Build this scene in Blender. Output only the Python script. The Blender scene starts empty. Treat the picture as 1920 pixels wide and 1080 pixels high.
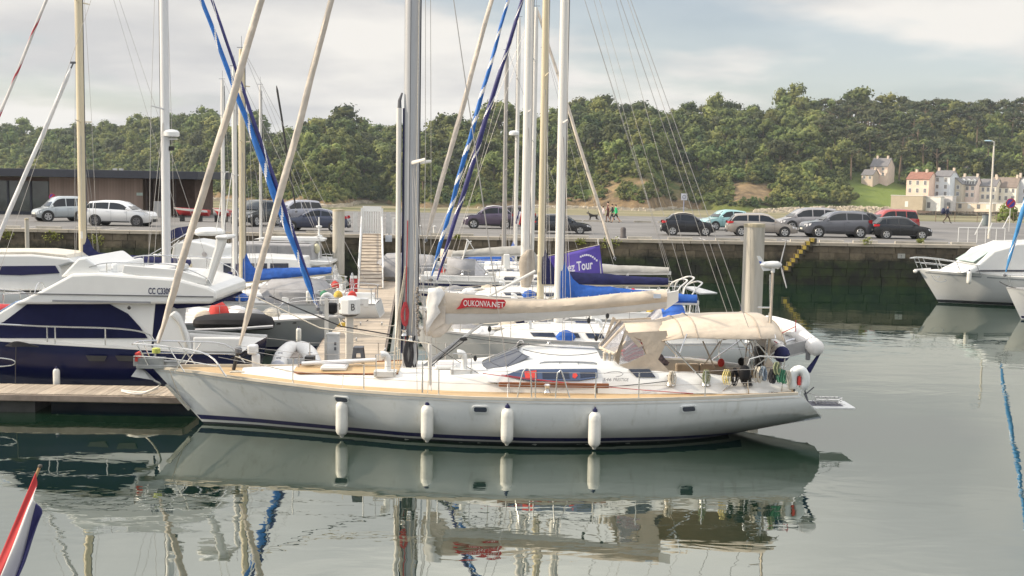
import bpy, bmesh, math, random
import numpy as np
from mathutils import Vector, Matrix, noise as mnoise

SC = bpy.context.scene
COL = SC.collection
rnd = random.Random(11)
PI = math.pi
rad = math.radians

# ------------------------------------------------------------------ camera
KY = 1.43            # distances below are written for a 28 mm lens; this lens is 1.43 times as long
CAM_H, FOC, TILT, ROLL = 5.97, 1500.0 * KY, math.atan(200 / (1500.0 * KY)), rad(1.0)
FW = Vector((0, math.cos(TILT), -math.sin(TILT)))
UP0 = Vector((0, math.sin(TILT), math.cos(TILT)))
RI = Vector((1, 0, 0)) * math.cos(ROLL) + UP0 * math.sin(ROLL)
UP = Vector((-1, 0, 0)) * math.sin(ROLL) + UP0 * math.cos(ROLL)
EYE = Vector((0, 0, CAM_H))
cd = bpy.data.cameras.new('camera')
cd.sensor_width = 36
cd.lens = 36 * FOC / 1920
cd.clip_start, cd.clip_end = 0.1, 6000
cam = bpy.data.objects.new('camera', cd)
COL.objects.link(cam)
cam.matrix_world = Matrix((
 (RI.x, UP.x, -FW.x, 0), (RI.y, UP.y, -FW.y, 0), (RI.z, UP.z, -FW.z, CAM_H), (0, 0, 0, 1)))
SC.camera = cam

# ------------------------------------------------------------------ light
SUN_DIR = Vector((-0.87, -0.05, 0.46)).normalized()      # towards the sun
wd = bpy.data.worlds.new('World')
SC.world = wd
wd.use_nodes = True
nt = wd.node_tree
nt.nodes.clear()

def nn(tree, kind, **kw):
 n = tree.nodes.new(kind)
 for k, v in kw.items():
  if k.startswith('in_'):
   key = k[3:]
   key = int(key) if key.isdigit() else key.replace('_', ' ')
   n.inputs[key].default_value = v
  else:
   setattr(n, k, v)
 return n

def lk(tree, a, b):
 tree.links.new(a, b)

sky = nn(nt, 'ShaderNodeTexSky', sky_type='NISHITA', sun_disc=False)
sky.sun_elevation = math.asin(SUN_DIR.z)
sky.sun_rotation = math.atan2(SUN_DIR.x, SUN_DIR.y)
sky.air_density, sky.dust_density, sky.ozone_density = 1.0, 1.5, 1.0
skm = nn(nt, 'ShaderNodeVectorMath', operation='SCALE')
skm.inputs['Scale'].default_value = 0.135
lk(nt, sky.outputs[0], skm.inputs[0])
tc = nn(nt, 'ShaderNodeTexCoord')
sep = nn(nt, 'ShaderNodeSeparateXYZ')
lk(nt, tc.outputs['Generated'], sep.inputs[0])
zc = nn(nt, 'ShaderNodeMath', operation='MAXIMUM', in_1=0.0)
lk(nt, sep.outputs['Z'], zc.inputs[0])
den = nn(nt, 'ShaderNodeMath', operation='ADD', in_1=0.16)
lk(nt, zc.outputs[0], den.inputs[0])
cx = nn(nt, 'ShaderNodeMath', operation='DIVIDE')
cy = nn(nt, 'ShaderNodeMath', operation='DIVIDE')
lk(nt, sep.outputs['X'], cx.inputs[0]); lk(nt, den.outputs[0], cx.inputs[1])
lk(nt, sep.outputs['Y'], cy.inputs[0]); lk(nt, den.outputs[0], cy.inputs[1])
cv = nn(nt, 'ShaderNodeCombineXYZ', in_Z=3.1)
lk(nt, cx.outputs[0], cv.inputs['X']); lk(nt, cy.outputs[0], cv.inputs['Y'])
n1 = nn(nt, 'ShaderNodeTexNoise', in_Scale=0.85, in_Detail=5.0, in_Roughness=0.48)
n2 = nn(nt, 'ShaderNodeTexNoise', in_Scale=1.15, in_Detail=5.0, in_Roughness=0.46)
lk(nt, cv.outputs[0], n1.inputs['Vector'])
off = nn(nt, 'ShaderNodeVectorMath', operation='ADD')
off.inputs[1].default_value = (7.3, 2.2, 4.0)
lk(nt, cv.outputs[0], off.inputs[0])
lk(nt, off.outputs[0], n2.inputs['Vector'])
cover = nn(nt, 'ShaderNodeMapRange', interpolation_type='SMOOTHSTEP')
cover.inputs[1].default_value, cover.inputs[2].default_value = 0.37, 0.50
cover.inputs[3].default_value, cover.inputs[4].default_value = 0.38, 1.0
lk(nt, n1.outputs[0], cover.inputs[0])
shade = nn(nt, 'ShaderNodeValToRGB')
shade.color_ramp.elements[0].position = 0.40
shade.color_ramp.elements[0].color = (0.665, 0.66, 0.66, 1)
shade.color_ramp.elements[1].position = 0.58
shade.color_ramp.elements[1].color = (0.925, 0.895, 0.845, 1)
lk(nt, n2.outputs[0], shade.inputs[0])
mixc = nn(nt, 'ShaderNodeMix', data_type='RGBA')
lk(nt, cover.outputs[0], mixc.inputs[0])
lk(nt, skm.outputs[0], mixc.inputs[6]); lk(nt, shade.outputs[0], mixc.inputs[7])
# an overcast sky brightens towards the zenith
zen = nn(nt, 'ShaderNodeMapRange')
zen.inputs[1].default_value, zen.inputs[2].default_value = 0.22, 0.62
zen.inputs[3].default_value, zen.inputs[4].default_value = 1.0, 2.3
lk(nt, zc.outputs[0], zen.inputs[0])
zs = nn(nt, 'ShaderNodeVectorMath', operation='SCALE')
lk(nt, mixc.outputs[2], zs.inputs[0]); lk(nt, zen.outputs[0], zs.inputs['Scale'])
bg = nn(nt, 'ShaderNodeBackground', in_Strength=1.0)
lk(nt, zs.outputs[0], bg.inputs[0])
wo = nn(nt, 'ShaderNodeOutputWorld')
lk(nt, bg.outputs[0], wo.inputs[0])

sd = bpy.data.lights.new('sun', 'SUN')
sd.energy, sd.angle, sd.color = 5.0, rad(0.6), (1.0, 0.85, 0.65)
sun = bpy.data.objects.new('sun', sd)
COL.objects.link(sun)
sun.rotation_euler = (-SUN_DIR).to_track_quat('-Z', 'Y').to_euler()
sun.location = (-40, 0, 40)
SC.view_settings.view_transform = 'Standard'
SC.view_settings.look = 'None'
SC.view_settings.exposure = 0.0
SC.view_settings.gamma = 1.0
SC.view_settings.use_curve_mapping = False
SC.cycles.max_bounces = 6
SC.cycles.diffuse_bounces = 2
SC.cycles.glossy_bounces = 3
SC.cycles.transparent_max_bounces = 8
SC.cycles.use_denoising = True
SC.cycles.caustics_reflective = False
SC.cycles.caustics_refractive = False

# ------------------------------------------------------------------ pixel helpers (1920 x 1080 photograph pixels -> metres)
def ray(px, py):
 return FW + RI * ((px - 960) / FOC) + UP * ((540 - py) / FOC)

def at(px, py, Y):
 d = ray(px, py)
 return EYE + d * (Y / d.y)

def ats(px, py, Y):
 return at(px, py, Y * KY)

def on(px, py, z=0.0):
 d = ray(px, py)
 return EYE + d * ((z - CAM_H) / d.z)

def lp(root, px, py, lat=0.0):
 """the point in root's own axes where the line of sight meets the plane y = lat"""
 a = root.rotation_euler.z
 M = Matrix.Rotation(-a, 3, 'Z')
 o = M @ (EYE - root.location)
 d = M @ ray(px, py)
 return o + d * ((lat - o.y) / d.y)

def interp(tab, x):
 xs = [p[0] for p in tab]
 return float(np.interp(x, xs, [p[1] for p in tab]))

def lerp(a, b, t):
 return a + (b - a) * t

# ------------------------------------------------------------------ materials
MATS = {}

def mat(name, col, rough=0.5, metal=0.0, var=0.12, vs=3.0, bump=0.0, bs=40.0, spec=0.5, coat=0.0, coord='Object', rand=0.0, col2=None, stretch=None):
 if name in MATS:
  return MATS[name]
 m = bpy.data.materials.new(name)
 MATS[name] = m
 m.use_nodes = True
 t = m.node_tree
 b = t.nodes['Principled BSDF']
 b.inputs['Roughness'].default_value = rough
 b.inputs['Metallic'].default_value = metal
 b.inputs['Specular IOR Level'].default_value = spec
 b.inputs['Coat Weight'].default_value = coat
 b.inputs['Coat Roughness'].default_value = 0.08
 c = tuple(col) + (1,)
 if coord == 'World':
  g = nn(t, 'ShaderNodeNewGeometry'); vec = g.outputs['Position']
 else:
  g = nn(t, 'ShaderNodeTexCoord'); vec = g.outputs['Object']
 if stretch:
  mp = nn(t, 'ShaderNodeMapping')
  mp.inputs['Scale'].default_value = stretch
  lk(t, vec, mp.inputs[0]); vec = mp.outputs[0]
 if var or col2:
  n = nn(t, 'ShaderNodeTexNoise', in_Scale=vs, in_Detail=5.0, in_Roughness=0.6)
  lk(t, vec, n.inputs['Vector'])
  r = nn(t, 'ShaderNodeValToRGB')
  r.color_ramp.elements[0].position, r.color_ramp.elements[1].position = 0.32, 0.68
  lo = col2 if col2 else [x * (1 - var) for x in col]
  hi = col if col2 else [min(1, x * (1 + var)) for x in col]
  r.color_ramp.elements[0].color = tuple(lo) + (1,)
  r.color_ramp.elements[1].color = tuple(hi) + (1,)
  lk(t, n.outputs[0], r.inputs[0])
  out = r.outputs[0]
  if rand:
   oi = nn(t, 'ShaderNodeObjectInfo')
   mr = nn(t, 'ShaderNodeMapRange')
   mr.inputs[3].default_value, mr.inputs[4].default_value = 1 - rand, 1 + rand
   lk(t, oi.outputs['Random'], mr.inputs[0])
   hs = nn(t, 'ShaderNodeHueSaturation')
   lk(t, mr.outputs[0], hs.inputs['Value']); lk(t, out, hs.inputs['Color'])
   out = hs.outputs[0]
  lk(t, out, b.inputs['Base Color'])
 else:
  b.inputs['Base Color'].default_value = c
 if bump:
  n = nn(t, 'ShaderNodeTexNoise', in_Scale=bs, in_Detail=4.0)
  lk(t, vec, n.inputs['Vector'])
  bp = nn(t, 'ShaderNodeBump', in_Strength=bump, in_Distance=0.02)
  lk(t, n.outputs[0], bp.inputs['Height']); lk(t, bp.outputs[0], b.inputs['Normal'])
 return m

WHITE = mat('gelcoat_white', (0.74, 0.75, 0.74), 0.25, var=0.04, vs=1.2, coat=0.3)
DECKW = mat('deck_white', (0.76, 0.75, 0.72), 0.5, var=0.06, vs=2.5)
HULLW = mat('hull_white', (0.83, 0.85, 0.84), 0.22, var=0.05, vs=0.8, coat=0.4, stretch=(0.6, 1, 2.2))

def weather(m):
 """rain streaks down the topsides and a tide-mark of grime along the waterline"""
 t = m.node_tree
 b = t.nodes['Principled BSDF']
 src = b.inputs['Base Color'].links[0].from_socket
 g = nn(t, 'ShaderNodeTexCoord')
 mp = nn(t, 'ShaderNodeMapping'); mp.inputs['Scale'].default_value = (5, 5, 0.45)
 n = nn(t, 'ShaderNodeTexNoise', in_Scale=1.0, in_Detail=5.0, in_Roughness=0.65)
 lk(t, g.outputs['Object'], mp.inputs[0]); lk(t, mp.outputs[0], n.inputs['Vector'])
 st = nn(t, 'ShaderNodeMapRange', interpolation_type='SMOOTHSTEP')
 st.inputs[1].default_value, st.inputs[2].default_value, st.inputs[4].default_value = .50, .78, .42
 lk(t, n.outputs[0], st.inputs[0])
 s = nn(t, 'ShaderNodeSeparateXYZ'); lk(t, g.outputs['Object'], s.inputs[0])
 n2_ = nn(t, 'ShaderNodeTexNoise', in_Scale=2.2, in_Detail=4.0); lk(t, g.outputs['Object'], n2_.inputs['Vector'])
 h = nn(t, 'ShaderNodeMath', operation='MULTIPLY_ADD', in_1=-.35); lk(t, n2_.outputs[0], h.inputs[0]); lk(t, s.outputs['Z'], h.inputs[2])
 w = nn(t, 'ShaderNodeMapRange', interpolation_type='SMOOTHSTEP')
 w.inputs[1].default_value, w.inputs[2].default_value, w.inputs[3].default_value, w.inputs[4].default_value = .0, .42, .50, 0.0
 lk(t, h.outputs[0], w.inputs[0])
 a = nn(t, 'ShaderNodeMath', operation='MAXIMUM'); lk(t, st.outputs[0], a.inputs[0]); lk(t, w.outputs[0], a.inputs[1])
 mx = nn(t, 'ShaderNodeMix', data_type='RGBA'); mx.inputs[7].default_value = (.47, .46, .38, 1)
 lk(t, a.outputs[0], mx.inputs[0]); lk(t, src, mx.inputs[6]); lk(t, mx.outputs[2], b.inputs['Base Color'])

weather(HULLW)
HULLG = mat('hull_grey', (0.40, 0.43, 0.44), 0.35, var=0.06, vs=1.0)
NAVYH = mat('hull_navy', (0.007, 0.010, 0.050), 0.16, var=0.08, vs=0.7, spec=0.3, coat=0.1)
NAVY = mat('navy_paint', (0.010, 0.012, 0.065), 0.5, var=0.1, spec=.3)
NAVYC = mat('navy_canvas', (0.012, 0.015, 0.075), 0.9, var=0.2, vs=5, bump=0.5, bs=9)
NAVYW = mat('navy_window_cover', (0.009, 0.011, 0.045), 0.9, var=0.12, vs=4, spec=0.15)
BLUEC = mat('blue_canvas', (0.022, 0.105, 0.42), 0.8, var=0.2, vs=5, bump=0.5, bs=9)
BLUEF = mat('blue_sail_cloth', (0.010, 0.125, 0.44), 0.6, var=0.2, vs=4, bump=0.4, bs=8)
NAVYF = mat('navy_sail_cloth', (0.020, 0.022, 0.13), 0.6, var=0.2, vs=4, bump=0.3, bs=8)
CREAMF = mat('cream_sail_cloth', (0.60, 0.54, 0.47), 0.8, var=0.16, vs=3, bump=0.6, bs=10)
WHITEF = mat('white_sail_cloth', (0.72, 0.72, 0.72), 0.75, var=0.06, vs=3, bump=0.4, bs=9)
REDF = mat('red_sail_cloth', (0.42, 0.05, 0.07), 0.7, var=0.1)
BEIGE = mat('beige_canvas', (0.55, 0.475, 0.385), 0.9, var=0.10, vs=2.0, bump=1.0, bs=5)
GREYC = mat('grey_canvas', (0.30, 0.30, 0.31), 0.9, var=0.12, vs=3, bump=0.5, bs=8)
GREYL = mat('pale_grey_canvas', (0.46, 0.45, 0.42), 0.9, var=0.12, vs=3, bump=0.5, bs=8)
ALU = mat('mast_aluminium', (0.66, 0.67, 0.68), 0.42, 0.12, var=0.08, vs=0.7, stretch=(1, 1, 0.3))
ALUW = mat('mast_white', (0.70, 0.69, 0.66), 0.45, 0.05, var=0.06, vs=0.8, stretch=(1, 1, 0.3))
ALUC = mat('mast_cream', (0.60, 0.53, 0.38), 0.45, 0.1, var=0.08, vs=0.8, stretch=(1, 1, 0.3))
STEEL = mat('stainless_steel', (0.62, 0.62, 0.62), 0.22, 0.9, var=0.05)
WIRE = mat('rigging_wire', (0.36, 0.35, 0.34), 0.45, 0.3, var=0.05)
ROPE = mat('pale_rope', (0.56, 0.52, 0.44), 0.9, var=0.2, vs=20)
ROPEB = mat('dark_rope', (0.03, 0.03, 0.035), 0.9, var=0.2, vs=20)
ROPER = mat('red_rope', (0.42, 0.05, 0.06), 0.9, var=0.2, vs=20)
ROPEG = mat('green_rope', (0.06, 0.22, 0.13), 0.9, var=0.2, vs=20)
BLACK = mat('black_plastic', (0.018, 0.018, 0.02), 0.5, var=0.15)
RUBBER = mat('black_rubber', (0.010, 0.010, 0.012), 0.75, var=0.2, vs=4, spec=.25)
GREYP = mat('grey_plastic', (0.10, 0.105, 0.12), 0.6, var=0.1)
RED = mat('red_paint', (0.45, 0.03, 0.035), 0.5, var=0.1)
REDC = mat('red_cloth', (0.62, 0.06, 0.05), 0.8, var=0.15, vs=5)
YELLOW = mat('yellow_paint', (0.60, 0.43, 0.08), 0.8, var=0.25, vs=6)
TEAKV = mat('varnished_wood', (0.22, 0.075, 0.025), 0.3, var=0.25, vs=4, stretch=(1, 8, 8))
GLASS = mat('dark_glass', (0.018, 0.026, 0.05), 0.06, var=0.2, vs=1.5, spec=0.7)
GLASSC = mat('car_glass', (0.010, 0.014, 0.020), 0.06, var=0.1, spec=0.45)
BLUEG = mat('blue_tinted_glass', (0.06, 0.09, 0.17), 0.08, var=0.15, vs=1.5, spec=0.7)
CONC = mat('concrete', (0.44, 0.42, 0.38), 0.9, var=0.15, vs=3, bump=0.5, bs=25)
GALV = mat('galvanised_metal', (0.58, 0.58, 0.57), 0.5, 0.3, var=0.12, vs=3)
ANTIF = mat('antifouling', (0.012, 0.016, 0.022), 0.7, var=0.3, vs=3)
SLATE = mat('roof_slate', (0.16, 0.155, 0.16), 0.8, var=0.15, vs=1.5)

def teak(name, col, n, axis=1, col2=None, rough=0.75):
 """boards with dark seams, repeated n to the metre across axis"""
 m = bpy.data.materials.new(name)
 m.use_nodes = True
 t = m.node_tree
 b = t.nodes['Principled BSDF']
 b.inputs['Roughness'].default_value = rough
 g = nn(t, 'ShaderNodeTexCoord')
 s = nn(t, 'ShaderNodeSeparateXYZ')
 lk(t, g.outputs['Object'], s.inputs[0])
 mu = nn(t, 'ShaderNodeMath', operation='MULTIPLY', in_1=float(n))
 lk(t, s.outputs[axis], mu.inputs[0])
 fr = nn(t, 'ShaderNodeMath', operation='FRACT')
 lk(t, mu.outputs[0], fr.inputs[0])
 gt = nn(t, 'ShaderNodeMath', operation='GREATER_THAN', in_1=0.12)
 lk(t, fr.outputs[0], gt.inputs[0])
 no = nn(t, 'ShaderNodeTexNoise', in_Scale=2.0, in_Detail=6.0)
 mp = nn(t, 'ShaderNodeMapping')
 mp.inputs['Scale'].default_value = (1, 9, 9) if axis == 1 else (9, 1, 9)
 lk(t, g.outputs['Object'], mp.inputs[0]); lk(t, mp.outputs[0], no.inputs['Vector'])
 r = nn(t, 'ShaderNodeValToRGB')
 r.color_ramp.elements[0].position, r.color_ramp.elements[1].position = 0.3, 0.7
 r.color_ramp.elements[0].color = tuple(x * 0.72 for x in col) + (1,)
 r.color_ramp.elements[1].color = tuple(col) + (1,)
 lk(t, no.outputs[0], r.inputs[0])
 mx = nn(t, 'ShaderNodeMix', data_type='RGBA')
 mx.inputs[6].default_value = tuple(col2 or [x * 0.45 for x in col]) + (1,)
 lk(t, gt.outputs[0], mx.inputs[0]); lk(t, r.outputs[0], mx.inputs[7])
 lk(t, mx.outputs[2], b.inputs['Base Color'])
 return m

TEAK = teak('teak_deck', (0.60, 0.43, 0.24), 16, 1, (.40, .27, .15))

def clear_plastic(name, col, trans):
 m = bpy.data.materials.new(name)
 m.use_nodes = True
 t = m.node_tree
 b = t.nodes['Principled BSDF']
 b.inputs['Base Color'].default_value = tuple(col) + (1,)
 b.inputs['Roughness'].default_value = 0.08
 tr = nn(t, 'ShaderNodeBsdfTransparent')
 mx = nn(t, 'ShaderNodeMixShader', in_0=trans)
 lk(t, b.outputs[0], mx.inputs[1]); lk(t, tr.outputs[0], mx.inputs[2])
 lk(t, mx.outputs[0], t.nodes['Material Output'].inputs[0])
 return m

CLEAR = clear_plastic('clear_plastic', (0.55, 0.55, 0.60), 0.62)

# ------------------------------------------------------------------ mesh builder
class MB:
 def __init__(s):
  s.v, s.f, s.m = [], [], []

 def add(s, vs, fs, mi=0):
  o = len(s.v)
  s.v.extend([tuple(p) for p in vs])
  for f in fs:
   s.f.append(tuple(i + o for i in f))
   s.m.append(mi)

 def box(s, x0, x1, y0, y1, z0, z1, mi=0):
  s.add([(x, y, z) for z in (z0, z1) for y in (y0, y1) for x in (x0, x1)],
     [(0, 2, 3, 1), (4, 5, 7, 6), (0, 1, 5, 4), (2, 6, 7, 3), (0, 4, 6, 2), (1, 3, 7, 5)], mi)
  return s

 def obox(s, c, ax, ay, az, mi=0):
  c, ax, ay, az = Vector(c), Vector(ax), Vector(ay), Vector(az)
  s.add([c + ax * i + ay * j + az * k for k in (-1, 1) for j in (-1, 1) for i in (-1, 1)],
     [(0, 2, 3, 1), (4, 5, 7, 6), (0, 1, 5, 4), (2, 6, 7, 3), (0, 4, 6, 2), (1, 3, 7, 5)], mi)
  return s

 def grid(s, rows, mi=0, closed=False, cap=False):
  n = len(rows[0])
  vs = [p for r in rows for p in r]
  fs = []
  for i in range(len(rows) - 1):
   for j in range(n if closed else n - 1):
    k = (j + 1) % n
    fs.append((i * n + j, i * n + k, (i + 1) * n + k, (i + 1) * n + j))
  if cap:
   fs.append(tuple(range(n))[::-1])
   fs.append(tuple(range((len(rows) - 1) * n, len(rows) * n)))
  s.add(vs, fs, mi)
  return s

 def tube(s, pts, r, n=6, mi=0, flat=1.0, cap=True):
  pts = [Vector(p) for p in pts]
  rs = r if isinstance(r, (list, tuple)) else [r] * len(pts)
  rows = []
  ref = None
  for i, p in enumerate(pts):
   d = (pts[min(i + 1, len(pts) - 1)] - pts[max(i - 1, 0)])
   if d.length < 1e-9:
    d = Vector((0, 0, 1))
   d.normalize()
   if ref is None:
    ref = Vector((0, 0, 1)) if abs(d.z) < 0.9 else Vector((1, 0, 0))
   a = (ref - d * ref.dot(d))
   if a.length < 1e-4:
    a = d.orthogonal()
   a.normalize()
   ref = a
   b = d.cross(a)
   rows.append([p + (a * math.cos(2 * PI * k / n) + b * flat * math.sin(2 * PI * k / n)) * rs[i] for k in range(n)])
  s.grid(rows, mi, True, cap)
  return s

 def lathe(s, prof, n=16, c=(0, 0, 0), axis='z', mi=0):
  c = Vector(c)
  rows = []
  for r, h in prof:
   row = []
   for k in range(n):
    a = 2 * PI * k / n
    p = (r * math.cos(a), r * math.sin(a), h)
    if axis == 'y':
     p = (p[0], p[2], -p[1])
    elif axis == 'x':
     p = (p[2], p[0], p[1])
    row.append(c + Vector(p))
   rows.append(row)
  s.grid(rows, mi, True, True)
  return s

 def prism(s, poly, y0, y1, mi=0, y0b=None):
  """poly of (x, z) extruded along y"""
  n = len(poly)
  vs = [(p[0], y0, p[1]) for p in poly] + [(p[0], y1, p[1]) for p in poly]
  fs = [tuple(range(n))[::-1], tuple(range(n, 2 * n))]
  fs += [(i, (i + 1) % n, n + (i + 1) % n, n + i) for i in range(n)]
  s.add(vs, fs, mi)
  return s

 def sheet(s, poly3, th=0.01, nrm=None, mi=0):
  """a thin plate from a 3-D polygon"""
  ps = [Vector(p) for p in poly3]
  if nrm is None:
   nrm = (ps[1] - ps[0]).cross(ps[2] - ps[0]).normalized()
  nrm = Vector(nrm)
  n = len(ps)
  vs = [p + nrm * th * 0.5 for p in ps] + [p - nrm * th * 0.5 for p in ps]
  fs = [tuple(range(n)), tuple(range(n, 2 * n))[::-1]]
  fs += [(i, n + i, n + (i + 1) % n, (i + 1) % n) for i in range(n)]
  s.add(vs, fs, mi)
  return s

 def ball(s, c, r, n=10, mi=0, m=6):
  rr = r if isinstance(r, (tuple, list)) else (r, r, r)
  c = Vector(c)
  rows = []
  for i in range(m + 1):
   t = PI * i / m
   q = max(math.sin(t), 0.02)
   rows.append([c + Vector((rr[0] * q * math.cos(2 * PI * k / n), rr[1] * q * math.sin(2 * PI * k / n), -rr[2] * math.cos(t))) for k in range(n)])
  s.grid(rows, mi, True, True)
  return s

 def mesh(s, name, mats, smooth=False, angle=40):
  me = bpy.data.meshes.new(name)
  me.from_pydata(s.v, [], s.f)
  ms = mats if isinstance(mats, (list, tuple)) else [mats]
  for m in ms:
   me.materials.append(m)
  if len(ms) > 1:
   me.polygons.foreach_set('material_index', s.m)
  bm = bmesh.new()
  bm.from_mesh(me)
  bmesh.ops.recalc_face_normals(bm, faces=bm.faces)
  bm.to_mesh(me)
  bm.free()
  if smooth:
   me.polygons.foreach_set('use_smooth', [True] * len(me.polygons))
   me.set_sharp_from_angle(angle=rad(angle))
  me.update()
  return me

 def build(s, name, mats, parent=None, smooth=False, bevel=0.0, **kw):
  o = bpy.data.objects.new(name, s.mesh(name, mats, smooth))
  COL.objects.link(o)
  if parent:
   o.parent = parent
  if bevel:
   b = o.modifiers.new('bevel', 'BEVEL')
   b.width, b.segments, b.limit_method, b.angle_limit = bevel, 2, 'ANGLE', rad(30)
  tag(o, **kw)
  return o

def tag(o, label=None, cat=None, group=None, kind=None):
 if label: o['label'] = label
 if cat: o['category'] = cat
 if group: o['group'] = group
 if kind: o['kind'] = kind
 return o

def thing(name, label, cat, loc=(0, 0, 0), rz=0.0, group=None):
 o = bpy.data.objects.new(name, None)
 COL.objects.link(o)
 o.empty_display_size = 0.3
 o.location = loc
 o.rotation_euler = (0, 0, rz)
 return tag(o, label, cat, group)

def clone(o, parent=None):
 c = o.copy()
 COL.objects.link(c)
 c.parent = parent
 for ch in list(o.children):
  clone(ch, c)
 return c

def text(name, body, size, m, parent, loc, rot=(PI / 2, 0, 0), sx=1.0, depth=0.002, shear=0.0, align='LEFT', bold=0.0, width=None):
 cu = bpy.data.curves.new(name, 'FONT')
 cu.body, cu.size, cu.extrude, cu.shear, cu.align_x, cu.offset = body, size, depth, shear, align, bold
 cu.resolution_u = 3
 tmp = bpy.data.objects.new(name, cu)
 COL.objects.link(tmp)
 bpy.context.view_layer.update()
 me = bpy.data.meshes.new_from_object(tmp.evaluated_get(bpy.context.evaluated_depsgraph_get()))
 bpy.data.objects.remove(tmp)
 o = bpy.data.objects.new(name, me)
 COL.objects.link(o)
 me.materials.clear()
 me.materials.append(m)
 o.parent = parent
 o.location = loc
 o.rotation_euler = rot
 if width:
  xs = [v.co.x for v in me.vertices]
  sx = width / (max(xs) - min(xs))
 o.scale = (sx, 1, 1)
 return o

def arc(pts, n=4):
 """Catmull-Rom through pts"""
 P = [Vector(p) for p in pts]
 P = [P[0] * 2 - P[1]] + P + [P[-1] * 2 - P[-2]]
 out = []
 for i in range(1, len(P) - 2):
  a, b, c, d = P[i - 1:i + 3]
  for k in range(n):
   t = k / n
   out.append(0.5 * ((2 * b) + (c - a) * t + (2 * a - 5 * b + 4 * c - d) * t * t + (3 * b - a - 3 * c + d) * t ** 3))
 out.append(P[-2])
 return out

def sag(a, b, s, n=8):
 a, b = Vector(a), Vector(b)
 return [a.lerp(b, i / n) - Vector((0, 0, 4 * s * (i / n) * (1 - i / n))) for i in range(n + 1)]

def furl(root, p0, p1, r0, r1, mats, turns=1.2, stripe=0.0, name='furled_sail', bulge=0.0):
 """a sail rolled on its stay: a twisted tapering roll; stripe = share of the turn shown in the second cloth"""
 p0, p1 = Vector(p0), Vector(p1)
 L = (p1 - p0).length
 d = (p1 - p0).normalized()
 a = d.orthogonal().normalized()
 b = d.cross(a)
 n, N = (24, max(40, int(L * 13))) if stripe else (12, max(16, int(L * 7)))
 m = MB()
 vs = []
 for i in range(N + 1):
  t = i / N
  c = p0.lerp(p1, t)
  r = lerp(r0, r1, t) * (1 + bulge * math.sin(PI * min(1, t * 1.6)) ** 2)
  r *= min(1, 0.35 + t * 12) * min(1, 0.3 + (1 - t) * 20)
  for k in range(n):
   th = 2 * PI * k / n
   w = 1 + 0.16 * math.cos(th - turns * t * L) + 0.07 * math.sin(3 * th + 2.3 * turns * t * L + 5 * t) + 0.05 * mnoise.noise(Vector((t * L * 2.2, k * 1.3, r0 * 50)))
   vs.append(c + (a * math.cos(th) + b * math.sin(th)) * r * w)
 fs, mi = [], []
 for i in range(N):
  for k in range(n):
   q = (k + 1) % n
   fs.append((i * n + k, i * n + q, (i + 1) * n + q, (i + 1) * n + k))
   ph = (k / n - turns * 0.42 * i / N * L) % 1.0
   mi.append(1 if ph < stripe else 0)
 m.v = [tuple(v) for v in vs]
 m.f, m.m = fs, mi
 return m.build(name, mats if len(mats) > 1 and stripe > 0 else mats[:1], root, smooth=True)

# ================================================================== WATER
def make_water():
 m = bpy.data.materials.new('harbour_water')
 m.use_nodes = True
 t = m.node_tree
 b = t.nodes['Principled BSDF']
 b.inputs['Base Color'].default_value = (0.006, 0.021, 0.012, 1)
 b.inputs['Roughness'].default_value = 0.9
 b.inputs['Specular IOR Level'].default_value = 0.0
 g = nn(t, 'ShaderNodeNewGeometry')
 mp = nn(t, 'ShaderNodeMapping')
 mp.inputs['Scale'].default_value = (0.55, 1.0, 1.0)
 lk(t, g.outputs['Position'], mp.inputs[0])
 a1 = nn(t, 'ShaderNodeTexNoise', in_Scale=0.9, in_Detail=3.0, in_Roughness=0.5, in_Distortion=0.4)
 a2 = nn(t, 'ShaderNodeTexNoise', in_Scale=0.13, in_Detail=2.0)
 a3 = nn(t, 'ShaderNodeTexNoise', in_Scale=4.5, in_Detail=2.0)
 for q in (a1, a2, a3):
  lk(t, mp.outputs[0], q.inputs['Vector'])
 # calmer and livelier patches
 mr = nn(t, 'ShaderNodeMapRange')
 mr.inputs[1].default_value, mr.inputs[2].default_value = 0.35, 0.60
 mr.inputs[3].default_value, mr.inputs[4].default_value = 0.15, 1.0
 lk(t, a2.outputs[0], mr.inputs[0])
 m3 = nn(t, 'ShaderNodeMath', operation='MULTIPLY_ADD', in_1=0.10)
 lk(t, a3.outputs[0], m3.inputs[0]); lk(t, a1.outputs[0], m3.inputs[2])
 mu = nn(t, 'ShaderNodeMath', operation='MULTIPLY')
 lk(t, m3.outputs[0], mu.inputs[0]); lk(t, mr.outputs[0], mu.inputs[1])
 bp = nn(t, 'ShaderNodeBump', in_Strength=1.0, in_Distance=0.015)
 lk(t, mu.outputs[0], bp.inputs['Height'])
 gl = nn(t, 'ShaderNodeBsdfGlossy', in_Roughness=0.012)
 gl.inputs['Color'].default_value = (0.96, 0.975, 0.92, 1)
 lk(t, bp.outputs[0], gl.inputs['Normal'])
 lw = nn(t, 'ShaderNodeLayerWeight', in_Blend=0.5)
 fr = nn(t, 'ShaderNodeMapRange')
 fr.inputs[1].default_value, fr.inputs[2].default_value = 0.45, 0.97
 fr.inputs[3].default_value, fr.inputs[4].default_value = 0.35, 0.60
 lk(t, lw.outputs['Facing'], fr.inputs[0])
 mx = nn(t, 'ShaderNodeMixShader')
 lk(t, fr.outputs[0], mx.inputs[0]); lk(t, b.outputs[0], mx.inputs[1]); lk(t, gl.outputs[0], mx.inputs[2])
 lk(t, mx.outputs[0], t.nodes['Material Output'].inputs[0])
 w = MB()
 w.add([(-260, -60, 0), (260, -60, 0), (260, 69.9, 0), (-260, 69.9, 0)], [(0, 1, 2, 3)])
 w.build('water', m, kind='structure')

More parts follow.
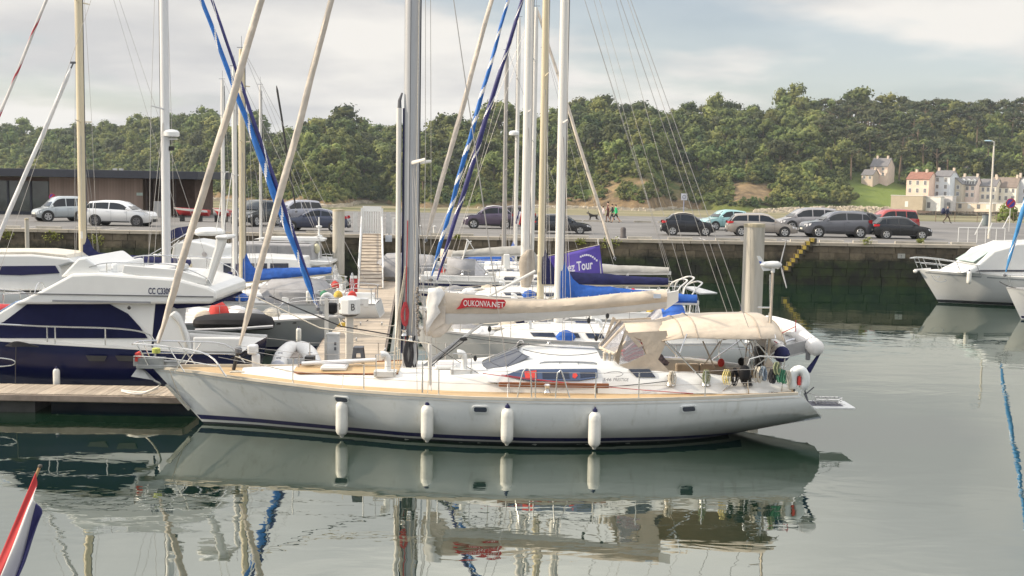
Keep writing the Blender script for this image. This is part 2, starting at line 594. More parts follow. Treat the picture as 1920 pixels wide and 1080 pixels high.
make_water()

# ================================================================== TERRAIN: sand, beach and wooded hill
QZ = 2.56            # quay level
WY = 69.5            # face of the quay wall
BASE = [(-700, 658), (-300, 572), (0, 529), (150, 522), (300, 493), (390, 455), (430, 423), (500, 412), (560, 383), (620, 365), (645, 375), (672, 436), (720, 443),
  (745, 389), (800, 375), (860, 393), (900, 383), (1000, 406), (1080, 409), (1150, 398), (1220, 389), (1250, 418), (1300, 423), (1340, 409), (1400, 400), (1470, 405), (1560, 409), (1660, 415),
  (1800, 415), (1950, 412), (2300, 429), (2700, 472)]
RIDGE = [(-700, 250), (-300, 240), (0, 243), (120, 240), (200, 233), (350, 226), (470, 240), (530, 262), (590, 236), (650, 240), (720, 250), (800, 246), (900, 236), (960, 222), (1050, 208), (1150, 203), (1230, 214),
   (1330, 202), (1420, 205), (1480, 196), (1560, 205), (1650, 203), (1720, 212), (1800, 207), (1860, 212), (1930, 212), (2300, 225), (2700, 240)]
TREEH = 8.0
SZ = -3.2           # the dry bay lies lower than the basin

def ridge_depth(px):
 return interp(BASE, px) + interp([(-700, 200), (400, 185), (700, 140), (1200, 145), (1500, 160), (1950, 180), (2700, 200)], px)

def ground(px, v):
 """a point of the hill: px names a direction from the quay, v runs from the shore (0) to the ridge (1)"""
 Db = interp(BASE, px)
 Dr = ridge_depth(px)
 if v > 0: Db += 9 * mnoise.noise(Vector((px * .013, 7, 0))) * min(1, v * 6)
 zr = at(px, interp(RIDGE, px), Dr).z - TREEH
 Y = lerp(Db, Dr, v)
 x = ray(px, 350)
 X = x.x / x.y * Y
 if v <= 0:
  z = SZ
 elif v <= 1:
  k = interp([(0, 0.80), (1300, 0.72), (1560, 0.95), (1950, 1.05)], px)
  z = SZ + (zr - SZ) * (v ** k)
  z += (1.6 * mnoise.noise(Vector((X * .03, Y * .03, 1.0))) + 5.5 * mnoise.noise(Vector((X * .014, Y * .010, 4.0))) * (1 - v)) * min(1, v * 4)
 else:
  z = zr - 4 * (v - 1) + 0.5
 return Vector((X, Y, z))

def make_terrain():
 m = bpy.data.materials.new('hill_ground')
 m.use_nodes = True
 t = m.node_tree
 b = t.nodes['Principled BSDF']
 b.inputs['Roughness'].default_value = 0.95
 b.inputs['Specular IOR Level'].default_value = 0.1
 g = nn(t, 'ShaderNodeNewGeometry')
 n_ = nn(t, 'ShaderNodeTexNoise', in_Scale=0.05, in_Detail=7.0, in_Roughness=0.65)
 lk(t, g.outputs['Position'], n_.inputs['Vector'])
 r = nn(t, 'ShaderNodeValToRGB')
 cr = r.color_ramp
 cr.elements[0].position, cr.elements[0].color = 0.34, (0.055, 0.085, 0.022, 1)
 cr.elements[1].position, cr.elements[1].color = 0.66, (0.17, 0.17, 0.055, 1)
 e = cr.elements.new(0.5); e.color = (0.10, 0.125, 0.035, 1)
 lk(t, n_.outputs[0], r.inputs[0])
 # bare rock where the slope is steep near the shore
 rk = nn(t, 'ShaderNodeTexNoise', in_Scale=0.16, in_Detail=8.0, in_Roughness=0.7)
 lk(t, g.outputs['Position'], rk.inputs['Vector'])
 rr = nn(t, 'ShaderNodeValToRGB')
 rr.color_ramp.elements[0].position, rr.color_ramp.elements[0].color = 0.35, (0.10, 0.075, 0.05, 1)
 rr.color_ramp.elements[1].position, rr.color_ramp.elements[1].color = 0.65, (0.30, 0.215, 0.12, 1)
 lk(t, rk.outputs[0], rr.inputs[0])
 at_ = nn(t, 'ShaderNodeAttribute', attribute_name='rock')
 ad = nn(t, 'ShaderNodeMath', operation='MULTIPLY_ADD', in_1=0.9)
 lk(t, n_.outputs[0], ad.inputs[0]); lk(t, at_.outputs['Fac'], ad.inputs[2])
 st = nn(t, 'ShaderNodeMapRange')
 st.inputs[1].default_value, st.inputs[2].default_value = 0.92, 1.08
 lk(t, ad.outputs[0], st.inputs[0])
 mx = nn(t, 'ShaderNodeMix', data_type='RGBA')
 lk(t, st.outputs[0], mx.inputs[0]); lk(t, r.outputs[0], mx.inputs[6]); lk(t, rr.outputs[0], mx.inputs[7])
 # lawn
 al = nn(t, 'ShaderNodeAttribute', attribute_name='lawn')
 m2 = nn(t, 'ShaderNodeMix', data_type='RGBA')
 m2.inputs[7].default_value = (0.155, 0.20, 0.050, 1)
 lk(t, al.outputs['Fac'], m2.inputs[0]); lk(t, mx.outputs[2], m2.inputs[6])
 # sand
 as_ = nn(t, 'ShaderNodeAttribute', attribute_name='sand')
 sn = nn(t, 'ShaderNodeTexNoise', in_Scale=0.035, in_Detail=6.0, in_Roughness=0.6)
 mp = nn(t, 'ShaderNodeMapping'); mp.inputs['Scale'].default_value = (0.35, 1.6, 1)
 lk(t, g.outputs['Position'], mp.inputs[0]); lk(t, mp.outputs[0], sn.inputs['Vector'])
 sr = nn(t, 'ShaderNodeValToRGB')
 sr.color_ramp.elements[0].position, sr.color_ramp.elements[0].color = 0.36, (0.13, 0.135, 0.068, 1)
 sr.color_ramp.elements[1].position, sr.color_ramp.elements[1].color = 0.62, (0.28, 0.245, 0.16, 1)
 lk(t, sn.outputs[0], sr.inputs[0])
 m3 = nn(t, 'ShaderNodeMix', data_type='RGBA')
 lk(t, as_.outputs['Fac'], m3.inputs[0]); lk(t, m2.outputs[2], m3.inputs[6]); lk(t, sr.outputs[0], m3.inputs[7])
 lk(t, m3.outputs[2], b.inputs['Base Color'])
 bp = nn(t, 'ShaderNodeBump', in_Strength=0.8, in_Distance=1.2)
 lk(t, rk.outputs[0], bp.inputs['Height']); lk(t, bp.outputs[0], b.inputs['Normal'])

 pxs = list(np.arange(-700, 2701, 10.0))
 vs_ = [0, 0.012, 0.03, 0.05, 0.08, 0.12, 0.17, 0.23, 0.3, 0.38, 0.47, 0.56, 0.66, 0.76, 0.88, 1.0, 1.3, 1.8, 3.0]
 V, rock, lawn = [], [], []
 for v in vs_:
  for px in pxs:
   p = ground(px, v)
   rk_ = max(0, 1 - v * 7) * interp([(-700, .3), (300, .3), (380, .75), (660, .8), (760, .6), (900, .75), (1040, .95), (1290, .95), (1330, .35), (1420, .5), (1470, .1), (2700, .1)], px)
   if 1110 < px < 1300:
    rk_ = max(rk_, interp([(0, .7), (.3, .45), (.45, 0)], v))
   if 1365 < px < 1455:
    rk_ = max(rk_, interp([(0, .2), (.08, .85), (.2, .75), (.3, 0)], v))
   V.append(p); rock.append(rk_)
   lawn.append(1.0 if in_lawn(px, v) else 0.0)
 n = len(pxs)
 F = [(i * n + j, i * n + j + 1, (i + 1) * n + j + 1, (i + 1) * n + j) for i in range(len(vs_) - 1) for j in range(n - 1)]
 me = bpy.data.meshes.new('hill')
 me.from_pydata([tuple(p) for p in V], [], F)
 for nm, dat in (('rock', rock), ('lawn', lawn)):
  a = me.attributes.new(nm, 'FLOAT', 'POINT')
  a.data.foreach_set('value', dat)
 me.materials.append(m)
 me.polygons.foreach_set('use_smooth', [True] * len(me.polygons))
 o = bpy.data.objects.new('hill', me)
 COL.objects.link(o)
 o['kind'] = 'structure'
 # the bay at low tide: one broad sheet reaching past the horizon
 s = MB()
 rows = []
 for Y in (120.0, 150, 190, 230, 270, 310, 360, 420, 520, 750, 1400):
  rows.append([(X, Y, SZ + 0.3 * mnoise.noise(Vector((X * 0.012, Y * 0.02, 5)))) for X in np.linspace(-1, 1, 61) * (Y * .6 + 220)])
 s.grid(rows)
 me = s.mesh('beach', m, smooth=True)
 a = me.attributes.new('sand', 'FLOAT', 'POINT')
 a.data.foreach_set('value', [1.0] * len(me.vertices))
 o = bpy.data.objects.new('beach', me)
 COL.objects.link(o)
 o['kind'] = 'structure'

def in_lawn(px, v):
 if 1700 < px < 1960 and 0.20 < v < 0.70 and mnoise.noise(Vector((px * .035, v * 9, 2))) > -.18: return True
 if 1740 < px < 1930 and 0.50 < v < 0.66: return True
 if 1745 < px < 1850 and 0.40 < v < 0.47: return True
 if 1590 < px < 1715 and 0.02 < v < 0.24: return True
 if 1690 < px < 1800 and 0.20 < v < 0.30: return True
 if 1560 < px < 1640 and 0.22 < v < 0.28: return True
 if 975 < px < 1010 and 0.70 < v < 0.80: return True
 if 905 < px < 945 and 0.62 < v < 0.80: return True
 if 1085 < px < 1140 and 0.55 < v < 0.66: return True
 if 785 < px < 805 and 0.6 < v < 0.72: return True
 return False

def bare(px, v):
 if in_lawn(px, v) and not (1700 < px < 1960 and v > .2 and not (0.50 < v < 0.66)): return True
 if v < 0.02 and px < 1450: return True
 if 1690 < px < 1960 and v < 0.22: return True
 if 1595 < px < 1685 and 0.16 < v < 0.36: return True
 if 1500 < px < 1700 and v < 0.05: return True
 if 1150 < px < 1280 and v < 0.26 and mnoise.noise(Vector((px * 0.03, v * 6, 0))) > 0.02: return True
 if 1375 < px < 1445 and 0.05 < v < 0.20: return True
 if 1040 < px < 1150 and v < 0.10 and mnoise.noise(Vector((px * 0.05, v * 9, 3))) > -0.1: return True
 return False

make_terrain()

# ------------------------------------------------------------------ trees
def foliage(name, a, b_, rand):
 m = bpy.data.materials.new(name)
 m.use_nodes = True
 t = m.node_tree
 b = t.nodes['Principled BSDF']
 b.inputs['Roughness'].default_value = 0.75
 b.inputs['Specular IOR Level'].default_value = 0.2
 g = nn(t, 'ShaderNodeNewGeometry')
 n_ = nn(t, 'ShaderNodeTexNoise', in_Scale=0.075, in_Detail=5.0, in_Roughness=0.7)
 lk(t, g.outputs['Position'], n_.inputs['Vector'])
 n2_ = nn(t, 'ShaderNodeTexNoise', in_Scale=0.9, in_Detail=2.0)
 lk(t, g.outputs['Position'], n2_.inputs['Vector'])
 ma = nn(t, 'ShaderNodeMath', operation='MULTIPLY_ADD', in_1=0.5)
 lk(t, n2_.outputs[0], ma.inputs[0]); lk(t, n_.outputs[0], ma.inputs[2])
 r = nn(t, 'ShaderNodeValToRGB')
 r.color_ramp.elements[0].position, r.color_ramp.elements[0].color = 0.60, tuple(a) + (1,)
 r.color_ramp.elements[1].position, r.color_ramp.elements[1].color = 0.92, tuple(b_) + (1,)
 lk(t, ma.outputs[0], r.inputs[0])
 oi = nn(t, 'ShaderNodeObjectInfo')
 mr = nn(t, 'ShaderNodeMapRange')
 mr.inputs[3].default_value, mr.inputs[4].default_value = 1 - rand, 1 + rand
 ta = nn(t, 'ShaderNodeAttribute', attribute_name='tint')
 sm = nn(t, 'ShaderNodeMath', operation='ADD')
 lk(t, oi.outputs['Random'], sm.inputs[0]); lk(t, ta.outputs['Fac'], sm.inputs[1])
 fr = nn(t, 'ShaderNodeMath', operation='FRACT')
 lk(t, sm.outputs[0], fr.inputs[0])
 lk(t, fr.outputs[0], mr.inputs[0])
 hm = nn(t, 'ShaderNodeMath', operation='MULTIPLY', in_1=7.13); lk(t, fr.outputs[0], hm.inputs[0])
 hf = nn(t, 'ShaderNodeMath', operation='FRACT'); lk(t, hm.outputs[0], hf.inputs[0])
 hr = nn(t, 'ShaderNodeMapRange'); hr.inputs[3].default_value, hr.inputs[4].default_value = .468, .522
 lk(t, hf.outputs[0], hr.inputs[0])
 hs = nn(t, 'ShaderNodeHueSaturation')
 lk(t, mr.outputs[0], hs.inputs['Value']); lk(t, r.outputs[0], hs.inputs['Color']); lk(t, hr.outputs[0], hs.inputs['Hue'])
 lk(t, hs.outputs[0], b.inputs['Base Color'])
 return m

LEAF = foliage('broad_leaves', (0.044, 0.074, 0.024), (0.190, 0.212, 0.064), 0.36)
NEEDLE = foliage('pine_needles', (0.036, 0.054, 0.026), (0.100, 0.112, 0.048), 0.2)
SHRUBM = foliage('shrub_leaves', (0.06, 0.10, 0.02), (0.17, 0.20, 0.05), 0.2)
BARK = mat('bark', (0.17, 0.125, 0.085), 0.9, var=0.25, vs=2)

def crown_arrays(kind, seed, leaves):
 """triangles of one crown of unit height 1, as vertex and face arrays: solid knots of foliage with loose leaf sprays around them"""
 r = random.Random(seed)
 V, F = [], []
 lobes = []
 if kind == 'broad':
  n = 15
  for i in range(n):
   u, th = r.uniform(-0.5, 1), r.uniform(0, 2 * PI)
   q = math.sqrt(max(0, 1 - u * u)) * r.uniform(0.55, 1)
   lobes.append((Vector((0.40 * q * math.cos(th), 0.40 * q * math.sin(th), 0.56 + 0.34 * u)), r.uniform(0.12, 0.20)))
  lobes.append((Vector((0, 0, 0.6)), 0.27))
 elif kind == 'pine':
  for i in range(11):
   th, q = r.uniform(0, 2 * PI), r.uniform(0.05, 0.36)
   lobes.append((Vector((q * math.cos(th), q * math.sin(th), 0.90 - q * q * 1.2 + r.uniform(-0.13, 0.03))), r.uniform(0.08, 0.13)))
  for i in range(3):
   th = r.uniform(0, 2 * PI)
   lobes.append((Vector((0.22 * math.cos(th), 0.22 * math.sin(th), r.uniform(0.55, 0.68))), 0.07))
 else:
  for i in range(9):
   th, q = r.uniform(0, 2 * PI), r.uniform(0.1, 0.6)
   lobes.append((Vector((q * math.cos(th), q * math.sin(th), r.uniform(0.25, 0.7))), r.uniform(0.22, 0.36)))
 sq = 0.62 if kind == 'pine' else 0.85
 for c, rad_ in lobes:
  o = len(V)
  nu = 6
  rows = 3
  V.append(c + Vector((0, 0, -rad_ * 0.7 * sq)))
  for i in range(1, rows):
   for k in range(nu):
    tt = PI * i / rows
    w = r.uniform(0.6, 0.92) * rad_
    V.append(c + Vector((w * math.sin(tt) * math.cos(2 * PI * k / nu + i), w * math.sin(tt) * math.sin(2 * PI * k / nu + i), -w * sq * math.cos(tt))))
  V.append(c + Vector((0, 0, rad_ * 0.75 * sq)))
  for k in range(nu):
   q = (k + 1) % nu
   F.append((o, o + 1 + q, o + 1 + k))
   for i in range(rows - 2):
    a, b_ = o + 1 + i * nu, o + 1 + (i + 1) * nu
    F.append((a + k, a + q, b_ + q)); F.append((a + k, b_ + q, b_ + k))
   F.append((o + 1 + (rows - 2) * nu + k, o + 1 + (rows - 2) * nu + q, o + 1 + (rows - 1) * nu))
  for i in range(max(3, int(leaves * rad_ * rad_ * 2.2))):
   u, th = r.uniform(-0.55, 1), r.uniform(0, 2 * PI)
   q = math.sqrt(1 - u * u)
   d = Vector((q * math.cos(th), q * math.sin(th), u * sq))
   p = c + d * rad_ * r.uniform(0.8, 1.22)
   s_ = r.uniform(0.022, 0.048) * (0.8 if kind == 'pine' else 1.0) * (1.5 if kind == 'shrub' else 1)
   nrm = (d + Vector((r.uniform(-.8, .8), r.uniform(-.8, .8), r.uniform(-.4, .9)))).normalized()
   a = nrm.orthogonal().normalized()
   b_ = nrm.cross(a)
   an = r.uniform(0, PI)
   a, b_ = a * math.cos(an) + b_ * math.sin(an), b_ * math.cos(an) - a * math.sin(an)
   o = len(V)
   V += [p - a * s_, p + b_ * s_ * 0.7, p + a * s_, p - b_ * s_ * 0.7]
   F += [(o, o + 1, o + 2), (o, o + 2, o + 3)]
 return np.array([tuple(p) for p in V], dtype=np.float32), np.array(F, dtype=np.int32)

def mesh_from(name, V, F, m, smooth=False):
 me = bpy.data.meshes.new(name)
 me.vertices.add(len(V)); me.vertices.foreach_set('co', V.astype(np.float32).ravel())
 me.loops.add(F.size); me.loops.foreach_set('vertex_index', F.ravel().astype(np.int32))
 me.polygons.add(len(F))
 me.polygons.foreach_set('loop_start', np.arange(0, F.size, 3, dtype=np.int32))
 me.update(calc_edges=True)
 me.validate()
 me.materials.append(m)
 return me

def trunk_mesh(kind, seed):
 r = random.Random(seed)
 m = MB()
 if kind == 'pine':
  bend = r.uniform(-0.05, 0.05)
  top = Vector((bend, 0, 0.84))
  m.tube(arc([(0, 0, -0.04), (bend * .3, 0, 0.3), (bend * .8, 0.01, 0.6), top], 3), [0.024 - 0.0012 * i for i in range(10)], 6)
  for i in range(5):
   th = r.uniform(0, 2 * PI); z = r.uniform(0.55, 0.75)
   m.tube([(bend * .8, 0, z), (0.12 * math.cos(th), 0.12 * math.sin(th), z + 0.07), (0.26 * math.cos(th), 0.26 * math.sin(th), z + 0.12)], [0.010, 0.008, 0.004], 5)
 else:
  m.tube(arc([(0, 0, -0.05), (0.01, 0.01, 0.2), (-0.01, 0, 0.45), (0, 0, 0.62)], 2), [0.036, 0.032, 0.03, 0.027, 0.023, 0.018, 0.014], 6)
  for i in range(5):
   th = r.uniform(0, 2 * PI); z = r.uniform(0.25, 0.45)
   m.tube([(0, 0, z), (0.13 * math.cos(th), 0.13 * math.sin(th), z + 0.12), (0.25 * math.cos(th), 0.25 * math.sin(th), z + 0.25)], [0.016, 0.012, 0.005], 5)
 return m.mesh('trunk', BARK, True)

def plant_hill():
 r = random.Random(5)
 spots = []
 cell = {}
 tries = 0
 while tries < 26000:
  tries += 1
  px = r.uniform(-70, 1990)
  v = r.uniform(0.012, 1.12)
  if bare(px, v):
   continue
  p = ground(px, v)
  right = px > 1500
  if 1690 < px < 1935 and .22 < v < .72 and r.random() > .30: continue
  h = r.uniform(6.5, 14.5) * (0.45 + 0.55 * min(1, v * 2.6))
  kind = 'broad'
  if v < 0.16 and not right:
   h = r.uniform(2.4, 4.6)
  if 1530 < px < 1930 and v > 0.30 and r.random() < 0.45:
   kind, h = 'pine', r.uniform(12, 17)
  if 565 < px < 650 and v > 0.86:
   kind, h = 'pine', r.uniform(10, 13)
  if 60 < px < 330 and v > 0.92:
   kind, h = ('pine', r.uniform(9, 11.5)) if r.random() < 0.6 else ('broad', 8)
  if v > 0.88 and kind == 'broad':
   h *= 1.05 + 1.1 * mnoise.noise(Vector((px * .022, 3, 1)))
  wid = r.uniform(0.9, 1.25)
  if kind == 'broad' and v > .12 and r.random() < .16: kind = 'dark'
  if kind == 'broad' and v > .3 and r.random() < .10: wid, h = r.uniform(.6, .72), h * (1.1 if v < .85 else .85)
  sp = h * 0.36 if kind == 'pine' else h * 0.55 * min(1, wid + .1)
  sp = sp if kind else h * 0.55 if kind == 'broad' else h * 0.36
  sp = max(2.1, sp)
  key = (int(p.x // 6), int(p.y // 6))
  ok = True
  for dx in (-1, 0, 1):
   for dy in (-1, 0, 1):
    for (q, s2) in cell.get((key[0] + dx, key[1] + dy), ()):
     if (q.x - p.x) ** 2 + (q.y - p.y) ** 2 < (0.5 * (sp + s2)) ** 2:
      ok = False
  if not ok:
   continue
  cell.setdefault(key, []).append((p, sp))
  spots.append((p, kind, h, px, v, wid))
 spots.sort(key=lambda s: -s[2] / s[0].y * (1.3 if s[4] > 0.8 else 1.0))
 meshes = {}
 for k, n, lv, m in (('broad', 8, 480, LEAF), ('pine', 4, 900, NEEDLE), ('dark', 3, 480, NEEDLE)):
  meshes[k] = [(mesh_from('crown', *crown_arrays('broad' if k == 'dark' else k, 40 + i, lv), m), trunk_mesh(k, 90 + i)) for i in range(n)]
 cnt = {'broad': 0, 'pine': 0, 'dark': 0}
 rest = []
 lab = {'dark': 'dark dense evergreen with a rounded crown among paler trees on the wooded hillside',
     'broad': 'round-crowned leafy green tree among its like on the wooded hillside above the beach',
     'pine': 'tall dark pine with bare trunk and flat spreading crown on the wooded hillside'}
 grp = {'dark': 'dark evergreens on the hillside', 'broad': 'broadleaf trees on the hillside', 'pine': 'pines on the hillside'}
 for (p, kind, h, px, v, w) in spots:
  if cnt[kind] < {'broad': 290, 'pine': 110, 'dark': 80}[kind] and -20 < px < 1940:
   cnt[kind] += 1
   cm, tm = meshes[kind][r.randrange(len(meshes[kind]))]
   root = thing('pine_tree' if kind == 'pine' else 'leafy_tree', lab[kind], 'tree', p - Vector((0, 0, 0.3)), r.uniform(0, 6.28), grp[kind])
   root.scale = (h * w, h * w, h)
   for nm, me in (('crown', cm), ('trunk', tm)):
    o = bpy.data.objects.new(nm, me)
    COL.objects.link(o)
    o.parent = root
  else:
   rest.append((p, 'broad' if kind == 'dark' else kind, h))
 base = {'broad': [crown_arrays('broad', 60 + i, 230) for i in range(6)], 'pine': [crown_arrays('pine', 70 + i, 500) for i in range(3)]}
 VV, FF, TT, n0 = [], [], [], 0
 for (p, kind, h) in rest:
  V, F = base[kind][r.randrange(len(base[kind]))]
  a = r.uniform(0, 6.28)
  w = r.uniform(0.9, 1.25)
  c, s = math.cos(a), math.sin(a)
  Q = np.empty_like(V)
  Q[:, 0] = (V[:, 0] * c - V[:, 1] * s) * h * w + p.x
  Q[:, 1] = (V[:, 0] * s + V[:, 1] * c) * h * w + p.y
  Q[:, 2] = V[:, 2] * h + p.z - 0.25 * h
  VV.append(Q); FF.append(F + n0); n0 += len(V); TT.append(np.full(len(V), r.random(), dtype=np.float32))
 # low scrub filling the ground between the crowns
 sb = [crown_arrays('shrub', 80 + i, 60) for i in range(4)]
 SV, SF, s0 = [], [], 0
 for i in range(1900):
  px, v = r.uniform(-40, 1960), r.uniform(0.01, 0.8) ** 1.5
  if bare(px, v):
   continue
  p = ground(px, v)
  V, F = sb[r.randrange(4)]
  h = r.uniform(1.2, 2.6)
  Q = V * np.array([h, h, h * 0.9], dtype=np.float32) + np.array([p.x, p.y, p.z - 0.3 * h], dtype=np.float32)
  SV.append(Q); SF.append(F + s0); s0 += len(V)
 me = mesh_from('woodland', np.concatenate(VV), np.concatenate(FF), LEAF)
 if len(me.vertices) == n0:
  me.attributes.new('tint', 'FLOAT', 'POINT').data.foreach_set('value', np.concatenate(TT))
 o = bpy.data.objects.new('woodland', me)
 COL.objects.link(o)
 o['kind'] = 'stuff'
 o['label'] = 'dense green woodland filling the hillside between the nearer trees'
 o = bpy.data.objects.new('undergrowth', mesh_from('undergrowth', np.concatenate(SV), np.concatenate(SF), SHRUBM))
 COL.objects.link(o)
 o['kind'] = 'stuff'
 o['label'] = 'yellow-green scrub and bracken over the lower slopes of the hill'
 print('trees', len(spots), cnt, len(rest), sum(len(f) for f in FF))

plant_hill()

# rock armour along the foot of the hill
def rocks():
 r = random.Random(3)
 m = mat('armour_rock', (0.42, 0.37, 0.29), 0.9, var=0.35, vs=0.6, coord='World')
 VV = MB()
 base = [(-1, -1, -1), (1, -1, -1), (1, 1, -1), (-1, 1, -1), (-.7, -.8, 1), (.8, -.6, 1), (.6, .8, .9), (-.8, .6, 1)]
 fs = [(0, 3, 2, 1), (4, 5, 6, 7), (0, 1, 5, 4), (1, 2, 6, 5), (2, 3, 7, 6), (3, 0, 4, 7)]
 for i in range(1500):
  px = r.uniform(1415, 2000)
  Y = interp(BASE, px) - 3 + r.uniform(-7, 4)
  d = ray(px, 350)
  X = d.x / d.y * Y
  up = min(1, (Y - interp(BASE, px) + 8) / 6)
  s = r.uniform(0.25, 0.62)
  a = r.uniform(0, PI)
  hz = interp([(1415, 0.8), (1500, 1.8), (1560, 2.3), (2000, 2.6)], px)
  VV.add([(X + s * (p[0] * math.cos(a) - p[1] * math.sin(a)) * r.uniform(.8, 1.2), Y + s * (p[0] * math.sin(a) + p[1] * math.cos(a)), SZ + max(0, up) * hz * r.uniform(.6, 1) + s * 0.7 * p[2]) for p in base], fs)
 # strewn rocks under the cliff
 for i in range(500):
  px = r.choice([r.uniform(380, 480), r.uniform(580, 700), r.uniform(900, 1290), r.uniform(1000, 1290)])
  Y = interp(BASE, px) + r.uniform(-9, 4)
  d = ray(px, 350)
  X = d.x / d.y * Y
  s = r.uniform(0.3, 1.1)
  VV.add([(X + 1.6 * s * p[0] * r.uniform(.7, 1.2), Y + s * p[1], SZ - .1 + s * 0.8 * (p[2] + r.uniform(0, .5))) for p in base], fs)
 VV.build('shore_rocks', m, kind='stuff', label='tumbled pale boulders along the foot of the hill and beach')

rocks()

# ================================================================== QUAY
def make_quay():
 asph = mat('quay_asphalt', (0.165, 0.16, 0.155), 0.9, var=0.22, vs=0.25, bump=0.3, bs=20, coord='World')
 m = MB()
 m.add([(-260, WY + 0.55, QZ), (260, WY + 0.55, QZ), (260, 120, QZ), (-260, 120, QZ)], [(0, 1, 2, 3)])
 m.add([(-260, 120, QZ), (260, 120, QZ), (260, 130, -4.5), (-260, 130, -4.5)], [(0, 1, 2, 3)])
 m.build('quay_pavement', asph, kind='structure')
 w = MB()
 # painted lines of the parking bays
 for i in range(28):
  x = -36 + i * 5.6 / 2 * 1.9
  w.add([(x, WY + 1.5, QZ + .004), (x + .1, WY + 1.5, QZ + .004), (x + .1, WY + 3.9, QZ + .004), (x, WY + 3.9, QZ + .004)], [(0, 1, 2, 3)])
 w.build('parking_marking', mat('worn_white_paint', (0.55, 0.54, 0.52), 0.9, var=0.3, vs=3), kind='structure')
 # the wall: blocks of stone in courses
 def stonemat():
  m = bpy.data.materials.new('wall_stone')
  m.use_nodes = True
  t = m.node_tree
  b = t.nodes['Principled BSDF']
  b.inputs['Roughness'].default_value = 0.85
  g = nn(t, 'ShaderNodeNewGeometry')
  n_ = nn(t, 'ShaderNodeTexNoise', in_Scale=1.1, in_Detail=7.0, in_Roughness=0.7)
  lk(t, g.outputs['Position'], n_.inputs['Vector'])
  oi = nn(t, 'ShaderNodeObjectInfo')
  r = nn(t, 'ShaderNodeValToRGB')
  r.color_ramp.elements[0].position, r.color_ramp.elements[0].color = 0.3, (0.055, 0.045, 0.032, 1)
  r.color_ramp.elements[1].position, r.color_ramp.elements[1].color = 0.72, (0.20, 0.16, 0.105, 1)
  lk(t, n_.outputs[0], r.inputs[0])
  mr = nn(t, 'ShaderNodeMapRange')
  mr.inputs[3].default_value, mr.inputs[4].default_value = 0.65, 1.3
  lk(t, oi.outputs['Random'], mr.inputs[0])
  hs = nn(t, 'ShaderNodeHueSaturation')
  lk(t, mr.outputs[0], hs.inputs['Value']); lk(t, r.outputs[0], hs.inputs['Color'])
  # weed and tide stain on the lower courses
  s = nn(t, 'ShaderNodeSeparateXYZ'); lk(t, g.outputs['Position'], s.inputs[0])
  ma = nn(t, 'ShaderNodeMath', operation='MULTIPLY_ADD', in_1=0.9)
  lk(t, n_.outputs[0], ma.inputs[0]); lk(t, s.outputs['Z'], ma.inputs[2])
  k = nn(t, 'ShaderNodeMapRange', interpolation_type='SMOOTHSTEP')
  k.inputs[1].default_value, k.inputs[2].default_value = 1.75, 2.35
  k.inputs[3].default_value, k.inputs[4].default_value = 1.0, 0.0
  lk(t, ma.outputs[0], k.inputs[0])
  wd_ = nn(t, 'ShaderNodeValToRGB')
  wd_.color_ramp.elements[0].position, wd_.color_ramp.elements[0].color = 0.42, (0.012, 0.014, 0.009, 1)
  wd_.color_ramp.elements[1].position, wd_.color_ramp.elements[1].color = 0.62, (0.035, 0.050, 0.014, 1)
  lk(t, n_.outputs[0], wd_.inputs[0])
  mx = nn(t, 'ShaderNodeMix', data_type='RGBA')
  lk(t, k.outputs[0], mx.inputs[0]); lk(t, hs.outputs[0], mx.inputs[6]); lk(t, wd_.outputs[0], mx.inputs[7])
  lk(t, mx.outputs[2], b.inputs['Base Color'])
  bp = nn(t, 'ShaderNodeBump', in_Strength=0.6, in_Distance=0.03)
  lk(t, n_.outputs[0], bp.inputs['Height']); lk(t, bp.outputs[0], b.inputs['Normal'])
  return m
 st = stonemat()
 wall = thing('quay_wall', 'dark weathered stone harbour wall with weed on its lower courses below the parked cars', 'wall', (0, WY, 0))
 body = MB()
 body.box(-240, 240, 0.08, 0.5, -2.0, QZ - 0.16)
 body.build('wall_core', st, wall)
 r = random.Random(8)
 shapes = []
 for k in range(8):
  b = MB()
  j = [r.uniform(-.012, .012) for _ in range(8)]
  b.add([(0.012 + j[0], 0 + j[1], 0.012), (0.988, 0 + j[2], 0.012), (0.988, 1, 0.012), (0.012, 1, 0.012),
      (0.012, j[3], 0.985), (0.988 + j[4], j[5], 0.985 + j[6] * .5), (0.988, 1, 0.985), (0.012, 1, 0.985)],
     [(0, 3, 2, 1), (4, 5, 6, 7), (0, 1, 5, 4), (1, 2, 6, 5), (2, 3, 7, 6), (3, 0, 4, 7)])
  shapes.append(b.mesh('stone', st))
 courses = [(1.98, 0.42), (1.53, 0.45), (1.05, 0.48), (0.53, 0.52), (-0.05, 0.58), (-0.6, 0.55)]
 n = 0
 rest = MB()
 for ci, (z, h) in enumerate(courses):
  x = -33.0 - r.uniform(0, 1)
  if ci > 3: pass
  while x < 41:
   w_ = r.uniform(0.7, 1.35)
   pr = r.uniform(-0.035, 0.02)
   if n < 300 and ci < 4:
    o = bpy.data.objects.new('stone', shapes[r.randrange(8)])
    COL.objects.link(o)
    o.parent = wall
    o.location = (x, pr, z)
    o.scale = (w_, 0.30, h)
    n += 1
   else:
    rest.box(x + .012, x + w_ - .012, pr, 0.3, z + .01, z + h - .01)
   x += w_
 rest.build('stone_courses', st, wall, kind='stuff')
 cm = mat('coping_stone', (0.40, 0.355, 0.285), 0.85, var=0.2, vs=1.2, rand=0.1, bump=0.4, bs=12)
 cb = MB().box(0.008, 0.992, 0, 1, 0, 1).mesh('coping_stone', cm)
 x = -36.0
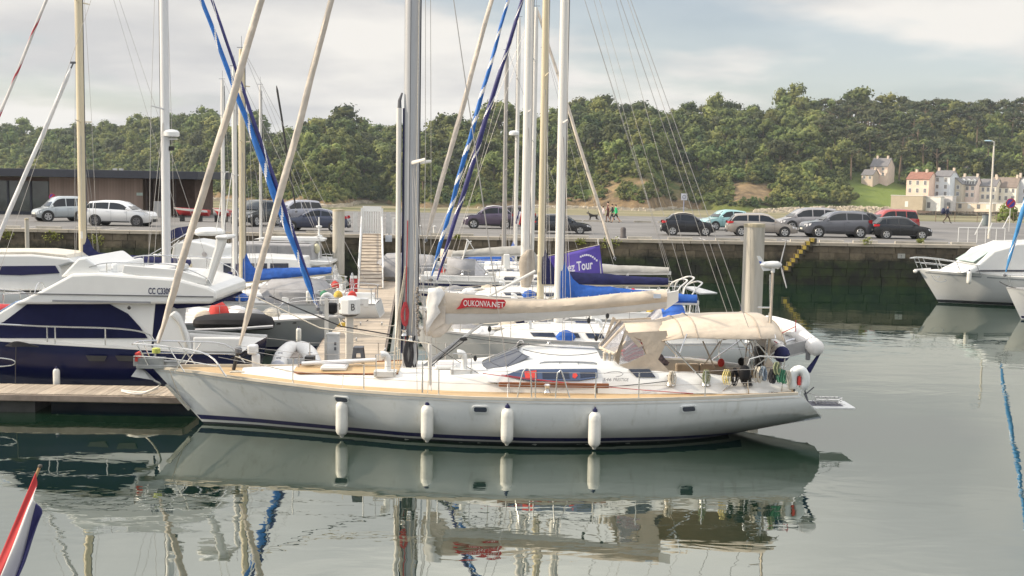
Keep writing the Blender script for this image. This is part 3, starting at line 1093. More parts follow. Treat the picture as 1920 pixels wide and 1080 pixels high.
 while x < 44:
  w_ = r.uniform(1.3, 2.1)
  o = bpy.data.objects.new('coping_stone', cb)
  COL.objects.link(o)
  o.parent = wall
  o.location = (x, -0.10 + r.uniform(-.01, .01), QZ - 0.16)
  o.scale = (w_, 0.66, 0.185)
  x += w_
 for (x, wd_, hh) in ((14.55, 0.03, 0.0),):
  pass
 # a recessed pier of darker masonry and iron ladders
 return wall

wall = make_quay()

# long low stones at the head of each parking bay
KERB = MB().box(-0.75, 0.75, -0.11, 0.11, 0, 0.15).mesh('kerb_stone', mat('kerb_stone', (0.44, 0.41, 0.35), 0.9, var=0.2, vs=2, rand=0.15))
kerbs = []
for px in (62, 135, 205, 545, 615, 838, 870, 960, 1075, 1188, 1260, 1345, 1410, 1478, 1530, 1590, 1665, 1715, 1765, 1845, 1905):
 p = on(px, 443 + (px - 960) * 0.0175 - 4, QZ)
 o = bpy.data.objects.new('parking_kerb', KERB)
 COL.objects.link(o)
 o.location = (p.x, WY + 1.05, QZ)
 tag(o, 'long low concrete parking stop on the quay edge in front of the parked cars', 'parking stop', 'parking stops along the quay edge')
for px in (1110, 1150, 1205, 1250, 1075, 1020):
 p = on(px, 415 + (px - 960) * 0.0175 - 2, QZ)
 o = bpy.data.objects.new('parking_kerb', KERB)
 COL.objects.link(o)
 o.location = (p.x, p.y, QZ)
 tag(o, 'long low concrete parking stop on the far beach side of the quay', 'parking stop', 'parking stops on the beach side')

# yellow-edged steps down the wall
stp = thing('quay_steps', 'narrow stone steps with yellow painted edges running down the harbour wall', 'steps', (0, WY, 0))
YS = [(1524, 450), (1516, 456), (1509, 464), (1502, 472), (1495, 480), (1488, 488), (1481, 495), (1475, 503)]
for i, (px, py) in enumerate(YS):
 p = at(px, py, WY - 0.35)
 MB().box(p.x - 0.16, p.x + 0.27, -0.26, -0.05, p.z - 0.20, p.z + 0.10).build('step', mat('step_stone', (0.10, 0.085, 0.06), 0.9, var=0.3, vs=2), stp)
 q = MB().box(p.x - 0.11, p.x + 0.11, -0.275, -0.265, p.z - 0.12, p.z + 0.09)
 q.box(p.x - 0.16, p.x + 0.15, -0.26, -0.06, p.z + 0.101, p.z + 0.108)
 q.build('yellow_edge', YELLOW, stp)

# weeds growing from the wall
def weed(px, py, s, label):
 r = random.Random(int(px))
 p = at(px, py, WY - 0.12)
 m = MB()
 for i in range(90):
  a, u = r.uniform(0, 2 * PI), r.uniform(0, 1)
  c = Vector((s * u * math.cos(a) * 1.2, -0.25 * r.random() * s, s * u * math.sin(a) * 0.8))
  d = Vector((r.uniform(-1, 1), r.uniform(-1, .2), r.uniform(-.6, 1))).normalized()
  q = d.orthogonal().normalized() * 0.045
  m.add([c - q, c + d * 0.06 - q * .3, c + d * 0.14 + q * .2, c + q], [(0, 1, 2, 3)])
 o = m.build('wall_plant', mat('weed_leaves', (0.20, 0.22, 0.035), 0.8, var=0.35, vs=8), None)
 o.location = p
 tag(o, label, 'plant', 'weeds growing from the quay wall')

for px, py, s, l in ((15, 440, .35, 'yellow-green weed tuft on the quay wall at the far left edge'),
      (100, 442, .5, 'wide low weed tuft on the quay wall under the silver hatchback'),
      (180, 450, .5, 'large yellow-green weed bush on the quay wall right of the cream mast'),
      (858, 444, .16, 'tiny round weed on the quay wall beside the blue and white furled sail'),
      (1089, 453, .28, 'bushy green weed on the quay wall above the purple banner'),
      (1145, 453, .6, 'broad hanging weed curtain on the quay wall beside the slanting cream stay'),
      (1625, 452, .3, 'yellowish weed patch on the quay wall under the red estate car'),
      (1725, 452, .2, 'small yellowish weed on the quay wall right of the black hatchback')):
 weed(px, py, s, l)

# ================================================================== LOW BUILDING
def building():
 Y = 66.0 * KY
 a, b = on(0, 406, QZ), on(360, 412, QZ)
 xl = at(-140, 400, Y).x
 xr = at(352, 400, Y).x
 rt = thing('harbour_building', 'long low modern building with dark flat roof, glass front and timber cladding', 'building', (0, Y, QZ))
 zt = at(150, 333, Y).z - QZ      # underside of fascia
 zr = at(150, 318, Y).z - QZ
 dark = mat('dark_fascia', (0.030, 0.034, 0.048), 0.6, var=0.1)
 r_ = MB()
 r_.box(xl - 1, at(372, 330, Y - 1.4).x, -1.6, 11, zt + 0.02, zr)
 r_.build('roof', dark, rt, bevel=0.03)
 xs0 = at(93, 380, Y).x
 xc1 = at(268, 380, Y).x
 wood = mat('timber_cladding', (0.27, 0.195, 0.15), 0.85, var=0.2, vs=2, stretch=(3, 3, .3))
 MB().box(xs0, xc1, 0.06, 8, 0, zt).build('wall', wood, rt)
 n = 0
 x = xs0
 brd = MB().box(0.006, 0.994, 0, 1, 0, 1).mesh('plank', mat('timber_board', (0.30, 0.225, 0.185), 0.85, var=0.14, vs=2, stretch=(3, 3, .3), rand=0.12))
 while x < xc1 - 0.05:
  o = bpy.data.objects.new('plank', brd)
  COL.objects.link(o); o.parent = rt
  o.location = (x, 0.0, 0.0); o.scale = (0.24, 0.05, zt - 0.01)
  x += 0.24
 # dark porch with posts
 MB().box(xc1 + 0.02, xr, 2.2, 8, 0, zt - .01).build('porch_wall', mat('porch_brown', (0.10, 0.06, 0.045), 0.8, var=0.2), rt)
 for px in (274, 281, 289, 326):
  xx = at(px, 380, Y).x
  MB().box(xx - .09, xx + .09, 0.1, 0.35, 0, zt - .01).build('post', mat('porch_post', (0.055, 0.035, 0.03), 0.7), rt)
 xx = at(303, 390, Y - 1).x
 MB().box(xx - .55, xx + .35, -1.3, -0.9, 0, 1.3).build('bin_box', mat('grey_box', (0.36, 0.36, 0.36), 0.7), rt)
 # glazing: panes between dark mullions
 gl = mat('shop_glass', (0.05, 0.06, 0.055), 0.04, var=0.5, vs=0.5, spec=0.9)
 x = xl
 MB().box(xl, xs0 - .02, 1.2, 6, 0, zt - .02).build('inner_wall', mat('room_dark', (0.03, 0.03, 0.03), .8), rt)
 edges = [-140, -80, -35, 14, 57, 92]
 for i in range(len(edges) - 1):
  x0, x1 = at(edges[i], 380, Y).x, at(edges[i + 1], 380, Y).x
  MB().box(x0 + .12, x1 - .07, 0.10, 0.13, 0.25, zt - .35).build('pane', gl, rt)
  MB().box(x0 - .04, x0 + .11, 0.02, 0.22, 0, zt - .02).build('mullion', dark, rt)
 MB().box(xl, xs0 - .01, 0.0, 0.3, zt - .34, zt - .01).build('header', mat('brown_soffit', (0.09, 0.055, 0.04), .8), rt)
 MB().box(xl, xs0 - .01, 0.0, 0.3, 0, 0.24).build('plinth', dark, rt)
 xx = at(262, 364, Y).x
 zz = at(262, 364, Y).z - QZ
 MB().box(xx - .25, xx + .25, -0.04, -0.01, zz - .12, zz + .12).build('name_plate', mat('pale_green_plate', (0.45, 0.55, 0.50), .6), rt)
 for px in (206, 218):
  xx = at(px, 318, Y).x
  MB().box(xx - .12, xx + .12, 1, 1.4, zr, zr + 0.16).build('roof_vent', GALV, rt)

building()

# ================================================================== HOUSES ON THE SHORE
PALEW = mat('window_white', (0.70, 0.70, 0.68), 0.5, var=0.05)
WINB = mat('house_window', (0.16, 0.16, 0.17), 0.2, var=0.2, spec=0.7)

def house(label, x0, x1, ybase, ytop, yroof, wallc, roofc, rows, cols, Y=292.0, depth=8.0, rz=0.0, gable=False, dormers=0, chims=(0.1, 0.9), roofmat=None, white_frames=True, group=None):
 """front wall from pixel x0 to x1, ground ybase, eaves ytop, ridge yroof"""
 Y *= KY
 c = at((x0 + x1) / 2, ybase, Y)
 s = Y / FOC * 1.0
 W = (x1 - x0) * s / math.cos(rz)
 ze = at((x0 + x1) / 2, ytop, Y).z
 zr = at((x0 + x1) / 2, yroof, Y + depth / 2).z
 zb = c.z - 1.5
 rt = thing('house', label, 'house', (c.x, Y, zb), rz, group)
 wm = mat('render_%02x%02x%02x' % tuple(int(v * 255) for v in wallc), wallc, 0.85, var=0.08, vs=0.6)
 rm = roofmat or SLATE
 H1, H2 = ze - zb, zr - zb
 w = MB()
 w.box(-W / 2, W / 2, 0, depth, -5, H1)
 ro = MB()
 if gable:
  w.add([(-W / 2, 0, H1), (W / 2, 0, H1), (0, 0, H2), (-W / 2, depth, H1), (W / 2, depth, H1), (0, depth, H2)], [(0, 1, 2), (3, 5, 4)])
  for sgn in (-1, 1):
   d = Vector((sgn * W / 2, 0, H1 - H2)).normalized() * 0.3
   a = Vector((sgn * W / 2, 0, H1)) + d
   ro.sheet([(0, -.25, H2 + .1), (0, depth + .2, H2 + .1), (a.x, depth + .2, a.z + .1), (a.x, -.25, a.z + .1)], 0.18)
 else:
  w.add([(-W / 2, 0, H1), (-W / 2, depth, H1), (-W / 2, depth / 2, H2), (W / 2, 0, H1), (W / 2, depth, H1), (W / 2, depth / 2, H2)], [(0, 2, 1), (3, 4, 5)])
  k = (H2 - H1) / (depth / 2)
  for (ya, za, yb, zb_) in ((-.3, H1 - .3 * k, depth / 2, H2), (depth + .3, H1 - .3 * k, depth / 2, H2)):
   ro.sheet([(-W / 2 - .2, ya, za + .1), (W / 2 + .2, ya, za + .1), (W / 2 + .2, yb, zb_ + .1), (-W / 2 - .2, yb, zb_ + .1)], 0.18)
 w.build('wall', wm, rt)
 ro.build('roof', rm, rt)
 for r_ in range(rows):
  zz = 1.5 + (H1 - 1.5) * (r_ + 0.28) / rows
  hh = min(1.5, (H1 - 1.5) / rows * 0.52)
  for q in range(cols):
   xx = -W / 2 + W * (q + .5) / cols
   ww = min(0.42, W / cols * 0.22)
   f = MB().box(xx - ww - .14, xx + ww + .14, -0.06, -0.01, zz - .14, zz + hh + .14).build('window', PALEW, rt)
   for sg in (-1, 1):
    MB().box(xx + (0.04 if sg > 0 else -ww), xx + (ww if sg > 0 else -.04), -0.09, -0.065, zz, zz + hh).build('pane', WINB, f)
 for q in range(dormers):
  xx = -W / 2 + W * (q + .5) / dormers
  MB().box(xx - .6, xx + .6, 0.2, 2.2, H1 + .1, H1 + 1.6).prism([(xx - .75, H1 + 1.6), (xx + .75, H1 + 1.6), (xx, H1 + 2.3)], 0.1, 2.4).build('dormer', PALEW, rt)
  MB().box(xx - .35, xx + .35, 0.14, 0.18, H1 + .4, H1 + 1.4).build('dormer_pane', WINB, rt)
 for cq in chims:
  xx = -W / 2 + W * cq
  MB().box(xx - .35, xx + .35, depth / 2 - .5, depth / 2 + .5, H2 - .8, H2 + 1.1).build('chimney', mat('chimney_render', (0.62, 0.52, 0.42), .85, var=.1), rt)
 return rt

TILE = mat('roof_tile_red', (0.26, 0.125, 0.09), 0.85, var=0.2, vs=1)
BROWNR = mat('roof_brown_slate', (0.20, 0.16, 0.135), 0.85, var=0.15, vs=1)
RZ = rad(-30)
house('pink villa with red tiled roof standing left of the grey gabled house', 1703, 1736, 365, 336, 323, (0.74, 0.56, 0.45), None, 2, 3, 286, 9, rad(-38), roofmat=TILE, chims=(.25, .7))
house('tall pale grey gabled house with white bay windows beside the pink villa', 1752, 1776, 370, 331, 320, (0.62, 0.66, 0.70), None, 3, 2, 287, 10, rad(-38), chims=(.05, .95))
house('narrow ochre stone gable house between the grey house and the dormer house', 1777, 1799, 370, 345, 333, (0.54, 0.48, 0.38), None, 2, 2, 289, 9, rad(-38), gable=True, chims=())
house('pinkish house with three white dormers in a slate roof', 1801, 1824, 372, 347, 331, (0.80, 0.66, 0.58), None, 2, 3, 290, 8, rad(-38), dormers=3)
house('long cream terrace house with grey roof behind the street lamp', 1824, 1860, 376, 349, 336, (0.82, 0.75, 0.62), None, 2, 5, 291, 8, rad(-38))
house('cream terrace house with brown roof left of the end house', 1861, 1898, 379, 351, 333, (0.82, 0.77, 0.66), None, 2, 4, 291, 8, rad(-38), roofmat=BROWNR)
house('pale grey gable-ended house at the right end of the shore row', 1900, 1940, 380, 352, 330, (0.58, 0.60, 0.64), None, 2, 3, 290, 10, rad(-38), gable=True, chims=(.2,))
house('tall pink house with steep slate roof alone among the hillside trees', 1634, 1660, 332, 312, 297, (0.74, 0.58, 0.50), None, 2, 2, 322, 8, rad(-38), gable=False, chims=(.2, .8))
house('low annexe with dark roof beside the tall pink hillside house', 1617, 1634, 338, 328, 318, (0.56, 0.46, 0.38), None, 1, 2, 319, 7, rad(-38), chims=(.9,))
house('small white gabled house high on the ridge behind the main mast', 784, 801, 266, 258, 250, (0.66, 0.68, 0.70), None, 1, 2, 425, 8, 0, gable=True, chims=())
house('cream house on the ridge behind the radar mast', 948, 974, 274, 250, 240, (0.62, 0.52, 0.38), None, 2, 2, 400, 8, 0, chims=(.5,))
house('white cottage peeping through trees on the far left ridge', 338, 354, 252, 245, 240, (0.66, 0.67, 0.68), None, 1, 2, 520, 7, 0, chims=())
house('pale blue garden shed on the slope above the terrace houses', 1812, 1820, 326, 316, 312, (0.45, 0.62, 0.62), None, 1, 1, 330, 4, 0, gable=True, chims=())

def flatbox(name, label, cat, x0, x1, yb, yt, Y, col, rz=rad(-38), doors=0):
 Y *= KY
 c = at((x0 + x1) / 2, yb, Y)
 zt = at((x0 + x1) / 2, yt, Y).z
 W = (x1 - x0) * Y / FOC / math.cos(rz)
 rt = thing(name, label, cat, (c.x, Y, c.z - 1), rz)
 H_ = zt - c.z + 1
 MB().box(-W / 2, W / 2, 0, 4, 0, H_).build('wall', mat('render_%02x%02x%02x' % tuple(int(v * 255) for v in col), col, 0.85, var=0.08, vs=.6), rt)
 MB().box(-W / 2 - .15, W / 2 + .15, -.15, 4.1, H_, H_ + .15).build('coping', PALEW, rt)
 for i in range(doors):
  xx = -W / 2 + W * (i + .5) / doors
  MB().box(xx - .55, xx + .55, -.06, -.01, 1, min(H_ - .3, 3)).build('door', WINB if i % 2 else PALEW, rt)

flatbox('sea_wall', 'beige rendered sea wall below the pink villa at the beach', 'wall', 1676, 1723, 388, 367, 281, (0.42, 0.36, 0.27), doors=1)
flatbox('boathouse', 'long white boathouse with doors on the beach wall below the grey house', 'boathouse', 1724, 1758, 390, 369, 280, (0.70, 0.69, 0.66), doors=3)
flatbox('boathouse', 'second pale boathouse under a flat terrace right of the long white one', 'boathouse', 1761, 1782, 390, 368, 281, (0.56, 0.54, 0.54), doors=2)
flatbox('garden_wall', 'cream garden wall in front of the terrace houses on the beach', 'wall', 1784, 1850, 391, 381, 281, (0.66, 0.57, 0.46), doors=5)
flatbox('garden_wall', 'white garden wall at the right end of the shore houses', 'wall', 1851, 1945, 392, 382, 281, (0.72, 0.68, 0.60), doors=3)

# ------------------------------------------------------------------ the morning haze over the bay
def haze():
 m = bpy.data.materials.new('haze')
 m.use_nodes = True
 t = m.node_tree
 t.nodes.remove(t.nodes['Principled BSDF'])
 v = nn(t, 'ShaderNodeVolumePrincipled')
 v.inputs['Color'].default_value = (0.80, 0.90, 1.0, 1)
 v.inputs['Density'].default_value = 0.00014
 v.inputs['Anisotropy'].default_value = 0.0
 lk(t, v.outputs[0], t.nodes['Material Output'].inputs['Volume'])
 o = MB().box(-1500, 1500, -90, 1460, -6, 62).build('haze', m, kind='stuff')

haze()

# ================================================================== MAIN YACHT
class Hull:
 """sailing hull in its own axes: bow towards -x, sections from keel (s=0) to sheer (s=1)"""

 def __init__(h, xb, xs, beam, sheer, zb, rake=1.1, counter=0.5, full=0.95, depth=0.7, breadth=None):
  h.xb, h.xs, h.beam, h.rake, h.counter, h.full = xb, xs, beam, rake, counter, full
  h.sheer = sheer
  h.zbt = zb
  h.br = breadth or [(0, .012), (.05, .2), (.1, .36), (.2, .60), (.3, .78), (.4, .91), (.5, .98), (.6, 1), (.7, .98), (.8, .93), (.9, .84), (1, .72)]

 def sh(h, t): return interp(h.sheer, t)
 def zb(h, t): return interp(h.zbt, t)
 def b(h, t): return interp(h.br, t) * h.beam / 2

 def x(h, t, s):
  return lerp(h.xb, h.xs, t) + (1 - s) * h.rake * (1 - t) ** 5 + (1 - s) * h.counter * t ** 6

 def y(h, t, s):
  k = interp([(0, .0), (.12, .18), (.4, .8), (.6, h.full), (1, h.full)], t)
  return h.b(t) * ((1 - k) * (s * .8 + .2 * s * s) + k * math.sqrt(max(0, 1 - (1 - s) ** 2.2)))

 def pt(h, t, s, side=-1, out=0.0):
  zb, sh = h.zb(t), h.sh(t)
  return Vector((h.x(t, s), side * (h.y(t, s) + out), lerp(zb, sh, s)))

 def tz(h, t, z):
  return (z - h.zb(t)) / (h.sh(t) - h.zb(t))

 def t_of(h, x, s=1.0):
  lo, hi = 0.0, 1.0
  for _ in range(30):
   m = (lo + hi) / 2
   if h.x(m, s) < x: lo = m
   else: hi = m
  return lo

 def shell(h, N=46, S=14):
  m = MB()
  rows = []
  for i in range(N + 1):
   t = (i / N) ** 1.25
   row = [h.pt(t, j / S, -1) for j in range(S, 0, -1)] + [h.pt(t, 0, -1)] + [h.pt(t, j / S, 1) for j in range(1, S + 1)]
   rows.append(row)
  m.grid(rows)
  n = len(rows[0])
  m.add(rows[-1], [tuple(range(n))])
  return m

 def band(h, z0, z1, out=0.004, t0=0.0, t1=1.0, N=60, side=-1, zf=None):
  """strip that follows the topsides between two heights"""
  m = MB()
  rows = []
  for i in range(N + 1):
   t = lerp(t0, t1, i / N)
   a = zf(t) if zf else (z0, z1)
   rows.append([h.pt(t, min(1, max(0, h.tz(t, lerp(a[0], a[1], j / 3)))), side, out) for j in range(4)])
  return m.grid(rows)

 def deck(h, drop=0.03, inset=0.0, camber=0.04, N=44, t0=0.0, t1=1.0):
  m = MB()
  rows = []
  for i in range(N + 1):
   t = lerp(t0, t1, (i / N) ** 1.2)
   b = max(0.004, h.b(t) - inset)
   rows.append([Vector((h.x(t, 1), y * b, h.sh(t) - drop + camber * (1 - y * y) * min(1, b))) for y in (-1, -.75, -.4, 0, .4, .75, 1)])
  return m.grid(rows)

 def rail(h, w=0.03, hgt=0.05, N=60, t0=0.0, t1=1.0, side=-1):
  m = MB()
  rows = []
  for i in range(N + 1):
   t = lerp(t0, t1, (i / N) ** 1.2)
   p = h.pt(t, 1, side)
   y0, y1 = p.y + side * 0.006, p.y - side * w
   rows.append([Vector((p.x, y0, p.z - .02)), Vector((p.x, y0, p.z + hgt)), Vector((p.x, y1, p.z + hgt)), Vector((p.x, y1, p.z - .02))])
  return m.grid(rows, 0, True, True)

def wires(parent, pairs, r, m, name='wire', n=5):
 for a in pairs:
  MB().tube(list(a), r, n).build(name, m, parent)

MY = thing('sailing_yacht', 'large white sailing yacht with teak deck, beige boom cover and bimini across the foreground', 'sailing yacht', (0, 27.46, 0), rad(1.4))
xb = lp(MY, 286, 692, 0).x
xst = lp(MY, 1491, 738, -1.5).x
HM = Hull(xb, xst, 4.7,
    [(0, 1.36), (.08, 1.33), (.15, 1.27), (.3, 1.17), (.5, 1.13), (.7, 1.13), (.85, 1.17), (1, 1.23)],
    [(0, -.22), (.06, -.32), (.2, -.55), (.45, -.75), (.65, -.62), (.8, -.30), (.88, -.04), (1, .38)], rake=1.42, counter=0.95,
    breadth=[(0, .012), (.05, .15), (.1, .27), (.2, .50), (.3, .70), (.4, .86), (.5, .96), (.6, 1), (.7, .99), (.8, .94), (.9, .86), (1, .74)])
HM.shell(60, 18).build('hull', HULLW, MY, smooth=True)
for sd_ in (-1, 1):
 HM.band(.10, .19, 0.005, 0.004, .90, side=sd_, zf=lambda t: (.085 + .03 * (1 - t), .175 + .05 * (1 - t))).build('boot_stripe', NAVY, MY, smooth=True)
 HM.band(-.6, .045, 0.006, 0.0, .885, side=sd_, zf=lambda t: (HM.zb(t) + .02, .05)).build('waterline_band', ANTIF, MY, smooth=True)
 HM.rail(0.045, 0.045, side=sd_, t0=0.004).build('toe_rail', mat('toerail', (.62, .56, .46), .5, var=.1), MY)
 HM.band(0, 0, 0.012, 0.006, 1.0, side=sd_, zf=lambda t: (HM.sh(t) - .085, HM.sh(t) - .055)).build('rubbing_strake', mat('strake_white', (.72, .70, .66), .4), MY, smooth=True)
HM.deck(0.02, 0.05).build('deck', TEAK, MY, smooth=True)

# hull portlights
for px, py in ((641, 748), (901, 767), (1291, 766)):
 p = lp(MY, px, py, -2.1)
 t = HM.t_of(p.x)
 s = HM.tz(t, p.z)
 q = HM.pt(t, s, -1)
 for _ in range(3):
  p = lp(MY, px, py, q.y); t = HM.t_of(p.x, s); s = HM.tz(t, p.z); q = HM.pt(t, s, -1)
 q2 = HM.pt(t, s + .06, -1); q3 = HM.pt(min(1, t + .02), s, -1)
 uz = (q2 - q).normalized(); ux = (q3 - q).normalized(); n_ = uz.cross(ux).normalized()
 if n_.y > 0: n_ = -n_

 def rr(hw, hh, k=6):
  out = []
  rc = hh * .7
  for cx_, cy_, a0 in ((hw - rc, hh - rc, 0), (-hw + rc, hh - rc, 1), (-hw + rc, -hh + rc, 2), (hw - rc, -hh + rc, 3)):
   for i in range(k):
    a = (a0 + i / (k - 1)) * PI / 2
    out.append(q + ux * (cx_ + rc * math.cos(a)) + uz * (cy_ + rc * math.sin(a)) + n_ * 0.016)
  return out
 f = MB().sheet(rr(.185, .085), 0.03, n_).build('portlight', mat('portlight_frame', (.70, .72, .71), .35), MY)
 MB().sheet([v + n_ * .010 for v in rr(.145, .058)], 0.02, n_).build('pane', GLASS, f)

# bow fitting, anchor and plates
bp_ = lp(MY, 268, 684, 0)
m = MB()
m.box(xb - .34, xb + .62, -.17, .17, 1.45, 1.54)
m.box(xb - .42, xb + .3, -.13, -.09, 1.50, 1.70); m.box(xb - .42, xb + .3, .09, .13, 1.50, 1.70)
m.lathe([(.07, -.09), (.05, 0), (.07, .09)], 10, (xb - .36, 0, 1.58), 'y')
m.build('bow_roller', mat('dull_steel', (.30, .31, .31), .45, .6, var=.2), MY, bevel=.01).location.z = -.10
m = MB()
m.tube([(xb - .30, 0, 1.50), (xb - .1, 0, 1.60), (xb + .8, 0, 1.60)], .035, 6)
m.add([(xb - .30, -.02, 1.52), (xb - .46, -.18, 1.26), (xb - .02, -.12, 1.18), (xb + .12, 0, 1.10), (xb - .02, .12, 1.18), (xb - .46, .18, 1.26)], [(0, 1, 2), (0, 2, 3), (0, 3, 4), (0, 4, 5), (0, 5, 1), (1, 5, 4, 3, 2)])
m.build('anchor', mat('galvanised_anchor', (.36, .37, .37), .6, .3, var=.2), MY).location.z = -.10
# stem guard plates
pa, pb = lp(MY, 312, 721, 0), lp(MY, 357, 768, 0)
m = MB()
for sg in (-1, 1):
 m.sheet([pa + Vector((-.02, sg * .05, 0)), pa + Vector((.10, sg * .14, .02)), pb + Vector((.04, sg * .10, .06)), pb + Vector((-.04, sg * .02, -.02))], .02)
m.build('stem_plate', mat('dull_steel', (.30, .31, .31)), MY)
wires(MY, [sag(lp(MY, 318, 694, -.45), lp(MY, 350, 762, -.1), .1)], .012, ROPE, 'anchor_snubber')

# pulpit
m = MB()
pt_ = [(xb + 2.0, 1.02, 1.47), (xb + 1.55, .86, 1.95), (xb + .55, .46, 2.07), (xb - .28, .26, 2.10), (xb - .46, 0, 2.06), (xb - .28, -.26, 2.10), (xb + .55, -.46, 2.07), (xb + 1.55, -.86, 1.95), (xb + 2.0, -1.02, 1.47)]
m.tube(arc(pt_, 4), .019, 7)
m.tube(arc([(xb + 1.75, .92, 1.70), (xb + .6, .44, 1.78), (xb - .30, .22, 1.80), (xb - .40, 0, 1.76), (xb - .30, -.22, 1.80), (xb + .6, -.44, 1.78), (xb + 1.75, -.92, 1.70)], 4), .014, 6)
for sg in (-1, 1):
 m.tube([(xb - .30, sg * .24, 2.1), (xb - .02, sg * .14, 1.5)], .016, 6)
 m.tube([(xb + .5, sg * .44, 2.07), (xb + .9, sg * .52, 1.48)], .016, 6)
 m.tube([(xb + 1.0, sg * .66, 2.0), (xb + .65, sg * .44, 1.48)], .014, 6)
m.build('pulpit', STEEL, MY, smooth=True).location.z = -.14
m = MB().box(xb - .37, xb - .31, -.16, .16, 1.66, 1.86)
m.build('bow_light_bracket', REDC, MY).location.z = -.14
MB().box(xb - .375, xb - .372, -.08, .10, 1.70, 1.84).build('white_panel', PALEW, MY).location.z = -.14

# ---- deck mouldings
def loft(sections, crown=0.05, k=9, sq=0.6):
 """sections: (x, half width at the foot, half width at the top, z foot, z top)"""
 m = MB()
 rows = []
 for x, wf, wt, zf, zt in sections:
  row = [Vector((x, -wf, zf)), Vector((x, -lerp(wf, wt, .55), lerp(zf, zt, .6)))]
  row += [Vector((x, -wt * 1.0, lerp(zf, zt, .93)))]
  for j in range(k):
   u = -1 + 2 * (j + .0) / (k - 1)
   row.append(Vector((x, u * wt * .94, zt + crown * (1 - u * u))))
  row += [Vector((x, wt, lerp(zf, zt, .93))), Vector((x, lerp(wf, wt, .55), lerp(zf, zt, .6))), Vector((x, wf, zf))]
  rows.append(row)
 m.grid(rows)
 n = len(rows[0])
 m.add(rows[0], [tuple(range(n))])
 m.add(rows[-1], [tuple(range(n))])
 return m

def X(px, py=700, lat=-1.3): return lp(MY, px, py, lat).x

def zdeck(x): return HM.sh(HM.t_of(x)) + .0

tr = []
for px, w0, w1, h_ in ((452, .28, .20, .05), (480, .42, .34, .09), (560, .80, .66, .15), (650, 1.12, .98, .21), (760, 1.38, 1.22, .28), (860, 1.50, 1.34, .34), (915, 1.55, 1.40, .40), (960, 1.58, 1.42, .42), (1120, 1.60, 1.45, .42)):
 x = X(px, 700, -w0)
 tr.append((x, w0 * .93, w1 * .93, zdeck(x), zdeck(x) + h_))
loft(tr, .06).build('coachroof', DECKW, MY, smooth=True)
# tan panels on the forward coachroof
m = MB()
rows = []
for px, w in ((556, .50), (566, .62), (650, .80), (740, 1.0), (752, .95)):
 x = X(px, 690, 0)
 zt = interp([(s[0], s[4]) for s in tr], x) + .004
 rows.append([Vector((x, u * w, zt + .06 * (1 - (u * w / interp([(s[0], s[2]) for s in tr], x)) ** 2) + .006)) for u in (-1, -.6, -.2, .2, .6, 1)])
m.grid(rows).build('foredeck_teak', TEAK, MY, smooth=True)
rows2 = [[r[0] + Vector((0, -.0, .012)), r[0] + Vector((0, -.05, .012))] for r in rows]
MB().tube([r[0] + Vector((0, -.02, .01)) for r in rows], .018, 5).tube([r[-1] + Vector((0, .02, .01)) for r in rows], .018, 5).build('teak_border', TEAKV, MY)

def hatch(pxc, w, l, z=None, lat=0.0, name='deck_hatch'):
 x = X(pxc, 690, lat)
 zt = interp([(s[0], s[4]) for s in tr], x) + .055 if z is None else z
 f = MB().box(x - l / 2, x + l / 2, lat - w / 2, lat + w / 2, zt, zt + .09).build(name, WHITE, MY, bevel=.03)
 MB().box(x - l / 2 + .06, x + l / 2 - .06, lat - w / 2 + .06, lat + w / 2 - .06, zt + .091, zt + .100).build('pane', mat('hatch_cover', (.60, .58, .60), .7), f)

hatch(628, .6, .62, lat=-.25)
hatch(836, .5, .5, lat=-.4)

# deck saloon
sal = []
for px, py, wt, zt in ((914, 0, 1.34, 1.53), (948, 0, 1.26, 1.68), (984, 0, 1.16, 1.85), (1030, 0, 1.15, 1.90), (1080, 0, 1.15, 1.89), (1128, 0, 1.12, 1.86)):
 x = X(px, 690, -1.2)
 sal.append((x, 1.46, wt, 1.36, zt))
loft(sal, .07).build('deck_saloon', WHITE, MY, smooth=True)
# dark raked windscreen
m = MB()
x0, x1 = X(906, 690, -1.25) + .02, X(980, 665, -1.1)
rows = []
for i in range(7):
 u = -1 + 2 * i / 6
 rows.append([Vector((x0 + .30 * abs(u) ** 2 - .02, u * 1.30, 1.50 + .03 * (1 - u * u))), Vector((x1 + .28 * abs(u) ** 2.5 - .06, u * 1.12, 1.87 + .05 * (1 - u * u)))])
rows = [[r[0] + Vector((-.045, 0, .045)), r[1] + Vector((-.045, 0, .045))] for r in rows]
m.grid(rows).build('windscreen', GLASS, MY, smooth=True)
# near and far side windows
for sg in (-1, 1):
 def sp(px, py):
  p = lp(MY, px, py, -1.40)
  y = 1.475 - (p.z - 1.36) * .62
  return Vector((p.x, sg * (y + .02), p.z))
 f = MB().sheet([sp(946, 704), sp(978, 694), sp(1120, 693), sp(1120, 708), sp(1086, 713), sp(990, 713)], .03, (0, sg, .62)).build('saloon_window', BLUEG, MY)
 MB().sheet([sp(1017, 699), sp(1066, 699), sp(1068, 710), sp(1017, 710)], .045, (0, sg, .62)).build('pane', GLASS, f)
 MB().sheet([sp(1088, 699), sp(1116, 699), sp(1116, 706), sp(1088, 709)], .045, (0, sg, .62)).build('pane', GLASS, f)
 if sg < 0:
  MB().sheet([sp(983, 698), sp(1006, 696), sp(1006, 709), sp(985, 709)], .047, (0, sg, .62)).build('red_curtain', REDC, f)
  MB().sheet([sp(1074, 702), sp(1080, 700), sp(1083, 705), sp(1078, 710), sp(1073, 708)], .047, (0, sg, .62)).build('red_sticker', REDC, f)
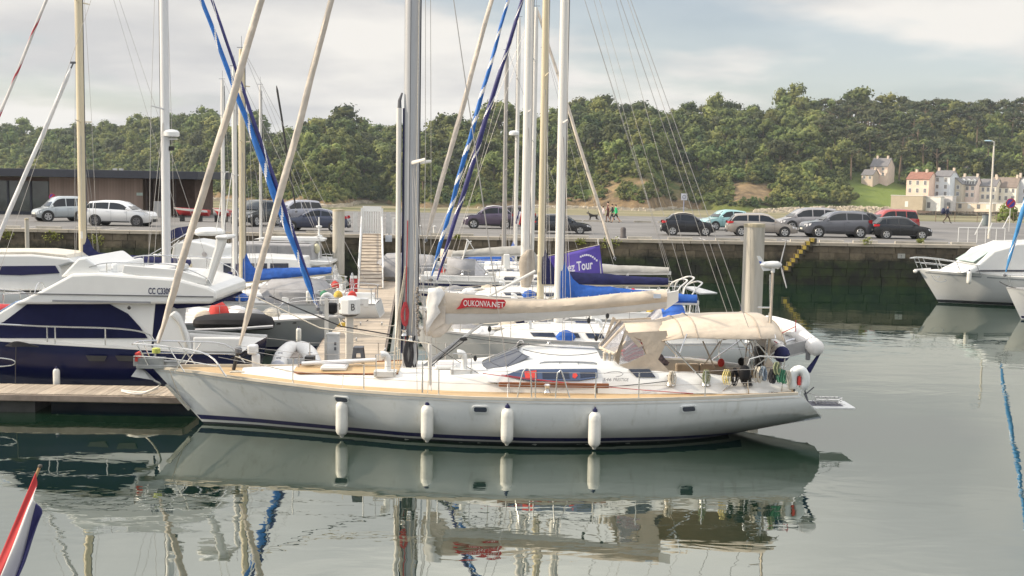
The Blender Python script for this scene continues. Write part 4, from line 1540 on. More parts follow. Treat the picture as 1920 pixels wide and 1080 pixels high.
# brown varnished strip along the trunk foot, grab rails, small things
a, b_ = lp(MY, 935, 722, -1.62), lp(MY, 1142, 722, -1.62)
m = MB()
m.obox(((a + b_) / 2) + Vector((0, 0, -.0)), ((b_ - a).x / 2, 0, 0), (0, .025, 0), (0, 0, .055))
m.build('wooden_pole', TEAKV, MY, bevel=.02)
for sg in (-1, 1):
 m = MB()
 a, b_ = X(1014, 690, -1.2), X(1120, 690, -1.2)
 m.tube(arc([(a, sg * 1.22, 1.70), (a + .08, sg * 1.20, 1.81), (b_ - .08, sg * 1.18, 1.81), (b_, sg * 1.2, 1.70)], 3), .014, 6)
 for q in (.33, .66):
  m.tube([(lerp(a, b_, q), sg * 1.2, 1.81), (lerp(a, b_, q), sg * 1.22, 1.70)], .012, 5)
 m.build('grab_rail', STEEL, MY)
p = lp(MY, 1090, 679, -.6)
MB().box(p.x - .10, p.x + .10, -.72, -.5, p.z - .08, p.z + .07).build('vent_box', mat('brown_box', (.08, .05, .05), .5), MY, bevel=.01)
for px, lat in ((723, -.9), (866, -.95)):
 x = X(px, 680, lat)
 zt = interp([(s[0], s[4]) for s in tr], x)
 m = MB()
 m.box(x - .26, x + .26, lat - .2, lat + .2, zt - .02, zt + .10)
 m.tube(arc([(x + .05, lat, zt + .08), (x + .05, lat, zt + .38), (x, lat, zt + .47), (x - .1, lat, zt + .46)], 3), [.075] * 7 + [.085, .10, .10], 10)
 m.build('cowl_vent', WHITE, MY, smooth=True)
 MB().tube([(x - .2, lat - .22, zt), (x - .2, lat - .22, zt + .5), (x + .22, lat - .22, zt + .5), (x + .22, lat - .22, zt)], .012, 5).build('vent_guard', STEEL, MY)

# cockpit: coamings, backrests, text
for sg in (-1, 1):
 sec = [(X(1120), 1.48, 1.22, 1.14, 1.88), (X(1168), 1.50, 1.22, 1.14, 1.86), (X(1205), 1.52, 1.25, 1.15, 1.74), (X(1262), 1.56, 1.32, 1.17, 1.62), (X(1330), 1.57, 1.38, 1.19, 1.58), (X(1420), 1.55, 1.40, 1.15, 1.46), (X(1483), 1.42, 1.32, 1.18, 1.36)]
 if sg > 0: sec = [(a, b, c, d, min(e, 1.60)) for a, b, c, d, e in sec]
 rows = []
 for x, wf, wt, zf, zt in sec:
  rows.append([Vector((x, sg * (wf), zf)), Vector((x, sg * lerp(wf, wt, .4), lerp(zf, zt, .5))), Vector((x, sg * wt, zt - .03)), Vector((x, sg * (wt - .06), zt)), Vector((x, sg * (wt - .22), zt)), Vector((x, sg * (wt - .26), zt - .04)), Vector((x, sg * (wt - .28), .7))])
 m = MB().grid(rows)
 m.add(rows[0], [tuple(range(7))]); m.add(rows[-1], [tuple(range(7))])
 m.build('cockpit_coaming', WHITE, MY, smooth=True)
 f = MB()
 pp = [lp(MY, *q, -1.36) for q in ((1179, 693), (1218, 693), (1229, 707), (1193, 707))]
 pp = [Vector((q.x, sg * (1.53 - (q.z - 1.14) * .40), q.z)) for q in pp]
 f.sheet(pp, .04, (0, sg, .4)).build('cockpit_window', GLASS, MY)
MB().box(X(1140), X(1480), -1.05, 1.05, .70, .72).build('cockpit_sole', TEAK, MY)
for i, (a, b_) in enumerate(((1268, 1312), (1314, 1362))):
 xa, xb_ = lp(MY, a, 690, .9).x, lp(MY, b_, 690, .9).x
 MB().box(xa, xb_, .98, 1.10, 1.08, 1.47).build('backrest_cushion', BEIGE, MY, bevel=.04)
MB().box(lp(MY, 1364, 690, .9).x, lp(MY, 1420, 690, .9).x, .92, 1.08, 1.06, 1.38).build('backrest_cushion', BEIGE, MY, bevel=.04)
for a, b_ in ((1250, 1330), (1335, 1410)):
 MB().box(X(a), X(b_), .55, .98, .98, 1.08).build('seat_cushion', BEIGE, MY, bevel=.04)
 MB().box(X(a), X(b_), -.98, -.55, .98, 1.08).build('seat_cushion', BEIGE, MY, bevel=.04)
txm = mat('dark_grey_lettering', (.07, .07, .09), .5, var=0)
p = lp(MY, 1130, 714, -1.56)
text('lettering', '546', .105, txm, MY, (p.x, p.y - .03, p.z + .0), (rad(66), 0, rad(0)), 1.0, .002, .2, width=.19)
p = lp(MY, 1149, 714, -1.56)
text('lettering', 'PRESTIGE', .105, txm, MY, (p.x, p.y - .025, p.z + .0), (rad(66), 0, 0), .72, .002, .25, width=.36)
sw = [lp(MY, px, py, -1.53) + Vector((0, dy, 0)) for px, py, dy in ((1133, 700, 0), (1146, 697.5, .03), (1160, 697, .03), (1168, 700, .01), (1164, 704, -.01), (1154, 706, -.03))]
MB().tube(arc([q + Vector((0, -.02, 0)) for q in sw], 4), .006, 5).build('swoosh', txm, MY)

# ---- mast, spars and rigging
xm = lp(MY, 768, 690, 0).x
zm = 1.50
MT = 23.0

def oval(cx_, cy_, a, b, z, n=16):
 return [Vector((cx_ + a * math.cos(2 * PI * k / n), cy_ + b * math.sin(2 * PI * k / n), z)) for k in range(n)]

mast = MB().grid([oval(xm, 0, .19, .13, z) for z in (zm, 4, 8, 12, 16, 20)] + [oval(xm, 0, .12, .08, MT)], 0, True, True).build('mast', mat('mast_grey_metal', (.43, .44, .46), .4, .25, var=.1, vs=.7, stretch=(1, 1, .3)), MY, smooth=True)
MB().box(xm + .189, xm + .206, -.03, .03, zm + .9, MT - .3).build('mast_track', GREYP, mast)
MB().box(xm - .040, xm - .032, -.134, -.124, zm + .4, 14).build('halyard_line', ROPEB, mast)
MB().tube([(xm - .10, -.13, zm + .2), (xm - .09, -.14, zm + 1.8), (xm - .07, -.14, 5)], .012, 5).build('halyard', ROPER, mast)
MB().tube([(xm + .02, -.16, zm + .1), (xm + .12, -.15, 4.0), (xm + .16, -.13, 12)], .010, 5).build('halyard', ROPE, mast)
for zz, L_ in ((lp(MY, 765, 304, 0).z, 1.35), (12.3, 1.1), (17.2, .8)):
 for sg in (-1, 1):
  MB().tube([(xm + .02, sg * .10, zz - .02), (xm + .40 * (L_ / 1.35), sg * L_, zz + .05)], [.05, .035], 8, 0, .5).build('spreader', ALUW, MY)
zs1 = lp(MY, 765, 304, 0).z
# winches and gear at the mast foot
for a, z, s in ((-.2, zm + .75, -1), (.05, zm + .62, -1), (.1, zm + .9, 1)):
 MB().lathe([(.075, 0), (.055, .05), (.055, .10), (.075, .13), (.03, .15)], 12, (xm + a * .6, s * .2, z), 'z').build('winch', STEEL, mast, smooth=True)
m = MB()
r_ = random.Random(4)
for i in range(7):
 a = r_.uniform(-.1, .1)
 m.tube(arc([(xm + .05 + a, -.20, zm + .75), (xm - .04 + a, -.26, zm + .3), (xm + .05 + a, -.27, zm - .02), (xm + .12 + a, -.25, zm + .3), (xm + .05 + a, -.20, zm + .75)], 4), .020, 5)
m.build('rope_coil', ROPEB, mast)
m = MB()
for i in range(5):
 a = i * .012
 m.tube(arc([(xm - .13 + a, -.18, zm + 1.55), (xm - .20 + a, -.22, zm + 1.25), (xm - .12 + a, -.24, zm + .98), (xm - .07 + a, -.2, zm + 1.3), (xm - .13 + a, -.18, zm + 1.55)], 4), .014, 5)
m.build('rope_coil', ROPER, mast)
m = MB()
for i in range(6):
 a = r_.uniform(-.12, .12)
 m.tube([(xm - .3 + a, -.15 + a, zm), (xm - .25 + a * .4, -.14, zm + 1.3), (xm - .1 + a * .2, -.12, zm + 2.4)], .010, 4)
m.build('halyard_tails', ROPE, mast)
# spinnaker pole stowed up the front of the mast
xp = xm - .29
ztop = lp(MY, 749, 203, 0).z
pole = MB().tube([(xp, -.06, zm + .45), (xp - .01, -.06, ztop)], .062, 12).build('spinnaker_pole', ALUW, MY, smooth=True)
MB().tube([(xp, -.06, ztop), (xp, -.06, ztop + .18), (xp + .06, -.06, ztop + .36)], [.05, .04, .02], 8).build('pole_end', GREYP, pole)
MB().tube([(xp + .10, -.05, zm + .3), (xp + .10, -.05, ztop)], .022, 8).build('navy_sleeve', NAVY, pole)
# furled headsails
d1, d0 = lp(MY, 293, 655, 0), lp(MY, 490, 0, 0)
sl = (d0 - d1) / (d0.z - d1.z)
topg = d1 + sl * (21.5 - d1.z)
gs = furl(MY, d1 + sl * .15, topg, .085, .065, [CREAMF], 1.0, name='furled_genoa', bulge=.12)
MB().lathe([(.05, -.1), (.10, -.08), (.10, .02), (.05, .04)], 12, d1, 'z').build('furling_drum', mat('lime_rope', (.45, .50, .12), .8, var=.3, vs=30), MY)
MB().tube([d1 + Vector((-.1, 0, -.45)), d1], .025, 6).build('stay_fitting', STEEL, MY)
e1, e0 = lp(MY, 447, 655, 0), lp(MY, 622, 0, 0)
sl2 = (e0 - e1) / (e0.z - e1.z)
furl(MY, e1 + sl2 * .1, e1 + sl2 * (17.0 - e1.z), .078, .056, [CREAMF], 1.1, name='furled_staysail', bulge=.16)
MB().tube([e1 + Vector((-.12, 0, -.5)), e1], .045, 8).build('stay_fitting', BLACK, MY)
MB().lathe([(.05, -.1), (.09, -.08), (.09, .02), (.05, .04)], 12, e1, 'z').build('furling_drum', GREYP, MY)
# standing rigging
sh_w = []
for sg in (-1, 1):
 b0 = HM.b(HM.t_of(xm + .4)) - .12
 sh_w.append([(xm + .42, sg * b0, 1.22), (xm + .40, sg * 1.35, zs1 + .05), (xm + .33, sg * 1.1, 12.35), (xm + .24, sg * .8, 17.2), (xm + .02, sg * .05, 21.4)])
 sh_w.append([(xm + .30, sg * (b0 - .05), 1.22), (xm + .02, sg * .1, zs1 - .1)])
 sh_w.append([(xm + .62, sg * (b0 - .05), 1.22), (xm + .05, sg * .1, zs1 - .1)])
 sh_w.append([(xst - .5, sg * 1.2, 1.25), (xm + .15, 0, MT - .2)])
 sh_w.append([(xm + 2.4, sg * (b0 + .05), 1.22), (xm + .1, sg * .05, 15.5)])
wires(MY, sh_w, .0075, WIRE, 'shroud')
for sg in (-1, 1):
 MB().tube([(xm + .42, sg * (HM.b(.45) - .12), 1.2), (xm + .42, sg * (HM.b(.45) - .13), 1.9)], .02, 6).build('turnbuckle', STEEL, MY)
# thick white stanchion/strut near the mast
p0, p1 = lp(MY, 806, 722, -1.6), lp(MY, 806, 645, -1.6)
MB().tube([p0, p1], .045, 10).build('deck_post', ALUW, MY, smooth=True)
wires(MY, [[p1, lp(MY, 600, 615, -.9)], [lp(MY, 600, 615, -.9), lp(MY, 480, 557, -.4)]], .014, ROPE, 'stay_rope')
wires(MY, [[lp(MY, 505, 555, 0), lp(MY, 640, 612, 0), lp(MY, 735, 628, 0)]], .016, ROPEB, 'furling_line')

# boom and its beige cover
def bz(px, py): return lp(MY, px, py, 0)

prof = [(832, 548, 608), (870, 551, 607), (920, 557, 604), (970, 560, 601), (1030, 561, 597), (1090, 557, 593), (1150, 551, 588), (1210, 545, 582), (1248, 543, 577)]
rows, brow = [], []
r_ = random.Random(9)
for i in range(len(prof) * 6 - 5):
 u = i / 6
 k = min(int(u), len(prof) - 2)
 f = u - k
 px = lerp(prof[k][0], prof[k + 1][0], f)
 zt = bz(px, lerp(prof[k][1], prof[k + 1][1], f)).z
 zb = bz(px, lerp(prof[k][2], prof[k + 1][2], f)).z
 zl = lerp(zb, zt, .36)
 x = bz(px, 580).x
 n = mnoise.noise(Vector((x * 1.4, 0, 3))) * .04
 q = mnoise.noise(Vector((x * 4.2, 2, 3)))
 w = .155
 row = []
 for yy, fz in ((-.13, 0), (-.165, .22), (-.175, .45), (-.14, .68), (-.085, .86), (-.03, .97), (0, 1.0), (.03, .97), (.085, .86), (.14, .68), (.175, .45), (.165, .22), (.13, 0)):
  amp = fz * (1 - abs(2 * fz - 1.0) * .4)
  row.append(Vector((x + .02 * q * fz, yy * (1 + q * .34 * amp + .12 * mnoise.noise(Vector((x * 9, fz * 4, 5)))) + .03 * n, lerp(zl, zt, fz) + n * .5 * fz + (.018 * mnoise.noise(Vector((x * 11, fz * 3, 1))) if fz > .6 else 0))))
 rows.append(row)
 brow.append([Vector((x, -.10, zb)), Vector((x, -.14, lerp(zb, zl, .5))), Vector((x, -.12, zl + .04)), Vector((x, .12, zl + .04)), Vector((x, .14, lerp(zb, zl, .5))), Vector((x, .10, zb))])
boom = MB().grid(brow, 0, True, True).build('boom', mat('boom_grey', (.52, .51, .49), .5, var=.06), MY, smooth=True)
cov = MB().grid(rows)
cov.add(rows[0], [tuple(range(13))]); cov.add(rows[-1], [tuple(range(13))])
cover_o = cov.build('sail_cover', BEIGE, MY, smooth=True)
# boom end and lacing along the top of the cover
p = bz(1262, 560)
MB().grid([[Vector((bz(1246, 560).x, y, z)) for y, z in ((-.09, p.z - .28), (-.09, p.z + .14), (.09, p.z + .14), (.09, p.z - .28))], [Vector((p.x + .12, y, z)) for y, z in ((-.05, p.z - .05), (-.05, p.z + .20), (.05, p.z + .20), (.05, p.z - .05))]], 0, True, True).build('boom_end', ALUW, boom)
m = MB()
for i in range(20, len(rows), 1):
 a = rows[i][6]
 if i % 2: m.tube([a + Vector((0, -.07, -.06)), a + Vector((.04, 0, .015)), a + Vector((.07, .07, -.06))], .012, 4)
m.build('cover_lacing', ROPE, cover_o)
pp = bz(1230, 553)
MB().box(pp.x - .09, pp.x + .09, -.205, -.19, pp.z - .06, pp.z + .04).build('sail_label', mat('pale_blue_label', (.55, .62, .72), .6), cover_o)
# red name flag on the cover
def cs(px, py, o=.205):
 q = lp(MY, px, py, -.18)
 return Vector((q.x, -o, q.z))

pts = [(855, 580), (862, 573), (866, 563), (870, 559), (890, 558.5), (925, 561), (945, 561.5), (948.5, 566), (947, 573), (941, 578), (925, 578.5), (895, 576), (876, 575.5), (866, 578)]
redp = MB().sheet([cs(*q) for q in pts], .012, (0, -1, 0)).build('name_flag', mat('name_flag_red', (.50, .018, .03), .6, var=.06), cover_o)
wl = mat('white_lettering', (.80, .78, .76), .6, var=0)
p = cs(868.5, 573.2, .214)
e = cs(944, 575.5, .214)
t_ = text('lettering', 'OUKONVA.', .20, wl, redp, (p.x, p.y, p.z), (PI / 2, rad(1.2), 0), .80, .002, 0, bold=.001, width=cs(920.5, 575).x - p.x)
p2 = cs(921.5, 575.2, .214)
t_ = text('lettering', 'NET', .18, wl, redp, (p2.x, p2.y, p2.z), (PI / 2, rad(1.2), 0), .86, .002, 0, bold=.002, width=cs(944.5, 575).x - p2.x)
# crumpled white tack of the mainsail beside the mast
def cloth(name, m_, poly_rows, parent, amp=.05, fr=3.0, seed=1):
 rows = []
 for row in poly_rows:
  rows.append([Vector(p) + Vector((amp * .5 * mnoise.noise(Vector(p) * fr + Vector((seed, 0, 0))), amp * mnoise.noise(Vector(p) * fr + Vector((0, seed, 0))), amp * .3 * mnoise.noise(Vector(p) * fr + Vector((0, 0, seed))))) for p in row])
 mb = MB().grid(rows)
 o = mb.build(name, m_, parent, smooth=True)
 so = o.modifiers.new('thickness', 'SOLIDIFY')
 so.thickness = .012
 return o

def patch(px_rows, lat, n=8):
 """rows of (x0, x1, y) pixel spans turned into a grid on the plane y = lat"""
 out = []
 for x0, x1, y in px_rows:
  out.append([lp(MY, lerp(x0, x1, j / n), y, lat) for j in range(n + 1)])
 return out

cloth('folded_sail', CREAMF, patch([(806, 832, 542), (800, 834, 552), (797, 834, 565), (800, 836, 580), (797, 836, 595), (795, 834, 606), (795, 815, 618), (797, 806, 630)], -.16), MY, .10, 3.2, 2)
cloth('folded_sail', WHITEF, patch([(804, 830, 540), (802, 833, 550), (802, 826, 562), (800, 822, 575), (800, 826, 586), (799, 815, 598), (797, 806, 612), (796, 800, 622)], -.26), MY, .12, 3.6, 7)
cloth('folded_sail', CREAMF, patch([(800, 850, 598), (800, 848, 610), (806, 840, 622), (812, 826, 632)], -.10), MY, .08, 3.2, 5)
# black hanging blocks of the lazy jacks beside the mast
m = MB()
for i in range(22):
 p = lp(MY, 783 + r_.uniform(-3, 4), 540 + i * 4.2, -.2)
 m.ball(p, .035, 6, 0, 4)
m.build('sail_slides', mat('slide_grey', (.25, .22, .19), .6), MY)
# vang
a, b_ = lp(MY, 792, 690, -.05), lp(MY, 905, 606, -.05)
MB().tube([a, a.lerp(b_, .62)], .055, 10).build('vang', mat('vang_grey', (.36, .36, .36), .4, .4), MY, smooth=True)
MB().tube([a.lerp(b_, .6), b_], .038, 10).build('vang_rod', ALUW, MY, smooth=True)
wires(MY, [[a + Vector((.05, -.12, -.05)), lp(MY, 870, 640, -.15)], [a + Vector((.1, -.14, -.05)), lp(MY, 866, 633, -.15)]], .012, ROPEB, 'vang_line')
MB().ball(lp(MY, 869, 636, -.16), (.10, .03, .05), 8).build('block', BLACK, MY)

# mainsheet and blocks
for px, py in ((918, 617), (1104, 601), (1139, 592), (1118, 634), (891, 672)):
 MB().ball(lp(MY, px, py, -.1), (.045, .03, .075), 8).build('block', BLACK, MY)
wires(MY, [[lp(MY, 1104, 604, -.1), lp(MY, 1117, 632, -.1)], [lp(MY, 1104, 604, -.1), lp(MY, 1108, 585, -.1)], [lp(MY, 1139, 596, -.1), lp(MY, 1122, 634, -.1)], [lp(MY, 1139, 590, -.1), lp(MY, 1142, 580, -.1)], [lp(MY, 1137, 596, -.1), lp(MY, 1126, 640, -.1)], [lp(MY, 918, 620, -.1), lp(MY, 918, 700, -.3)]], .009, ROPE, 'mainsheet')
wires(MY, [sag(lp(MY, 800, 640, -.3), lp(MY, 935, 722, -1.5), .02), sag(lp(MY, 870, 632, -.2), lp(MY, 1130, 655, -.8), .05), sag(lp(MY, 980, 655, -1.1), lp(MY, 1120, 661, -1.1), .1)], .008, ROPEB, 'sheet')
wires(MY, [sag(lp(MY, 940, 703, -1.5), lp(MY, 1300, 738, -1.6), .04), sag(lp(MY, 905, 700, -1.5), lp(MY, 1120, 722, -1.6), .03)], .009, ROPER, 'jib_sheet')
wires(MY, [sag(lp(MY, 1120, 726, -1.55), lp(MY, 1255, 714, -1.5), .02)], .010, ROPEB, 'sheet')

# ---- sprayhood
def hood(stations, k=13, p=2.6):
 rows = []
 for x, w, z0, z1, dx in stations:
  row = []
  for j in range(k):
   a = PI * j / (k - 1)
   c, s = math.cos(a), math.sin(a)
   row.append(Vector((x + dx * (1 - abs(s) ** .9), -w * math.copysign(abs(c) ** (2 / p), c), z0 + (z1 - z0) * abs(s) ** (2 / p))))
  rows.append(row)
 return rows

xf, xt, xr = lp(MY, 1118, 652, 0).x, lp(MY, 1170, 607, 0).x, lp(MY, 1246, 606, 0).x
zt1 = lp(MY, 1200, 603, 0).z
rows = hood([(xt - .03, 1.22, 1.86, zt1 - .02, -.05), (lerp(xt, xr, .5), 1.26, 1.84, zt1 + .02, 0), (xr, 1.30, 1.80, zt1 + .03, .05)])
m = MB().grid([r[3:10] for r in rows])
sph = m.build('sprayhood', BEIGE, MY, smooth=True)
so = sph.modifiers.new('thickness', 'SOLIDIFY'); so.thickness = .012
# front panels: a beige roll, clear windows
m = MB()
fr_t = rows[0][2:11]
fr_b = [Vector((xf + .08 + .25 * abs(j - 4) ** 1.6 / 9, -1.08 + 2.16 * j / 8, 1.98)) for j in range(9)]
CL = MB()
for j in range(8):
 CL.add([fr_b[j], fr_b[j + 1], fr_t[j + 1], fr_t[j]], [(0, 1, 2, 3)])
CL.build('clear_front', CLEAR, sph)
m = MB()
for j in (0, 3, 5, 8):
 m.tube([fr_b[j] + Vector((-.01, 0, 0)), fr_t[j] + Vector((-.01, 0, 0))], .035, 6)
m.tube([p + Vector((0, 0, .02)) for p in fr_b], .04, 6)
m.build('window_band', BEIGE, sph)
# near and far sides: canvas with a clear window and bright gear behind it
for sg in (-1, 1):
 def q(px, py, lat=-1.28):
  v = lp(MY, px, py, lat)
  return Vector((v.x, sg * -v.y, v.z))
 MB().sheet([q(1160, 684), q(1178, 680), q(1212, 664), q(1200, 632), q(1250, 628), q(1246, 650), q(1234, 674), q(1264, 705), q(1230, 707), q(1194, 706), q(1179, 692)], .012, (0, sg, .2)).build('side_panel', BEIGE, sph)
 MB().sheet([q(1157, 682), q(1178, 625), q(1200, 640), q(1213, 672), q(1200, 680), q(1180, 683)], .006, (0, sg, .15)).build('clear_window', CLEAR, sph)
 MB().sheet([q(1172, 622), q(1180, 624), q(1206, 648), q(1198, 652)], .016, (0, sg, .2)).build('window_band', BEIGE, sph)
 MB().sheet([q(1174, 624), q(1250, 620), q(1252, 630), q(1200, 636), q(1180, 628)], .013, (0, sg, .2)).build('side_panel', BEIGE, sph)
 MB().sheet([q(1152, 676), q(1160, 684), q(1152, 672), q(1178, 622), q(1172, 618)], .014, (0, sg, .2)).build('window_band', BEIGE, sph)
m = MB()
for i in range(8):
 a, b_ = lp(MY, 1165 + r_.uniform(0, 8), 678 - i * 3, -.9), lp(MY, 1207 + r_.uniform(-8, 2), 668 - i * 4, -.75)
 m.tube([a, a.lerp(b_, .5) + Vector((0, 0, .04)), b_], .045, 6, i % 2)
m.build('folded_red_flags', [REDC, mat('pale_pink_cloth', (.55, .40, .40), .8)], sph)
cloth('checked_cloth', mat('plaid_cloth', (.16, .11, .11), .9, col2=(.02, .02, .025), vs=16), patch([(1228, 1240, 664), (1224, 1248, 674), (1230, 1256, 680), (1240, 1252, 686)], -1.25, 5), MY, .05)
# winches on the coaming top beside the sprayhood
for px in (1133, 1143, 1152):
 p = lp(MY, px, 678, -1.15)
 MB().lathe([(.05, 0), (.035, .04), (.035, .14), (.045, .17), (.02, .20)], 10, (p.x, -1.15, 1.86), 'z').build('line_stopper', mat('cream_plastic', (.55, .50, .42), .5), MY, smooth=True)

# ---- bimini
def bim(px, py): return lp(MY, px, py, 0)

xs_ = [(1226, 605, 1.30, .26), (1262, 596, 1.42, .30), (1288, 592, 1.46, .33), (1340, 589, 1.48, .40), (1400, 588, 1.46, .42), (1428, 589, 1.42, .40), (1443, 598, 1.36, .36), (1450, 612, 1.28, .28)]
rows = []
for px, py, w, drop in xs_:
 c = bim(px, py)
 row = []
 for j in range(13):
  u = -1 + j / 6
  row.append(Vector((c.x, u * w, c.z - drop * abs(u) ** 3.2 + .012 * mnoise.noise(Vector((px * .05, u * 3, 0))))))
 rows.append(row)
bm_ = MB().grid(rows).build('bimini', BEIGE, MY, smooth=True)
so = bm_.modifiers.new('thickness', 'SOLIDIFY'); so.thickness = .014
for sg in (-1, 1):
 m = MB()
 for (px, py), (qx, qy) in (((1250, 640), (1318, 712)), ((1288, 626), (1274, 662)), ((1452, 660), (1340, 745)), ((1412, 634), (1470, 705))):
  a, b_ = lp(MY, px, py, -1.4), lp(MY, qx, qy, -1.55)
  m.tube([(a.x, -sg * a.y, a.z), (b_.x, -sg * b_.y, b_.z)], .016, 6)
 m.build('bimini_frame', STEEL, bm_)
for a, b_ in (((1350, 640), (1322, 682)), ((1318, 640), (1340, 690))):
 p0, p1 = lp(MY, *a, .6), lp(MY, *b_, .9)
 MB().tube([p0, p1], .02, 6).build('bimini_strut', ALUW, bm_)
m = MB()
for px, w in ((1288, 1.47), (1428, 1.42)):
 c = bim(px, 590)
 m.tube([(c.x, u * w, c.z - .03 - .36 * abs(u) ** 3.2) for u in (-1, -.8, -.5, 0, .5, .8, 1)], .015, 6)
m.build('bimini_bow', STEEL, bm_)
for i in (1, 2, 4, 6):
 MB().tube([q + Vector((0, 0, .010)) for q in rows[i]], .010, 4).build('seam', mat('beige_seam', (.40, .34, .27), .9), bm_)

# ---- stanchions, guard rails, gates
post = []
for px in (539, 680, 823, 1003, 1115, 1196, 1322):
 x = X(px, 720, -2.0)
 t = HM.t_of(x)
 for sg in (-1, 1):
  b0 = HM.b(t) - .07
  post.append(MB().tube([(x, sg * b0, HM.sh(t)), (x, sg * b0, HM.sh(t) + .62)], .014, 7).lathe([(.03, 0), (.03, .05)], 8, (x, sg * b0, HM.sh(t))).build('stanchion', STEEL, MY))
for sg in (-1, 1):
 for h_ in (.31, .61):
  pts = [(xb + 1.8, sg * -.95 * -1, 1.50 + h_ * .9)]
  for px in (539, 680, 823, 1003, 1115, 1196, 1322, 1420):
   x = X(px, 720, -2.0)
   t = HM.t_of(x)
   pts.append((x, sg * (HM.b(t) - .07), HM.sh(t) + h_))
  MB().tube(pts, .0055, 4).build('guard_wire', WIRE, MY)
for px0, px1 in ((969, 981), (1040, 1061)):
 for sg in (-1, 1):
  x0, x1 = X(px0, 740, -2), X(px1, 740, -2)
  t = HM.t_of(x0)
  y = sg * (HM.b(t) - .07)
  z = HM.sh(t)
  if px0 == 969:
   q = [(x0, y, z), (x1 - .02, y, z + .62), (x1 + .14, y, z + .62), (x1 + .18, y, z)]
  else:
   q = [(x0, y, z), (x0 + .03, y, z + .56), (x0 + .07, y, z + .62), (x1 - .12, y, z + .62), (x1 + .08, y, z)]
  MB().tube(arc(q, 3), .017, 7).build('gate_frame', STEEL, MY, smooth=True)
p = lp(MY, 1026, 723, -1.75)
MB().lathe([(.085, 0), (.06, .05), (.055, .12), (.08, .17), (.05, .20)], 14, (p.x, p.y, 1.20)).build('winch', STEEL, MY, smooth=True)
for px in (1258, 1324, 1402):
 p = lp(MY, px, 712, -1.45)
 MB().lathe([(.12, -.12), (.085, -.05), (.08, .05), (.11, .10), (.04, .13)], 14, (p.x, -1.46, p.z)).build('winch', STEEL if px < 1400 else BLACK, MY, smooth=True)
# lines and bags hung on the after rails
for px, py, mt, sz in ((1260, 708, ROPE, .16), (1324, 706, mat('olive_rope', (.22, .25, .15), .9, var=.3, vs=20), .16), (1362, 706, mat('straw_rope', (.58, .50, .22), .9, var=.2, vs=20), .17), (1378, 706, RUBBER, .20), (1395, 704, RUBBER, .17), (1420, 702, ROPE, .18), (1432, 700, mat('blue_grey_rope', (.22, .27, .33), .9, var=.3, vs=20), .16), (1448, 705, ROPEB, .16), (1462, 704, ROPEG, .15), (1470, 706, ROPEG, .15), (1477, 706, ROPE, .14), (1455, 690, mat('olive_rope', (.2, .2, .1)), .14)):
 p = lp(MY, px, py, -1.62)
 m = MB()
 for i in range(6):
  a = r_.uniform(-.05, .05)
  m.tube(arc([p + Vector((a, -.01 * i, sz)), p + Vector((a - sz * .3, -.015 * i, 0)), p + Vector((a, -.02 * i, -sz)), p + Vector((a + sz * .3, -.01 * i, 0)), p + Vector((a, 0, sz))], 3), .012, 4)
 m.build('hung_rope', mt, MY)
p = lp(MY, 1396, 700, -1.66)
MB().ball(p, (.14, .10, .20), 12, 0, 8).build('black_bag', RUBBER, MY, smooth=True)
for px, py, c_ in ((1352, 680, REDC), (1390, 678, RUBBER), (1420, 688, RUBBER)):
 p = lp(MY, px, py, .8)
 MB().ball(p, (.09, .09, .11), 10).build('winch_cover', c_, MY, smooth=True)
p = lp(MY, 1440, 690, -.9)
cloth('hung_canvas', BEIGE, [[lp(MY, lerp(x0, x1, j / 5), y, -.95) for j in range(6)] for x0, x1, y in ((1440, 1446, 668), (1434, 1450, 685), (1430, 1452, 702), (1434, 1450, 718))], MY, .08)
# pushpit
m = MB()
xa = X(1405, 710, -1.6)
zt_ = 2.0
for sg in (-1, 1):
 m = MB()
 m.tube(arc([(xa, sg * 1.58, 1.2), (xa, sg * 1.58, zt_), (xst - .25, sg * 1.42, zt_ + .02), (xst - .08, sg * 1.1, zt_ + .02), (xst - .08, sg * .5, zt_)], 3), .017, 7)
 m.tube([(xa, sg * 1.58, 1.78), (xst - .25, sg * 1.42, 1.80), (xst - .08, sg * 1.1, 1.80)], .012, 6)
 m.tube([(xst - .30, sg * 1.42, 1.2), (xst - .25, sg * 1.42, zt_)], .016, 6)
 m.tube([(xst - .08, sg * .5, 1.2), (xst - .08, sg * .5, zt_)], .016, 6)
 m.build('pushpit', STEEL, MY, smooth=True)
# stern deck box and helm pods
MB().box(X(1395), X(1484), -1.25, -.7, 1.2, 1.42).build('stern_locker', DECKW, MY, bevel=.03)
MB().box(X(1478) - .2, X(1478) + .35, -.9, .9, 1.2, 1.30).build('aft_deck', DECKW, MY, bevel=.03)
p = lp(MY, 1425, 665, .3)
MB().box(p.x - .12, p.x + .12, .1, .45, p.z - .25, p.z + .2).build('instrument_pod', BLACK, MY, bevel=.03)
m = MB()
whl = lp(MY, 1405, 690, 0)
m.tube([(whl.x, .42 * math.cos(a), 1.75 + .42 * math.sin(a)) for a in [2 * PI * i / 24 for i in range(25)]], .016, 6)
for i in range(5):
 a = 2 * PI * i / 5
 m.tube([(whl.x, 0, 1.75), (whl.x, .42 * math.cos(a), 1.75 + .42 * math.sin(a))], .010, 5)
m.build('steering_wheel', STEEL, MY)
MB().tube([(whl.x - .05, 0, 1.0), (whl.x - .05, 0, 1.8)], .09, 8).build('pedestal', WHITE, MY)
# small dark lettering and marks on the quarter, skin fittings
p = lp(MY, 1441, 736, -1.66)
text('lettering', 'l Hers', .10, BLACK, MY, (p.x, p.y - .02, p.z - .03), (rad(80), 0, 0), .9, .002)
p = lp(MY, 1490, 738, -1.5)
MB().ball((p.x - .05, -1.62, 1.30), .03, 8).build('hull_fitting', BLACK, MY)

